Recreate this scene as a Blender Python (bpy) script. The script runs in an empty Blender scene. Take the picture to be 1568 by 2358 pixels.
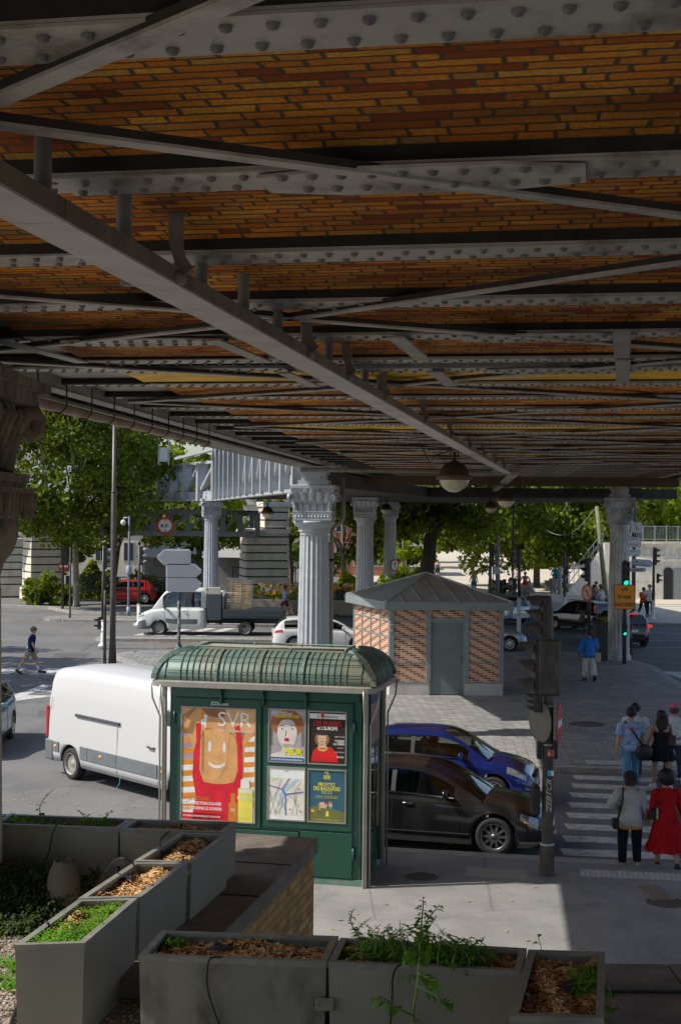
import bpy, bmesh, math, random
from math import radians as R, sin, cos, pi, sqrt, atan2
from mathutils import Vector, Matrix
random.seed(7)
S = bpy.context.scene
COL = S.collection
# ---------------------------------------------------------------- camera, sky, sun, exposure
F = 3200.0; CX = 784.0; CY = 1179.0; HC = 6.0; ROLL = 0.009
cam = bpy.data.cameras.new('camera'); camo = bpy.data.objects.new('camera', cam); COL.objects.link(camo)
camo.location = (0, 0, HC); camo.rotation_euler = (R(90), -ROLL, 0)
cam.sensor_fit = 'HORIZONTAL'; cam.sensor_width = 36; cam.lens = F/1568*36
cam.clip_start = 0.1; cam.clip_end = 2000
S.camera = camo
S.view_settings.view_transform = 'Standard'; S.view_settings.look = 'None'
S.view_settings.exposure = 0.06; S.view_settings.gamma = 1
SUN_EL = R(47.0); SUN_AZ = (-0.985, -0.17)
w = bpy.data.worlds.new("World"); S.world = w; w.use_nodes = True
nt = w.node_tree; bg = nt.nodes['Background']
sky = nt.nodes.new('ShaderNodeTexSky'); sky.sky_type = 'NISHITA'; sky.sun_disc = False
sky.sun_elevation = SUN_EL; sky.sun_rotation = atan2(SUN_AZ[0], SUN_AZ[1])
sky.air_density = 1.0; sky.dust_density = 1.5
nt.links.new(sky.outputs[0], bg.inputs[0]); bg.inputs[1].default_value = 0.14
sl = bpy.data.lights.new('sun', 'SUN'); sl.energy = 5.0; sl.angle = R(0.53); sl.color = (1, .95, .87)
slo = bpy.data.objects.new('sun', sl); COL.objects.link(slo)
d = Vector((-SUN_AZ[0]*cos(SUN_EL), -SUN_AZ[1]*cos(SUN_EL), -sin(SUN_EL)))
slo.rotation_euler = d.to_track_quat('-Z', 'Y').to_euler(); slo.location = (0, 0, 60)

# ---------------------------------------------------------------- helpers: where a point of the place lies
def at(px, py, z=0.0):
    x = (px-CX)+ROLL*(py-CY); y = (py-CY)-ROLL*(px-CX)
    Y = F*(HC-z)/y
    return Vector((x/F*Y, Y, z))
def atY(px, py, Y):
    x = (px-CX)+ROLL*(py-CY); y = (py-CY)-ROLL*(px-CX)
    return Vector((x/F*Y, Y, HC-y/F*Y))
# ---------------------------------------------------------------- materials
class NG:
    def __init__(s, name):
        s.m = bpy.data.materials.new(name); s.m.use_nodes = True
        s.t = s.m.node_tree; s.b = s.t.nodes['Principled BSDF']; s.out = s.t.nodes['Material Output']
    def n(s, typ, **k):
        x = s.t.nodes.new(typ)
        for a, v in k.items(): setattr(x, a, v)
        return x
    def L(s, a, b): s.t.links.new(a, b)
    def put(s, sock, v):
        if hasattr(v, 'is_output'): s.L(v, sock)
        elif isinstance(v, (tuple, list)) and len(v) == 3 and sock.type == 'RGBA': sock.default_value = (*v, 1)
        else: sock.default_value = v
    def ma(s, op, a, b=0.0, c=0.0):
        x = s.n('ShaderNodeMath', operation=op)
        s.put(x.inputs[0], a); s.put(x.inputs[1], b)
        if op in ('MULTIPLY_ADD', 'WRAP', 'SMOOTH_MIN'): s.put(x.inputs[2], c)
        return x.outputs[0]
    def mix(s, f, a, b, bt='MIX'):
        x = s.n('ShaderNodeMix', data_type='RGBA', blend_type=bt)
        s.put(x.inputs[0], f); s.put(x.inputs[6], a); s.put(x.inputs[7], b)
        return x.outputs[2]
    def noise(s, vec, sc, det=4, rough=.55, off=None):
        x = s.n('ShaderNodeTexNoise'); s.put(x.inputs['Scale'], sc); x.inputs['Detail'].default_value = det
        x.inputs['Roughness'].default_value = rough
        if off: vec = s.vadd(vec, off)
        s.L(vec, x.inputs['Vector']); return x.outputs['Fac']
    def vadd(s, v, o):
        x = s.n('ShaderNodeVectorMath', operation='ADD'); s.L(v, x.inputs[0]); s.put(x.inputs[1], o); return x.outputs[0]
    def vmul(s, v, o):
        x = s.n('ShaderNodeVectorMath', operation='MULTIPLY'); s.L(v, x.inputs[0]); s.put(x.inputs[1], o); return x.outputs[0]
    def ramp(s, f, pts):
        x = s.n('ShaderNodeValToRGB'); s.L(f, x.inputs[0]); e = x.color_ramp.elements
        while len(e) < len(pts): e.new(.5)
        for i, (p, c) in enumerate(pts):
            e[i].position = p; e[i].color = (*c, 1) if not isinstance(c, (int, float)) else (c, c, c, 1)
        return x.outputs[0]
    def obj(s): return s.n('ShaderNodeTexCoord').outputs['Object']
    def pos(s): return s.n('ShaderNodeNewGeometry').outputs['Position']
    def sep(s, v):
        x = s.n('ShaderNodeSeparateXYZ'); s.L(v, x.inputs[0]); return x.outputs
    def comb(s, x, y, z=0.0):
        c = s.n('ShaderNodeCombineXYZ'); s.put(c.inputs[0], x); s.put(c.inputs[1], y); s.put(c.inputs[2], z); return c.outputs[0]
    def bump(s, h, st=.3, dist=.01):
        x = s.n('ShaderNodeBump'); x.inputs['Strength'].default_value = st; x.inputs['Distance'].default_value = dist
        s.L(h, x.inputs['Height']); s.L(x.outputs[0], s.b.inputs['Normal'])
    def set(s, **k):
        for a, v in k.items(): s.put(s.b.inputs[a.replace('_', ' ')], v)
        return s.m
_M = {}
def M(name, c=(.5, .5, .5), r=.6, met=0.0, var=.12, sc=6.0, bump=0.0, bs=40, coat=0.0, dirt=None, dsc=1.2, spec=.5, rv=.1):
    """noise-varied paint / metal / stone; dirt = colour of worn or grimy patches"""
    if name in _M: return _M[name]
    g = NG(name); o = g.obj()
    n = g.noise(o, sc, 5)
    lo = tuple(max(0, x*(1-var)) for x in c); hi = tuple(min(1, x*(1+var)) for x in c)
    col = g.ramp(n, [(.3, lo), (.7, hi)])
    if dirt:
        k = g.noise(g.vmul(o, (1, 1, .45)), dsc, 7, .68, (3, 7, 1))
        col = g.mix(g.ramp(k, [(.47, 0), (.68, .85)]), col, dirt)
    g.set(Base_Color=col, Metallic=met)
    g.b.inputs['Specular IOR Level'].default_value = spec
    g.L(g.ma('MULTIPLY_ADD', n, rv*2, r-rv), g.b.inputs['Roughness'])
    if coat: g.set(Coat_Weight=coat, Coat_Roughness=.04)
    if bump: g.bump(g.noise(o, bs, 4), bump, .05 if bump >= 1 else .01)
    _M[name] = g.m; return g.m
def Mglass(name='window_glass', c=(.6, .68, .66), tr=.9):
    if name in _M: return _M[name]
    g = NG(name); t = g.n('ShaderNodeBsdfTransparent'); t.inputs[0].default_value = (*[x*tr for x in c], 1)
    gl = g.n('ShaderNodeBsdfGlossy'); gl.inputs[1].default_value = .02
    fr = g.n('ShaderNodeFresnel'); fr.inputs[0].default_value = 1.55
    f = g.ma('MULTIPLY_ADD', fr.outputs[0], 1.3, .06)
    mx = g.n('ShaderNodeMixShader'); g.L(f, mx.inputs[0]); g.L(t.outputs[0], mx.inputs[1]); g.L(gl.outputs[0], mx.inputs[2])
    g.L(mx.outputs[0], g.out.inputs[0]); _M[name] = g.m; return g.m
def Mleaf(name, c1, c2, trans=.35):
    if name in _M: return _M[name]
    g = NG(name); p = g.pos()
    n = g.noise(p, 1.1, 3); n2 = g.noise(p, 9, 2, .5, (9, 1, 4))
    col = g.mix(g.ramp(g.ma('MULTIPLY_ADD', n2, .5, g.ma('MULTIPLY', n, .6)), [(.42, 0), (.66, 1)]), c1, c2)
    g.set(Base_Color=col, Roughness=.55)
    g.b.inputs['Specular IOR Level'].default_value = .3
    tr = g.n('ShaderNodeBsdfTranslucent'); g.L(g.mix(1.0, col, (1.25, 1.2, .45), 'MULTIPLY'), tr.inputs[0])
    mx = g.n('ShaderNodeMixShader'); mx.inputs[0].default_value = trans
    g.L(g.b.outputs[0], mx.inputs[1]); g.L(tr.outputs[0], mx.inputs[2]); g.L(mx.outputs[0], g.out.inputs[0])
    _M[name] = g.m; return g.m
def brickmat(name, per, split, rowh, shift, pal, mortar, joint=.011, uexpr='x', vexpr='y', rough=.85, stain=None, wob=.004, jit=.0, stainsc=.9, bumpst=.6):
    """rows of alternating long (split) and short bricks; colour picked per brick from pal"""
    if name in _M: return _M[name]
    g = NG(name); o = g.obj(); x, y, z = g.sep(o)
    ex = {'x': x, 'y': y, 'z': z, 'xy': g.ma('ADD', x, y)}
    wn = g.noise(o, 14, 3); wn2 = g.noise(o, 11, 3, .5, (5, 5, 5))
    u = g.ma('MULTIPLY_ADD', g.ma('SUBTRACT', wn, .5), wob*6, ex[uexpr]); v = g.ma('MULTIPLY_ADD', g.ma('SUBTRACT', wn2, .5), wob*3, ex[vexpr])
    rr = g.ma('DIVIDE', v, rowh); row = g.ma('FLOOR', rr); fv = g.ma('SUBTRACT', rr, row)
    if jit:
        wr = g.n('ShaderNodeTexWhiteNoise', noise_dimensions='1D'); g.L(row, wr.inputs['W'])
        off = g.ma('MULTIPLY_ADD', wr.outputs[0], jit, g.ma('MULTIPLY', row, shift))
    else: off = g.ma('MULTIPLY', row, shift)
    uu = g.ma('ADD', g.ma('DIVIDE', u, per), off); cu = g.ma('FLOOR', uu); fu = g.ma('SUBTRACT', uu, cu)
    lng = g.ma('LESS_THAN', fu, split)
    idx = g.ma('MULTIPLY_ADD', cu, 2, lng)
    wnz = g.n('ShaderNodeTexWhiteNoise', noise_dimensions='3D'); g.L(g.comb(idx, row, 3.3), wnz.inputs[0])
    # distances to joints (metres)
    dv = g.ma('MULTIPLY', g.ma('MINIMUM', fv, g.ma('SUBTRACT', 1, fv)), rowh)
    d1 = g.ma('MINIMUM', fu, g.ma('SUBTRACT', 1, fu)); d2 = g.ma('ABSOLUTE', g.ma('SUBTRACT', fu, split))
    du = g.ma('MULTIPLY', g.ma('MINIMUM', d1, d2), per)
    dd = g.ma('MINIMUM', dv, du)
    sm = g.n('ShaderNodeMapRange'); g.L(dd, sm.inputs[0]); sm.inputs[1].default_value = joint*.35; sm.inputs[2].default_value = joint*.75
    inb = sm.outputs[0]
    if callable(pal): c = pal(g, lng, wnz.outputs[0])
    else:
        c = g.ramp(wnz.outputs[0], pal); 
    spn = g.noise(o, 55, 5, .7)
    c = g.mix(g.ramp(spn, [(.35, .45), (.6, 0)]), c, tuple(t*.45 for t in mortar))
    c = g.mix(inb, mortar, c)
    if stain:
        st = g.noise(g.vmul(o, (.35, 1, 1)), stainsc, 6, .6, (2, 3, 9))
        c = g.mix(g.ramp(st, [(.5, 0), (.72, .93)]), c, stain)
    g.set(Base_Color=c, Roughness=rough)
    g.b.inputs['Specular IOR Level'].default_value = .2
    g.bump(g.ma('MULTIPLY_ADD', spn, .35, inb), bumpst, .008)
    _M[name] = g.m; return g.m
# ---------------------------------------------------------------- mesh building
class MB:
    def __init__(s): s.v = []; s.f = []; s.mi = []; s.sm = []; s.cur = 0; s.smooth = False; s.T = None
    def add(s, vs, fs, smooth=None):
        b = len(s.v)
        for p in vs: s.v.append(tuple(s.T @ Vector(p)) if s.T else tuple(p))
        for f in fs: s.f.append(tuple(b+i for i in f)); s.mi.append(s.cur); s.sm.append(s.smooth if smooth is None else smooth)
        return s
    def box(s, x0, y0, z0, x1, y1, z1):
        return s.add([(x0,y0,z0),(x1,y0,z0),(x1,y1,z0),(x0,y1,z0),(x0,y0,z1),(x1,y0,z1),(x1,y1,z1),(x0,y1,z1)],
                     [(0,3,2,1),(4,5,6,7),(0,1,5,4),(1,2,6,5),(2,3,7,6),(3,0,4,7)], False)
    def cbox(s, c, d): return s.box(c[0]-d[0]/2, c[1]-d[1]/2, c[2]-d[2]/2, c[0]+d[0]/2, c[1]+d[1]/2, c[2]+d[2]/2)
    def bbox(s, x0, y0, z0, x1, y1, z1, b=.02):
        """box with chamfered edges"""
        import itertools
        X = (x0, x1); Y = (y0, y1); Z = (z0, z1); vs = []; idx = {}
        for i, j, k in itertools.product((0, 1), repeat=3):
            sx = 1 if i == 0 else -1; sy = 1 if j == 0 else -1; sz = 1 if k == 0 else -1
            idx[i,j,k] = len(vs)
            vs += [(X[i], Y[j]+sy*b, Z[k]+sz*b), (X[i]+sx*b, Y[j], Z[k]+sz*b), (X[i]+sx*b, Y[j]+sy*b, Z[k])]
        fs = []
        def q(a, ax): return idx[a]+ax
        fs += [(q((0,0,0),0),q((0,0,1),0),q((0,1,1),0),q((0,1,0),0)), (q((1,0,0),0),q((1,1,0),0),q((1,1,1),0),q((1,0,1),0)),
               (q((0,0,0),1),q((1,0,0),1),q((1,0,1),1),q((0,0,1),1)), (q((0,1,0),1),q((0,1,1),1),q((1,1,1),1),q((1,1,0),1)),
               (q((0,0,0),2),q((0,1,0),2),q((1,1,0),2),q((1,0,0),2)), (q((0,0,1),2),q((1,0,1),2),q((1,1,1),2),q((0,1,1),2))]
        for j in (0,1):
            for k in (0,1): fs.append((q((0,j,k),1),q((1,j,k),1),q((1,j,k),2),q((0,j,k),2)))
        for i in (0,1):
            for k in (0,1): fs.append((q((i,0,k),0),q((i,1,k),0),q((i,1,k),2),q((i,0,k),2)))
        for i in (0,1):
            for j in (0,1): fs.append((q((i,j,0),0),q((i,j,1),0),q((i,j,1),1),q((i,j,0),1)))
        for a in itertools.product((0,1), repeat=3): fs.append((q(a,0),q(a,1),q(a,2)))
        return s.add(vs, fs, False)
    def ring(s, rings, close=True, caps=True, smooth=True):
        n = len(rings[0]); vs = [p for r in rings for p in r]; fs = []
        for i in range(len(rings)-1):
            for j in range(n if close else n-1):
                k = (j+1) % n; fs.append((i*n+j, i*n+k, (i+1)*n+k, (i+1)*n+j))
        b = len(s.v); s.add(vs, fs, smooth)
        if caps and close:
            s.f.append(tuple(b+i for i in range(n))[::-1]); s.mi.append(s.cur); s.sm.append(False)
            s.f.append(tuple(b+(len(rings)-1)*n+i for i in range(n))); s.mi.append(s.cur); s.sm.append(False)
        return s
    def lathe(s, prof, n=16, c=(0, 0, 0), caps=True, smooth=True, ph=0, sx=1, sy=1):
        return s.ring([[(c[0]+r*sx*cos(ph+2*pi*j/n), c[1]+r*sy*sin(ph+2*pi*j/n), c[2]+z) for j in range(n)] for r, z in prof], True, caps, smooth)
    def tube(s, pts, r, n=8, caps=True, smooth=True):
        """round tube along a polyline; r a number or a list"""
        P = [Vector(p) for p in pts]; rs = r if isinstance(r, (list, tuple)) else [r]*len(P); rings = []; up = None
        for i, p in enumerate(P):
            t = (P[min(i+1, len(P)-1)]-P[max(i-1, 0)]).normalized()
            if up is None: up = Vector((0, 0, 1)) if abs(t.z) < .9 else Vector((0, 1, 0))
            a = t.cross(up)
            if a.length < 1e-4: a = t.cross(Vector((1, 0, 0)))
            a.normalize(); b = a.cross(t).normalized(); up = b
            rings.append([tuple(p+a*rs[i]*cos(2*pi*j/n)+b*rs[i]*sin(2*pi*j/n)) for j in range(n)])
        return s.ring(rings, True, caps, smooth)
    def bar(s, a, b, w, h, up=(0, 0, 1)):
        a = Vector(a); b = Vector(b); t = (b-a).normalized(); u = Vector(up); x = t.cross(u)
        if x.length < 1e-4: x = t.cross(Vector((0, 1, 0)))
        x.normalize(); z = x.cross(t).normalized()
        r = [[tuple(p+x*w/2*i+z*h/2*j) for i, j in ((-1,-1),(1,-1),(1,1),(-1,1))] for p in (a, b)]
        return s.ring(r, True, True, False)
    def prism(s, poly, z0, z1):
        """polygon in xy extruded in z"""
        n = len(poly); vs = [(x, y, z0) for x, y in poly]+[(x, y, z1) for x, y in poly]
        fs = [tuple(range(n))[::-1], tuple(range(n, 2*n))]+[(i, (i+1) % n, n+(i+1) % n, n+i) for i in range(n)]
        return s.add(vs, fs, False)
    def prismy(s, poly, y0, y1):
        """polygon in xz extruded in y"""
        n = len(poly); vs = [(x, y0, z) for x, z in poly]+[(x, y1, z) for x, z in poly]
        fs = [tuple(range(n)), tuple(range(n, 2*n))[::-1]]+[((i+1) % n, i, n+i, n+(i+1) % n) for i in range(n)]
        return s.add(vs, fs, False)
    def prismx(s, poly, x0, x1):
        n = len(poly); vs = [(x0, y, z) for y, z in poly]+[(x1, y, z) for y, z in poly]
        fs = [tuple(range(n)), tuple(range(n, 2*n))[::-1]]+[((i+1) % n, i, n+i, n+(i+1) % n) for i in range(n)]
        return s.add(vs, fs, False)
    def ball(s, c, r, n=10, m=6, sx=1, sy=1, sz=1):
        return s.lathe([(max(1e-4, r*sin(pi*i/m)), -r*cos(pi*i/m)*sz) for i in range(m+1)], n, c, False, True, 0, sx, sy)
    def build(s, name, mats, parent=None, loc=None, rot=None, flip=True):
        me = bpy.data.meshes.new(name); me.from_pydata(s.v, [], s.f)
        mats = mats if isinstance(mats, (list, tuple)) else [mats]
        for m in mats: me.materials.append(m)
        me.polygons.foreach_set('material_index', s.mi); me.polygons.foreach_set('use_smooth', s.sm)
        if flip and len(s.f) < 60000:
            bm = bmesh.new(); bm.from_mesh(me); bmesh.ops.recalc_face_normals(bm, faces=bm.faces); bm.to_mesh(me); bm.free()
        me.update()
        return mkobj(name, me, parent, loc, rot)
def mkobj(name, me, parent=None, loc=None, rot=None):
    o = bpy.data.objects.new(name, me); COL.objects.link(o)
    if parent: o.parent = parent
    if loc is not None: o.location = loc
    if rot is not None: o.rotation_euler = rot if isinstance(rot, (tuple, list)) else (0, 0, rot)
    return o
def tag(o, label=None, cat=None, group=None, kind=None):
    if label: o['label'] = label
    if cat: o['category'] = cat
    if group: o['group'] = group
    if kind: o['kind'] = kind
    return o
def thing(name, label, cat, loc=(0, 0, 0), rz=0, group=None):
    o = bpy.data.objects.new(name, None); COL.objects.link(o); o.empty_display_size = .2
    o.location = loc; o.rotation_euler = (0, 0, rz); return tag(o, label, cat, group)
def kids(o): return [c for c in bpy.data.objects if c.parent == o]
def copy_tree(o, parent=None):
    c = o.copy(); COL.objects.link(c)
    if parent: c.parent = parent
    for ch in list(o.children): copy_tree(ch, c)
    return c
def dup(o, loc, rz=0, label=None, sc=None):
    bpy.context.view_layer.update()
    c = copy_tree(o); c.location = loc; c.rotation_euler = (0, 0, rz)
    if label: c['label'] = label
    if sc: c.scale = sc if isinstance(sc, (tuple, list)) else (sc,)*3
    return c
def text_into(mb, txt, cx, cz, h, y=0, width=None, align='CENTER', bold=0.0, cyr=None, shear=0, spacing=1.0):
    """letters as faces in the xz plane at depth y, facing -y; h = cap height"""
    cu = bpy.data.curves.new('t', 'FONT'); cu.body = txt; cu.size = 1; cu.align_x = align; cu.offset = bold; cu.shear = shear
    cu.space_character = spacing; cu.resolution_u = 3
    ob = bpy.data.objects.new('t', cu); COL.objects.link(ob)
    me = bpy.data.meshes.new_from_object(ob)
    bpy.data.objects.remove(ob); bpy.data.curves.remove(cu)
    if not me.vertices: return
    k = h/.72
    xs = [v.co.x for v in me.vertices]; wd = (max(xs)-min(xs))*k
    kx = k*(width/wd if width else 1)
    vs = [(cx+v.co.x*kx, y, cz+v.co.y*k) for v in me.vertices]
    mb.add(vs, [tuple(p.vertices) for p in me.polygons], False); bpy.data.meshes.remove(me)
def flat(mb, pts, y):
    """polygon (x,z) at depth y facing -y"""
    mb.add([(x, y, z) for x, z in pts], [tuple(range(len(pts)))], False)
def disc(cx, cz, rx, rz=None, n=20, a0=0): return [(cx+rx*cos(a0+2*pi*i/n), cz+(rz or rx)*sin(a0+2*pi*i/n)) for i in range(n)]
# ================================================================ THE SETTING: ground, roads, pavements
def Masphalt():
    g = NG('asphalt'); o = g.pos(); n = g.noise(o, .35, 5, .6); f = g.noise(o, 60, 3, .6); f2 = g.noise(g.vmul(o, (1, .35, 1)), .9, 6, .62, (4, 2, 0))
    c = g.ramp(n, [(.3, (.135, .133, .13)), (.7, (.195, .19, .182))])
    c = g.mix(g.ramp(f2, [(.52, 0), (.7, .5)]), c, (.07, .07, .072))
    c = g.mix(g.ramp(f, [(.35, .25), (.65, 0)]), c, (.05, .05, .05))
    sp_ = g.n('ShaderNodeTexVoronoi'); sp_.inputs['Scale'].default_value = 1.3; g.L(o, sp_.inputs['Vector']); c = g.mix(g.ramp(sp_.outputs['Distance'], [(.03, .5), (.07, 0)]), c, (.06, .06, .06))
    vo = g.n('ShaderNodeTexVoronoi', feature='DISTANCE_TO_EDGE'); vo.inputs['Scale'].default_value = .22; g.L(g.vadd(o, (3.1, 2, 0)), vo.inputs['Vector'])
    c = g.mix(g.ramp(vo.outputs[0], [(.0, .55), (.006, 0)]), c, (.03, .03, .03))
    g.set(Base_Color=c, Roughness=.85); g.bump(f, .25, .01); return g.m
def Mconcrete_pave():
    g = NG('pavement_asphalt'); o = g.pos(); n = g.noise(o, .8, 6, .65); f = g.noise(o, 45, 3, .6)
    c = g.ramp(n, [(.3, (.2, .195, .185)), (.7, (.3, .29, .275))])
    st = g.noise(g.vmul(o, (1, .6, 1)), 2.2, 6, .7, (5, 1, 0))
    c = g.mix(g.ramp(st, [(.5, 0), (.75, .55)]), c, (.13, .13, .13))
    c = g.mix(g.ramp(f, [(.3, .2), (.6, 0)]), c, (.09, .09, .09))
    sp_ = g.n('ShaderNodeTexVoronoi'); sp_.inputs['Scale'].default_value = 2.6; g.L(o, sp_.inputs['Vector']); c = g.mix(g.ramp(sp_.outputs['Distance'], [(.03, .6), (.055, 0)]), c, (.09, .09, .09))
    vo = g.n('ShaderNodeTexVoronoi', feature='DISTANCE_TO_EDGE'); vo.inputs['Scale'].default_value = .33; g.L(g.vadd(o, (.6, .3, 0)), vo.inputs['Vector'])
    c = g.mix(g.ramp(vo.outputs[0], [(.0, .5), (.006, 0)]), c, (.08, .08, .08))
    g.set(Base_Color=c, Roughness=.8); g.bump(f, .2, .01); return g.m
def Msetts(name, ang, per=.34, row=.22, c0=(.16, .158, .155), c1=(.27, .262, .25), jt=.03, mort=(.055, .053, .05)):
    g = NG(name); p = g.pos(); mp = g.n('ShaderNodeMapping'); mp.inputs['Rotation'].default_value[2] = ang; g.L(p, mp.inputs[0])
    b = g.n('ShaderNodeTexBrick'); g.L(mp.outputs[0], b.inputs['Vector']); b.offset = .5
    b.inputs['Scale'].default_value = 1; b.inputs['Brick Width'].default_value = per; b.inputs['Row Height'].default_value = row
    b.inputs['Mortar Size'].default_value = jt/2; b.inputs['Mortar Smooth'].default_value = .6
    b.inputs['Color1'].default_value = (*c0, 1); b.inputs['Color2'].default_value = (*c1, 1); b.inputs['Mortar'].default_value = (*mort, 1)
    n = g.noise(p, .7, 6, .65); c = g.mix(g.ramp(n, [(.4, 0), (.75, .6)]), b.outputs[0], tuple(x*.6 for x in c0))
    g.set(Base_Color=c, Roughness=.7); inv = g.ma('SUBTRACT', 1, b.outputs['Fac']); g.bump(inv, .5, .015); return g.m
asph = Masphalt(); pave = Mconcrete_pave(); setts = Msetts('granite_setts', R(35), c0=(.22, .215, .205), c1=(.34, .33, .31)); setts2 = Msetts('granite_setts_edge', R(4), .5, .17, c0=(.25, .24, .225), c1=(.36, .345, .32))
granite = M('kerb_granite', (.3, .29, .27), .75, sc=5, bump=.2, var=.25)
m = MB(); m.add([(-900, -300, 0), (900, -300, 0), (900, 1500, 0), (-900, 1500, 0)], [(0, 1, 2, 3)])
tag(m.build('road', asph), kind='structure')
def sheet(name, poly, mat, top=.12, bot=-.05, kerb=None, kw=.3):
    m = MB(); m.prism([tuple(p[:2]) for p in poly], bot, top); o = m.build(name, [mat]); tag(o, kind='structure')
    if kerb:
        k = MB()
        for i in kerb:
            a = Vector(poly[i][:2]); b = Vector(poly[(i+1) % len(poly)][:2]); L = (b-a).length; n = max(1, round(L/1.0)); t = (b-a)/L; nn = Vector((-t.y, t.x))
            for j in range(n):
                p = a+t*(L*j/n+.004); q = a+t*(L*(j+1)/n-.004)
                k.prism([tuple(p-nn*.006), tuple(q-nn*.006), tuple(q+nn*kw), tuple(p+nn*kw)], -.05, top+.004)
        tag(k.build('kerb', granite), kind='structure')
# near pavement (this side of the near road)
def slope(x, y0=24.46, x0=.83, s=-.2): return y0+s*(x-x0)
sheet('near_pavement', [(-14, 11), (14, 6), (14, slope(14)), (5, slope(5)), (-3.2, slope(-3.2)), (-14, slope(-14))][::1], pave, .1, kerb=[2, 3, 4])
# island of setts under the viaduct
isl = [(-2.6, 33.6), (5, 32.35), (7.5, 32.1), (12, 31.6), (11.95, 48.4), (12.3, 54), (11.7, 57.5), (9.5, 59.4), (-6, 58.6), (-8.6, 58), (-9.4, 56.6), (-8.2, 54)]
sheet('island_pavement', isl, setts, .1, kerb=list(range(12)))
m = MB(); m.add([(-2.2, 33.95, .106), (4.9, 32.75, .106), (7.5, 32.45, .106), (11.7, 32, .106), (11.7, 35.4, .106), (5, 36.2, .106), (-3.2, 37.4, .106)], [(0, 1, 2, 3, 4, 5, 6)])
tag(m.build('island_edge_pavement', setts2), kind='structure')
# thin median, second island and far pavements
def stadium(a, b, w):
    a = Vector(a); b = Vector(b); t = (b-a).normalized(); n = Vector((-t.y, t.x))*w/2; P = [a-n, b-n]
    for k in range(1, 6): an = -pi/2+pi*k/6; P.append(b+n*sin(an)+t*w/2*cos(an))
    P += [b+n, a+n]
    for k in range(1, 6): an = pi/2+pi*k/6; P.append(a+n*sin(an)+t*w/2*cos(an))
    return [tuple(p) for p in P]
sheet('median_strip', stadium((-10.6, 63.9), (-1.2, 64.0), 1.3), setts, .14, kerb=[0])
sheet('median_strip', stadium((-10.2, 72.3), (-1.2, 72.6), 1.1), granite, .14)
sheet('median_strip', stadium((-14.6, 75.5), (-8.5, 75.0), 3.0), setts, .14, kerb=[0])
sheet('far_pavement', [(-45, 88), (-24, 86), (-17.5, 83.5), (-15.5, 80), (-13, 79), (-2, 78.5), (-1, 81.5), (-14, 83), (-45, 94)], setts, .14, kerb=[0, 1, 2, 3, 4])
sheet('far_pavement', [(6.2, 78.6), (11, 77.6), (17, 75.4), (26, 72.5), (60, 66), (60, 200), (2, 200), (4, 84)], M('sand_pavement', (.5, .46, .38), .9, sc=1.2, bump=.2), .13, kerb=[0, 1, 2, 3])
m = MB(); m.add([(3, 92, .15), (60, 88, .15), (90, 230, .15), (-4, 230, .15)], [(0, 1, 2, 3)])
tag(m.build('sandy_square', M('sand', (.52, .46, .36), .95, sc=.35, bump=.2, var=.1)), kind='structure')
# painted markings
def Mpaint():
    g = NG('road_paint'); o = g.pos(); n = g.noise(o, 5, 6, .7)
    c = g.ramp(n, [(.36, (.25, .25, .245)), (.52, (.58, .57, .54))]); g.set(Base_Color=c, Roughness=.7); return g.m
paint = Mpaint()
m = MB()
for k in range(9):
    Y0 = 31.65-k*1.0; x0 = 4.0+(Y0-24.8)*.2
    def pt(x, dy): return (x, Y0+dy-.14*(x-x0), .004)
    m.add([pt(x0, -.25), pt(x0+7.2, -.25), pt(x0+7.2, .25), pt(x0, .25)], [(0, 1, 2, 3)])
for x in (-15, -13.1, -11.3, -9.5): a = (x, 52.2); m.add([(x, 50.4, .004), (x+1.1, 50.4, .004), (x+1.35, 52.4, .004), (x+.25, 52.4, .004)], [(0, 1, 2, 3)])
# two-headed arrow on the road at the left
c = at(70, 1600)
def ar(p): m.add([(c.x+x, c.y+y, .004) for x, y in p], [tuple(range(len(p)))])
ar([(-.15, 2.4), (.25, 2.4), (-.1, -.2), (-.5, -.2)]); ar([(-1.5, -.2), (.9, -.2), (-.6, -2.1)]); ar([(.2, 1.3), (1.5, .6), (1.5, .2), (.1, .9)]); ar([(1.3, -.6), (1.5, 1.7), (2.8, .5)])
for Y, x0, x1 in ((66.5, 12, 28), (63.0, 13, 30), (70.5, 14.5, 30)): m.add([(x0, Y, .004), (x1, Y-1.6, .004), (x1, Y-1.45, .004), (x0, Y+.15, .004)], [(0, 1, 2, 3)])
for k in range(3):
    x = 12.6+k*1.9; m.add([(x, 50.2, .004), (x+1.2, 50.0, .004), (x+.9, 53.0, .004), (x-.3, 53.2, .004)], [(0, 1, 2, 3)])
for k in range(4): x = -9.9+k*1.0; m.add([(x, 66.5, .004), (x+.5, 66.5, .004), (x+1.6, 71, .004), (x+1.1, 71, .004)], [(0, 1, 2, 3)])
tag(m.build('road_markings', paint), kind='structure')
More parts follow.
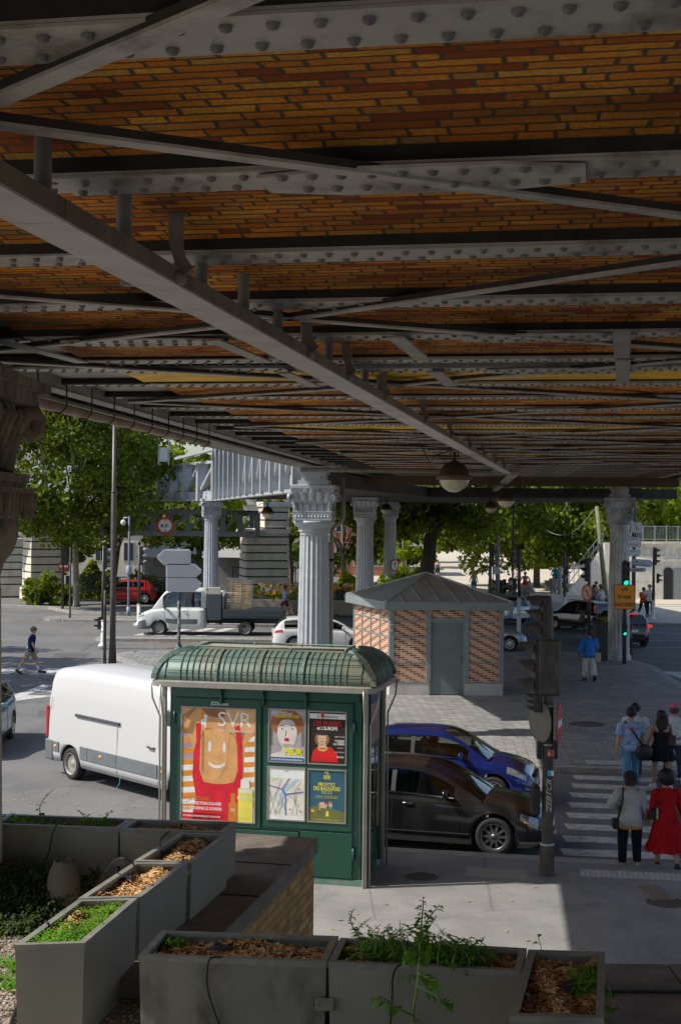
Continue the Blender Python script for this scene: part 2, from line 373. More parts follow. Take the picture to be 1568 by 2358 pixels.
# tactile strips, grating, manholes
def studs(name, p0, dx, dy, n, rows, mat, z, base=True):
    m = MB(); p0 = Vector(p0); dx = Vector(dx); dy = Vector(dy)
    a, b, c_, d_ = p0-dx*.5-dy*.5, p0+dx*(n-.5)-dy*.5, p0+dx*(n-.5)+dy*(rows-.5), p0-dx*.5+dy*(rows-.5)
    m.prism([tuple(q) for q in (a, b, c_, d_)], z-.02, z+.004)
    for i in range(n):
        for j in range(rows):
            q = p0+dx*i+dy*j; m.add([(q.x-.028, q.y-.028, z+.004), (q.x+.028, q.y-.028, z+.004), (q.x+.028, q.y+.028, z+.004), (q.x-.028, q.y+.028, z+.004), (q.x-.016, q.y-.016, z+.014), (q.x+.016, q.y-.016, z+.014), (q.x+.016, q.y+.016, z+.014), (q.x-.016, q.y+.016, z+.014)], [(4, 5, 6, 7), (0, 1, 5, 4), (1, 2, 6, 5), (2, 3, 7, 6), (3, 0, 4, 7)])
    return tag(m.build(name, mat), kind='structure')
tac = M('tactile_paving', (.42, .41, .39), .8, sc=8, var=.2)
studs('tactile_paving', (at(1342, 2031).x, at(1342, 2031).y), (.085, -.013), (.012, .085), 44, 5, tac, .1)
studs('tactile_paving', (at(1350, 1764).x, 32.75), (.085, -.006), (.006, .085), 50, 6, tac, .11)
studs('tactile_crossing_strip', (6.0, 24.25), (.1, -.015), (.018, .11), 8, 66, M('tactile_rubber', (.08, .08, .085), .8), .008)
m = MB()
for k in range(7): x = k*.055; m.box(x, 0, .1, x+.03, .85, .112)
g0 = at(1503, 2090); tag(m.build('pavement_grating', M('grate_iron', (.3, .26, .2), .6, .4), loc=(g0.x, g0.y, .0), rot=R(6)), kind='structure')
iron = M('cast_iron', (.11, .09, .08), .6, .5, bump=.3, bs=30)
for px, py, rr in ((1533, 2079, .3), (972, 2020, .26), (1352, 1668, .5)):
    p = at(px, py, .1); m = MB(); m.lathe([(rr, 0), (rr, .008), (rr*.93, .008), (rr*.9, .003), (.001, .003)], 28)
    tag(m.build('manhole_cover', iron, loc=(p.x, p.y, .098)), kind='structure')
p = at(1143, 2012, .1); m = MB(); m.box(-.5, -.28, 0, .5, .28, .006); m.box(-.46, -.24, .006, .46, .24, .01); tag(m.build('pavement_hatch', M('hatch_stone', (.33, .3, .25), .8), loc=(p.x, p.y, .1), rot=-.15), kind='structure')
pat = [M('asphalt_patch_%d' % i, c, .85, var=.2, sc=3, bump=.25, bs=50) for i, c in enumerate(((.1, .1, .1), (.17, .165, .16), (.13, .128, .122)))]
for i, (x, y, w_, l_, a) in enumerate(((-7.5, 41, 2.6, 1.1, .2), (-2.5, 28.2, 3.4, .9, -.15), (-9.5, 29.5, 1.8, 2.2, .5), (-5, 60.5, 5, .8, 0), (5.6, 28.6, .7, 3.6, -.1), (13.2, 58, 3, 1.2, -.3), (-11, 56.8, 1.4, 2.4, .1), (14, 67.5, 5, .7, -.2))):
    m = MB(); J_ = [(w_/2*sx+random.uniform(-.06, .06), l_/2*sy+random.uniform(-.04, .04)) for sx, sy in ((-1, -1), (0, -1), (1, -1), (1, 0), (1, 1), (0, 1), (-1, 1), (-1, 0))]
    z = .1045 if i >= 8 else .003; m.add([(px_, py_, 0) for px_, py_ in J_], [tuple(range(8))]); tag(m.build('asphalt_patch', (pave if 0 else pat[i % 3]), None, (x, y, z), a), kind='structure')
# litter of dry leaves along kerbs
m = MB()
def litter(a, b, n, w, z):
    a = Vector(a); b = Vector(b)
    for i in range(n):
        t = random.random(); p = a+(b-a)*t+Vector((random.gauss(0, w), random.gauss(0, w))); r = random.uniform(.02, .05); an = random.random()*6.3
        m.add([(p.x+r*cos(an+k*pi/2)*(1 if k % 2 else .6), p.y+r*sin(an+k*pi/2)*(1 if k % 2 else .6), z+random.uniform(.003, .02)) for k in range(4)], [(0, 1, 2, 3)])
litter((-9, 63.1), (-2, 63.2), 900, .12, 0); litter((-19, 84), (-13.5, 78.6), 500, .25, 0); litter((4.4, 32.3), (6.2, 32.1), 120, .05, 0)
litter((-14, 78), (-7, 76.5), 200, .2, .14); litter((-2, 20), (6, 12), 120, 2.5, .1); litter((-9, 30), (-3, 26), 60, 1.5, 0); litter((13, 74.5), (22, 72), 400, .15, 0)
litter((-15.5, 82), (-13.5, 82), 120, .4, .14)
tag(m.build('fallen_leaves', M('dry_leaf', (.42, .27, .1), .8, var=.4, sc=40)), kind='stuff', cat='leaves', label='dry brown leaves scattered along the kerbs')

# ================================================================ THE VIADUCT
ZG = 7.2; ZJ = 7.25
def XL(Y): return -3.53+.115*(Y-13.9)
def XR(Y): return XL(Y)+11.15
BR = [(0, (.34, .05, .008)), (.08, (.5, .1, .01)), (.14, (.74, .22, .02)), (.35, (.9, .3, .026)), (.6, (.98, .38, .032)), (.78, (.78, .26, .024)), (.84, (.55, .32, .09)), (.9, (1.0, .48, .05)), (.95, (.5, .1, .015)), (1, (1.0, .52, .06))]
vault_m = brickmat('vault_brick', .41, .66, .073, .21, BR, (.13, .085, .04), .015, 'x', 'y', jit=.12, stain=(.05, .025, .01), stainsc=.8, wob=.006, bumpst=.4)
yel_m = M('yellow_paint', (.95, .52, .01), .6, sc=3, var=.15, dirt=(.3, .16, .02), dsc=.7)
steel = M('viaduct_grey_paint', (.34, .315, .265), .5, .0, var=.16, sc=3, bump=.25, bs=14, dirt=(.24, .2, .155), dsc=1.8)
rivet_m = M('rivet_paint', (.19, .175, .15), .42, var=.3, sc=9)
flange_m = M('flange_paint', (.47, .445, .385), .45, var=.14, sc=2.5, bump=.35, bs=16, dirt=(.13, .1, .07), dsc=2.6)
steel_w = M('viaduct_worn_paint', (.22, .205, .17), .6, var=.2, sc=2, bump=.35, bs=10, dirt=(.1, .085, .06), dsc=1.5)
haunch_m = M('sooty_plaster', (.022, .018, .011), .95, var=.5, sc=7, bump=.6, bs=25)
soot_shade = M('sooty_shaded_steel', (.04, .034, .025), .8, var=.4, sc=3, bump=.3, bs=12)
vi = thing('viaduct', 'riveted grey steel railway viaduct with brick jack arches overhead', 'viaduct', (0, 0, 0))
Ys = [3.608+1.6*k for k in range(-3, 6)]+[12.32]+[13.8+1.58*k for k in range(0, 32)]
DBL = 12.32
def jang(Y):
    P = [(-5, .19), (5, .185), (15, .15), (30, .09), (46, .02), (64, -.03)]
    for (a, b), (c_, d_) in zip(P, P[1:]):
        if Y <= c_: return b+(d_-b)*max(0, (Y-a)/(c_-a))
    return P[-1][1]
def ends(Y0):
    mm = jang(Y0)
    # line Y = Y0 - mm*X ; left edge X = XL(Y)
    xl = (-3.53+.115*(Y0-13.9))/(1+.115*mm); xr = (XL(0)+11.15+.115*Y0)/(1+.115*mm); return mm, xl, xr
LJ = 11.7
def joist_mesh(rv_n=8):
    m = MB(); m.box(-.0, -.125, 0, LJ, .125, .018); m.box(-.0, -.012, .018, LJ, .012, .52); m.box(1.6, -.14, -.012, LJ-2.2, .14, -.0015); m.box(3.4, -.14, -.024, LJ-4.4, .14, -.0135)
    m.box(0, -.09, .019, LJ, -.013, .031); m.box(0, .013, .019, LJ, .09, .031); m.box(0, -.028, .031, LJ, -.013, .11); m.box(0, .013, .031, LJ, .028, .11)
    m.smooth = True
    for i in range(int(LJ/.125)):
        for s in (-1, 1):
            x = .05+i*.125+(.03 if s > 0 else -.03); z = -.024 if 3.45 < x < LJ-4.45 else (-.012 if 1.65 < x < LJ-2.25 else 0)
            m.cur = 1; m.lathe([(.019, z+.001), (.0185, z-.008), (.0145, z-.0145), (.007, z-.018), (.0015, z-.019)], 9, (x, .075*s, 0), False)
    return m
jm = joist_mesh().build('joist', [flange_m, rivet_m], vi); jme = jm.data
jobjs = []
for i, Y0 in enumerate(Ys):
    mm, xl, xr = ends(Y0)
    o = jm if i == 0 else mkobj('joist', jme, vi)
    o.location = (xl, Y0-mm*xl, ZJ+.028); o.rotation_euler = (0, 0, -atan2(mm, 1)); jobjs.append(o)
# brick jack arches between joists, one per bay
yb = {DBL}
for i in range(len(Ys)-1):
    Ya, Yb = Ys[i], Ys[i+1]; ma, xla, xra = ends(Ya); mb_, xlb, xrb = ends(Yb)
    ang = -atan2((ma+mb_)/2, 1); T = Matrix.Rotation(-ang, 4, 'Z') @ Matrix.Translation((0, -Ya, 0))
    def srf(s, t, rise, a0=1.5):
        x = xla+a0+(xra-xla-a0)*s; xb = xlb+a0+(xrb-xlb-a0)*s
        p = Vector((x, Ya-ma*x, 0)); q = Vector((xb, Yb-mb_*xb, 0)); r_ = p+(q-p)*t; r_.z = ZJ+(.04 if Ya < 12 else .034)+rise*4*t*(1-t); return r_
    short = Yb-Ya < 1.0
    yellow = abs(Ya-12.32) < .1 or abs(Ya-(13.8+1.58*4)) < .1 or abs(Ya-(13.8+1.58*10)) < .1
    rise = .03 if short else (.02 if yellow else (.07 if Ya < 9 else .03))
    m = MB(); NX, NT = 14, 12; vs = [tuple(T @ srf(a/NX, b/NT, rise)) for a in range(NX+1) for b in range(NT+1)]
    m.add(vs, [(a*(NT+1)+b, a*(NT+1)+b+1, (a+1)*(NT+1)+b+1, (a+1)*(NT+1)+b) for a in range(NX) for b in range(NT)], True)
    o = m.build('vault_bay', soot_shade if short else (yel_m if yellow else vault_m), vi, (0, Ya, 0), ang, flip=False)
    # steel trough plate at the left end
    m = MB(); vs = []
    for a in range(2):
        for b in range(9):
            t = b/8; x = xla+.2+(1.3)*a; xb = xlb+.2+1.3*a; p = Vector((x, Ya-ma*x, 0)); q = Vector((xb, Yb-mb_*xb, 0)); r_ = p+(q-p)*t; r_.z = ZJ+.08+rise*.8*4*t*(1-t); vs.append(tuple(T @ r_))
    m.add(vs, [(b, b+1, 10+b, 9+b) for b in range(8)], True)
    if Ya > 8: m.build('end_trough', steel, vi, (0, Ya, 0), ang, flip=False)
    # sooty plaster haunch on the near side of the far joist
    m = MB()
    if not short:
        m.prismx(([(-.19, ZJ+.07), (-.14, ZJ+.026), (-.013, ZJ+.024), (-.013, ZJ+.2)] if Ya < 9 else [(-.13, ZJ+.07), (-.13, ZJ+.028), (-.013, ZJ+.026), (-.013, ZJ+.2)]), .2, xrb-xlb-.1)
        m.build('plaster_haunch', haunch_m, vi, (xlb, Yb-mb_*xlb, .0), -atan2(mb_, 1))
# deck slab above, girders each side
m = MB(); m.prism([(XL(-14), -14), (XR(-14), -14), (XR(64), 64), (XL(64), 64)], ZJ+.46, ZJ+1.0)
m.build('deck_slab', soot_shade, vi)
def girder(mb, f, y0, y1, side):
    a = (f(y0), y0); b = (f(y1), y1); T = Vector((b[0]-a[0], b[1]-a[1])); L = T.length; ang = atan2(T.y, T.x)
    mb.T = Matrix.Translation((a[0], a[1], 0)) @ Matrix.Rotation(ang, 4, 'Z')
    mb.box(0, -.012, ZG+.03, L, .012, ZG+2.2)
    mb.box(0, -.24, ZG+.0, L, .24, ZG+.03); mb.box(0, -.27, ZG-.018, L, .27, ZG-.002)
    mb.box(0, -.24, ZG+2.2, L, .24, ZG+2.24)
    mb.box(0, .6*side-.06, ZG+.05, L, .6*side+.06, ZG+.3)
    n = int(L/1.6)
    for i in range(n+1): mb.box(i*1.6, -.2, ZG+.03, i*1.6+.02, .2, ZG+2.2)
    mb.smooth = True
    for i in range(int(L/.13)):
        for yy in (-.22, -.09, .09, .22):
            x = i*.13+(.065 if abs(yy) < .1 else 0)
            mb.lathe([(.024, ZG-.018), (.015, ZG-.032), (.0015, ZG-.038)], 6, (x, yy, 0), False)
    mb.smooth = False; mb.T = None
m = MB(); girder(m, XL, -12, 38.4, -1); m.build('edge_girder', steel, vi)
m = MB(); girder(m, XR, -12, 64, 1); m.build('edge_girder', steel, vi)
m = MB(); girder(m, XL, 38.4, 64, -1); m.build('edge_girder', steel, vi)
# riveted longitudinal stringer line inside the left girder + bracket plates
m = MB()
for off in (.55,):
    m.T = Matrix.Translation((XL(2)+off, 2, 0)) @ Matrix.Rotation(atan2(1, .115), 4, 'Z'); m.box(0, -.02, ZG+.05, 62, .02, ZG+.4); m.box(0, -.1, ZG+.02, 62, .1, ZG+.05)
m.T = None; m.build('stringer', steel_w, vi)
# deep cross girder (brown), seen edge on
m = MB(); a = atY(800, 1097, 46.2); b = atY(1500, 1091, 45.4)
m.bar((XL(46)+.2, 46.3, 7.07), (XR(46)-.2, 45.7, 7.07), .12, .3); m.build('cross_girder', M('rust_brown_paint', (.09, .06, .03), .8, var=.4, sc=20), vi)
# wind bracing: flat bars zigzagging under the joists
def brace(a, b, w=.075):
    m = MB(); A = Vector((*a, ZJ-.02)); B = Vector((*b, ZJ-.02)); t = (B-A).normalized()
    m.bar(A, B, w, .012); m.cur = 1; m.bar(A+Vector((0, 0, .022)), B+Vector((0, 0, .022)), w*.9, .03)  # dark upper bar paints in the side shade over the lighter underside
    m.build('wind_brace', [flange_m, soot_shade], vi)
def gusset(p, ang, w=1.5):
    m = MB(); pl = [(-w/2, -.12), (-w/4, -.2), (w/4, -.2), (w/2, -.12), (w/2, .12), (w/4, .2), (-w/4, .2), (-w/2, .12)]
    m.prism(pl, -.012, 0); m.smooth = True
    m.cur = 1
    for i in range(10):
        for s in (-.13, .06): m.lathe([(.026, -.012), (.018, -.026), (.0015, -.031)], 7, (-w/2+.1+i*(w-.2)/9+(.06 if s > 0 else 0), s, 0), False)
    m.build('gusset_plate', [flange_m, rivet_m], vi, (p[0], p[1], ZJ-.004), ang)
L0 = Vector((-1.24, 4.39)); LN = [Vector((-2.15, -.1)), L0, Vector((-.33, 8.88)), Vector((.58, 13.4)), Vector((1.45, 17.9)), Vector((2.2, 22.4)), Vector((3.0, 26.9)), Vector((3.6, 31.4)), Vector((4.2, 35.9))]
RN = [Vector((2.24, 6.13))+(LN[i]-L0) for i in range(len(LN))]
def onjoist(a, b, side=1):
    """nodes where a brace crosses a joist get a gusset plate"""
    for Y0 in Ys:
        mm = jang(Y0); d_ = b-a
        den = d_.y+mm*d_.x
        if abs(den) < 1e-6: continue
        t = (Y0-mm*a.x-a.y)/den
        if .3 < t < .7: p = a+d_*t; gusset(p, -atan2(mm, 1), 1.2); break
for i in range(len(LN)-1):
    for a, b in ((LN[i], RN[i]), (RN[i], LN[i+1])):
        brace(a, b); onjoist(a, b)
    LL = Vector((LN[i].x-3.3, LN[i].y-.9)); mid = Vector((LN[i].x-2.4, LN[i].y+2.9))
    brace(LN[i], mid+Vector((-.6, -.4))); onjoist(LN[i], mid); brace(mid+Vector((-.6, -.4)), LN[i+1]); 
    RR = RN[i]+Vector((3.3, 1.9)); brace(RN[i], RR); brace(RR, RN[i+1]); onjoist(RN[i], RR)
# short longitudinal straps seen between joists
for px, py, px2, py2 in ((910, 775, 975, 828), (1000, 855, 1040, 888), (490, 782, 612, 833), (655, 858, 725, 890), (1432, 760, 1432, 822), (1434, 828, 1434, 878), (0, 785, 190, 834)):
    h = ZJ-.03; a = at(px, py, h); b = at(px2, py2, h); m = MB(); m.bar(a, b, .12, .014); m.build('strap', steel, vi)
# the skew box beam hung under the joists
ZB = 7.02
def beamP(Y, off=0): return Vector((-1.12*1.02+.175*(Y-4.52*1.02)+off, Y, 0))
m = MB(); yy = [1.0]+[2.6+2.35*k for k in range(15)]; 
for a, b in zip(yy, yy[1:]):
    if a > 35.5: break
    A = beamP(a+.004); B = beamP(b-.004)
    for p, q, w, z0, z1 in ((A, B, .2, ZB, ZB+.085),):
        t = (q-p).normalized(); n = Vector((t.y, -t.x, 0))*w/2
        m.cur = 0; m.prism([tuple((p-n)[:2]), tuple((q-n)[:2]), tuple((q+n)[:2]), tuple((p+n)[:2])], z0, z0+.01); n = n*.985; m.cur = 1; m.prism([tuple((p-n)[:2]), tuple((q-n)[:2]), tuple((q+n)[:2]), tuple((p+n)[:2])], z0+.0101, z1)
m.T = None; bm_ = m.build('box_beam', [M('beam_paint', (.56, .53, .5), .5, var=.1, sc=2, bump=.2, bs=20, dirt=(.38, .34, .29), dsc=2), M('beam_shaded_side', (.2, .165, .11), .65, var=.2, sc=3, bump=.3, bs=20, dirt=(.12, .07, .035), dsc=3)], vi)  # light underside, darker rusty sides: side shade is put into the colours
# the beam's kinked continuation past the cross girder
m = MB(); a = at(1186, 1089, ZB); b = at(1135, 1133, ZB); 
for k in range(6):
    p = a+(b-a)*(k/6); q = a+(b-a)*((k+.9)/6); m.bar(p, q, .22, .08)
m.build('box_beam', steel, vi)
for k in range(11):
    m = MB(); m.smooth = True
    p = beamP(4.1+k*.88+(0 if k < 3 else .3)); m.tube([(p.x, p.y, ZB+.08), (p.x, p.y, ZJ+.42)], .033, 12); m.lathe([(.06, 0), (.06, .012), (.034, .02)], 12, (p.x, p.y, ZJ+.28))
    m.build('hanger_pipe', steel_w, vi)
hk = MB(); hk.smooth = False
P = [(.14, .52), (.14, .3), (.15, .2), (.2, .1), (.13, .02), (.1, .06), (.1, .13), (.06, .3), (.06, .52)]
hk.prismy([(x, z) for x, z in P], -.02, .012); hk.T = Matrix.Translation((.12, -.06, .02)) @ Matrix.Rotation(pi/2, 4, 'X'); hk.lathe([(.05, -.05), (.05, .03), (.03, .045), (.001, .05)], 10); hk.T = None
hk.T = Matrix.Translation((-.14, .02, 0.0)); hk.bar((-.04, 0, .03), (.06, 0, -.005), .05, .05); hk.lathe([(.045, -.01), (.05, .03), (.04, .05), (.001, .055)], 9, (-.05, 0, .0)); hk.T = None
hko = hk.build('beam_hanger', M('hanger_paint', (.2, .18, .15), .55, var=.3, dirt=(.08, .07, .05)), vi); first = True
for Y in [6.35, 9.35, 10.9, 12.9, 16.1, 19.2, 22.4, 25.6, 28.8, 32]:
    p = beamP(Y); o = hko if first else mkobj('beam_hanger', hko.data, vi); first = False
    o.location = (p.x, p.y, ZB+.02); o.rotation_euler = (0, 0, -.17); o.scale = (.8, .8, .62)
# gutter pipe below the left edge with hooks
m = MB(); m.smooth = True; A = at(22, 909, 7.0); B = at(480, 1022, 7.0); m.tube([A, A+(B-A)*.5, B], .045, 10)
gp = m.build('gutter_pipe', M('rusty_pipe', (.3, .24, .18), .7, var=.3, sc=4, dirt=(.3, .13, .05), dsc=3), vi)
for k in range(10):
    m = MB(); m.smooth = True
    p = A+(B-A)*(k*.1+.06); m.tube([(p.x+.08, p.y, 7.25), (p.x+.08, p.y, 7.0), (p.x+.03, p.y, 6.94), (p.x-.05, p.y, 6.95)], .008, 6)
    m.build('pipe_hook', soot_shade, gp)
# horizontal drain pipe across the deck and down the big column
m = MB(); m.smooth = True; c0 = atY(735, 1120, 36.4)
m.tube([(XL(32)+.5, 32.6, 6.98), (3.5, 32.2, 6.98)], .05, 8); m.build('drain_pipe', steel_w, vi)
# curved through-truss carrying the tracks away to the left
def truss(pts, zb, zt, name, npan, parent, mat, deep=.5):
    m = MB(); k = MB()
    for a, b, n in pts:
        a = Vector(a); b = Vector(b); t = (b-a).normalized(); nn = Vector((-t.y, t.x))
        def P(s, z, o=0): q = a+(b-a)*s; return (q.x+nn.x*o, q.y+nn.y*o, z)
        m.bar(P(0, zt), P(1, zt), .35, .16); m.bar(P(0, zb), P(1, zb), .4, .1); m.bar(P(0, zb+deep/2), P(1, zb+deep/2), .05, deep)
        for i in range(n+1):
            m.bar(P(i/n, zb), P(i/n, zt), .55, .1, (t.x, t.y, 0))
            for o in (-.19, .19): m.bar(P(i/n, zb, o*1.6), P(i/n, zt, o*1.6), .03, .3, (t.x, t.y, 0)) 
            if i < n:
                u = (i, i+1) if i >= n/2 else (i+1, i)
                m.bar(P(u[0]/n, zb+deep), P(u[1]/n, zt), .34, .14, (t.x, t.y, 0))
        k.smooth = True
        for i in range(n+1):
            for zz in range(int((zt-zb)/.2)):
                q = P(i/n, zb+.1+zz*.2, -.21 if nn.y > 0 else .21)
                k.ball(q, .028, 5, 4)
    o = m.build(name, mat, parent); k.build('rivets', mat, o); return o
tr = thing('truss_viaduct', 'grey riveted lattice girder viaduct curving away behind the road signs', 'viaduct', (0, 0, 0))
pA = Vector((-1.05, 38.6)); pB = Vector(atY(500, 1150, 76)[:2]); pC = Vector(atY(372, 1160, 86)[:2]); pD = pC+Vector((-14, 5))
silver = M('silver_paint', (.44, .46, .48), .42, .15, var=.1, sc=5, bump=.15, bs=20, dirt=(.4, .41, .42), dsc=2)
truss([(pA, pB, 12), ], 6.6, 9.35, 'side_truss', 12, tr, silver)
truss([(pB, pC, 4), (pC, pD, 7)], 6.6, 8.7, 'side_truss', 12, tr, silver)
m = MB(); m.prism([tuple(p) for p in (pA+Vector((.2, 0)), pB+Vector((.2, 0)), pC, pD, pD+Vector((1, 4)), pC+Vector((1.5, 2.6)), pB+Vector((5, 4)), (-1, 104), (4, 108), (13, 92), (15.2, 76), (15, 62), (3.9, 62.5), (-.4, 39.2))], 6.72, 7.15)
m.build('deck', soot_shade, tr)
m = MB(); m.bar((*(pB+Vector((-.2, .4))), 9.4), (*(pB+Vector((-2.6, 3.0))), 8.95), .3, .14); m.bar((*(pA+(pB-pA)*.9+Vector((-.2, 0))), 9.3), (*(pB+Vector((.3, .4))), 8.8), .3, .14); m.build('top_brace', silver, tr)
m = MB(); q = pB+Vector((-3.4, 3.6)); m.box(q.x-.22, q.y-.2, 8.8, q.x+.22, q.y+.2, 9.6); m.box(q.x-.32, q.y-.04, 8.6, q.x-.27, q.y+.04, 11.0); m.box(q.x+.27, q.y-.04, 8.6, q.x+.32, q.y+.04, 11.0); m.build('signal_box', silver, tr)
# low lattice gantry with height limit sign
lg = thing('lattice_beam', 'dark grey lattice beam with graffiti crossing low behind the fluted column', 'beam', (0, 0, 0))
G0 = atY(593, 1233, 84); G1 = atY(235, 1233, 86); zb, zt = 4.5, 5.9
dk = M('lattice_grey', (.2, .21, .215), .55, .1, var=.12, sc=4)
m = MB(); n = 9
def GP(s, z): return (G0.x+(G1.x-G0.x)*s, G0.y+(G1.y-G0.y)*s, z)
m.bar(GP(0, zt), GP(1, zt), .35, .3); m.bar(GP(0, zb+.1), GP(1, zb+.1), .35, .32)
for i in range(n+1): m.bar(GP(i/n, zb), GP(i/n, zt), .22, .3, (1, 0, 0))
for i in range(n):
    u = (i+1, i) if i < 5 else (i, i+1); m.bar(GP(u[0]/n, zb+.25), GP(u[1]/n, zt-.1), .2, .16, (1, 0, 0))
m.build('lattice', dk, lg)
m = MB()
for px, w_, s_ in ((290, .9, 'GUCK'), (685, .95, 'KORK'), (755, .9, 'ZSY')):
    X = G0.x+ (px-784)/3200*84-G0.x if False else 0
m2 = MB(); gy = 83.75
for s_, px, py, h_, w_ in (('GUOK', 575, 1181, .32, 1.5), ('KORK', 0, 0, .0, 0)):
    if h_:
        p = atY(px-9, py+6, gy)
for s_, px, py, h_ in (('KORK', 553, 1184, .34), ('ZSY', 585, 1184, .32), ('GUK', 503, 1184, .3), ('7PS', 583, 1227, .22)):
    p = atY(px-22 if s_ == 'GUK' else px-8, py+4, gy); text_into(m2, s_, p.x, p.z, h_, gy, None, 'CENTER', .0, shear=.3)
m2.build('graffiti', M('black_spray', (.02, .02, .02), .6), lg)

# ---------------------------------------------------------------- columns
def column(loc, label, rz=0, mat=None, sc=1.0):
    t = thing('viaduct_column', label, 'column', loc, rz, 'fluted columns carrying the viaduct')
    m = MB(); rings = []; nf = 20; per = 6
    for z, r, fl in ((0, .5, 0), (.25, .5, 0), (.3, .46, 0), (.55, .455, 0), (.56, .445, .03), (2.0, .432, .03), (4.0, .4, .03), (5.36, .378, .03), (5.4, .378, 0), (5.47, .385, 0)):
        rg = []
        for j in range(nf*per):
            a = 2*pi*j/(nf*per); k = (j % per)/per; g_ = sin(pi*k) if fl else 0
            rg.append((r*(1-fl*3.0*g_*.9)*cos(a), r*(1-fl*3.0*g_*.9)*sin(a), z))
        rings.append(rg)
    m.ring(rings, True, True, False); m.build('shaft', mat, t)
    m = MB(); m.lathe([(.39, 5.45), (.42, 5.5), (.4, 5.54), (.43, 5.58), (.52, 5.66), (.55, 5.72), (.55, 5.76)], 32, caps=True)
    m.box(-.5, -.5, 5.76, .5, .5, 5.99); m.box(-.52, -.52, 5.99, .52, .52, 6.02)
    for s in range(4):
        m.T = Matrix.Rotation(s*pi/2, 4, 'Z'); m.box(-.47, -.512, 5.79, .47, -.5, 5.815); m.box(-.47, -.512, 5.93, .47, -.5, 5.955)
        m.smooth = True
        for i in range(11): m.ball((-.42+i*.084, -.505, 5.872), .034, 8, 5, sy=.5)
        for i in range(5):   # flared scalloped ribs
            x0 = -.46+i*.184; N = 6
            prof = [(-.44, 6.02), (-.45, 6.2), (-.47, 6.24), (-.5, 6.27), (-.52, 6.32), (-.515, 6.38), (-.55, 6.44), (-.57, 6.5)]
            rg = []
            for y, z in prof:
                k_ = abs(y)/.46
                rg.append([((x0+.184*j/N)*k_, y+(.05*sin(pi*j/N) if z < 6.23 else -.035*sin(pi*j/N)), z) for j in range(N+1)])
            m.ring(rg, False, False, True)
        m.smooth = False
        for i in range(6): x = -.46+i*.184; m.bar((x*.96, -.445, 6.02), (x*1.03, -.48, 6.25), .02, .03)
        for q in (-.17, 0, .17):
            for r_ in range(5): a = 2*pi*r_/5; m.ball((q+.035*cos(a), -.575, 6.535+.035*sin(a)), .022, 6, 4)
        # corner volute
        m.T = Matrix.Rotation(s*pi/2+pi/4, 4, 'Z')
        m.smooth = True; m.tube([(0, -.62, 6.02), (0, -.64, 6.15), (0, -.68, 6.32), (0, -.76, 6.44), (0, -.84, 6.42), (0, -.85, 6.34), (0, -.8, 6.3), (0, -.77, 6.35)], [.07, .06, .055, .06, .06, .05, .045, .03], 8)
        m.smooth = False
    m.T = None
    m.lathe([(.62, 6.02), (.6, 6.25), (.68, 6.3), (.72, 6.45)], 4, (0, 0, 0), True, False, pi/4)
    m.lathe([(.77, 6.45), (.79, 6.5), (.79, 6.58), (.83, 6.6), (.83, 6.68), (.77, 6.7)], 4, (0, 0, 0), True, False, pi/4)
    m.build('capital', mat, t)
    m = MB(); m.box(-.4, -.36, 6.695, .4, .36, 6.82); m.box(-.32, -.3, 6.82, .32, .3, 6.98); m.box(-.36, -.34, 6.98, .36, .34, 7.04); m.box(-.3, -.3, 7.04, .3, .3, 7.19)
    m.smooth = True
    for sx in (-.2, .2):
        for yy, zz in ((-.305, 6.9), (-.305, 7.11)): m.ball((sx, yy, zz), .03, 6, 4)
    m.build('bearing', mat, t)
    t.scale = (sc, sc, 1); return t
grime = M('column_grime_paint', (.5, .5, .49), .5, .1, var=.15, sc=3, bump=.1, bs=20, dirt=(.2, .18, .15), dsc=1.5)
c1 = column((-.68, 36.4, 0), 'silver fluted iron column, the nearest and largest, behind the green kiosk roof', -.1, silver)
c2 = column((1.14, 64, 0), 'silver fluted iron column second in the left row, left of the hut roof peak', -.08, silver)
c3 = column((3.3, 92, 0), 'silver fluted iron column third in the left row with a round sign on it', -.08, silver)
c4 = column((11.35, 56.5, 0), 'dark grey fluted column beside the orange notice and green traffic light', -.12, grime)
c5 = column((atY(486, 1300, 78).x, 78, 0), 'grey fluted column in front of the low lattice beam behind the truck', .2, M('column_shade_paint', (.42, .45, .5), .5, .1, var=.1, dirt=(.3, .3, .32)))
# downpipe beside the big column
t = thing('downpipe', 'grey drainpipe with an elbow running down beside the big silver column', 'drainpipe', (0, 0, 0))
m = MB(); m.smooth = True; q = lambda x, y: atY(x, y, 36.7)
m.tube([q(790, 1100), q(790, 1195), q(783, 1205), q(768, 1213), q(764, 1222), (q(764, 1230).x, 36.7, 5.2), (q(764, 1230).x, 36.7, 0)], .055, 10); m.build('pipe', steel, t)
m = MB()
for z in (1.2, 2.4, 4.7): m.lathe([(.07, z), (.07, z+.06)], 10, (q(764, 1230).x, 36.7, 0))
m.build('clamp', soot_shade, t)
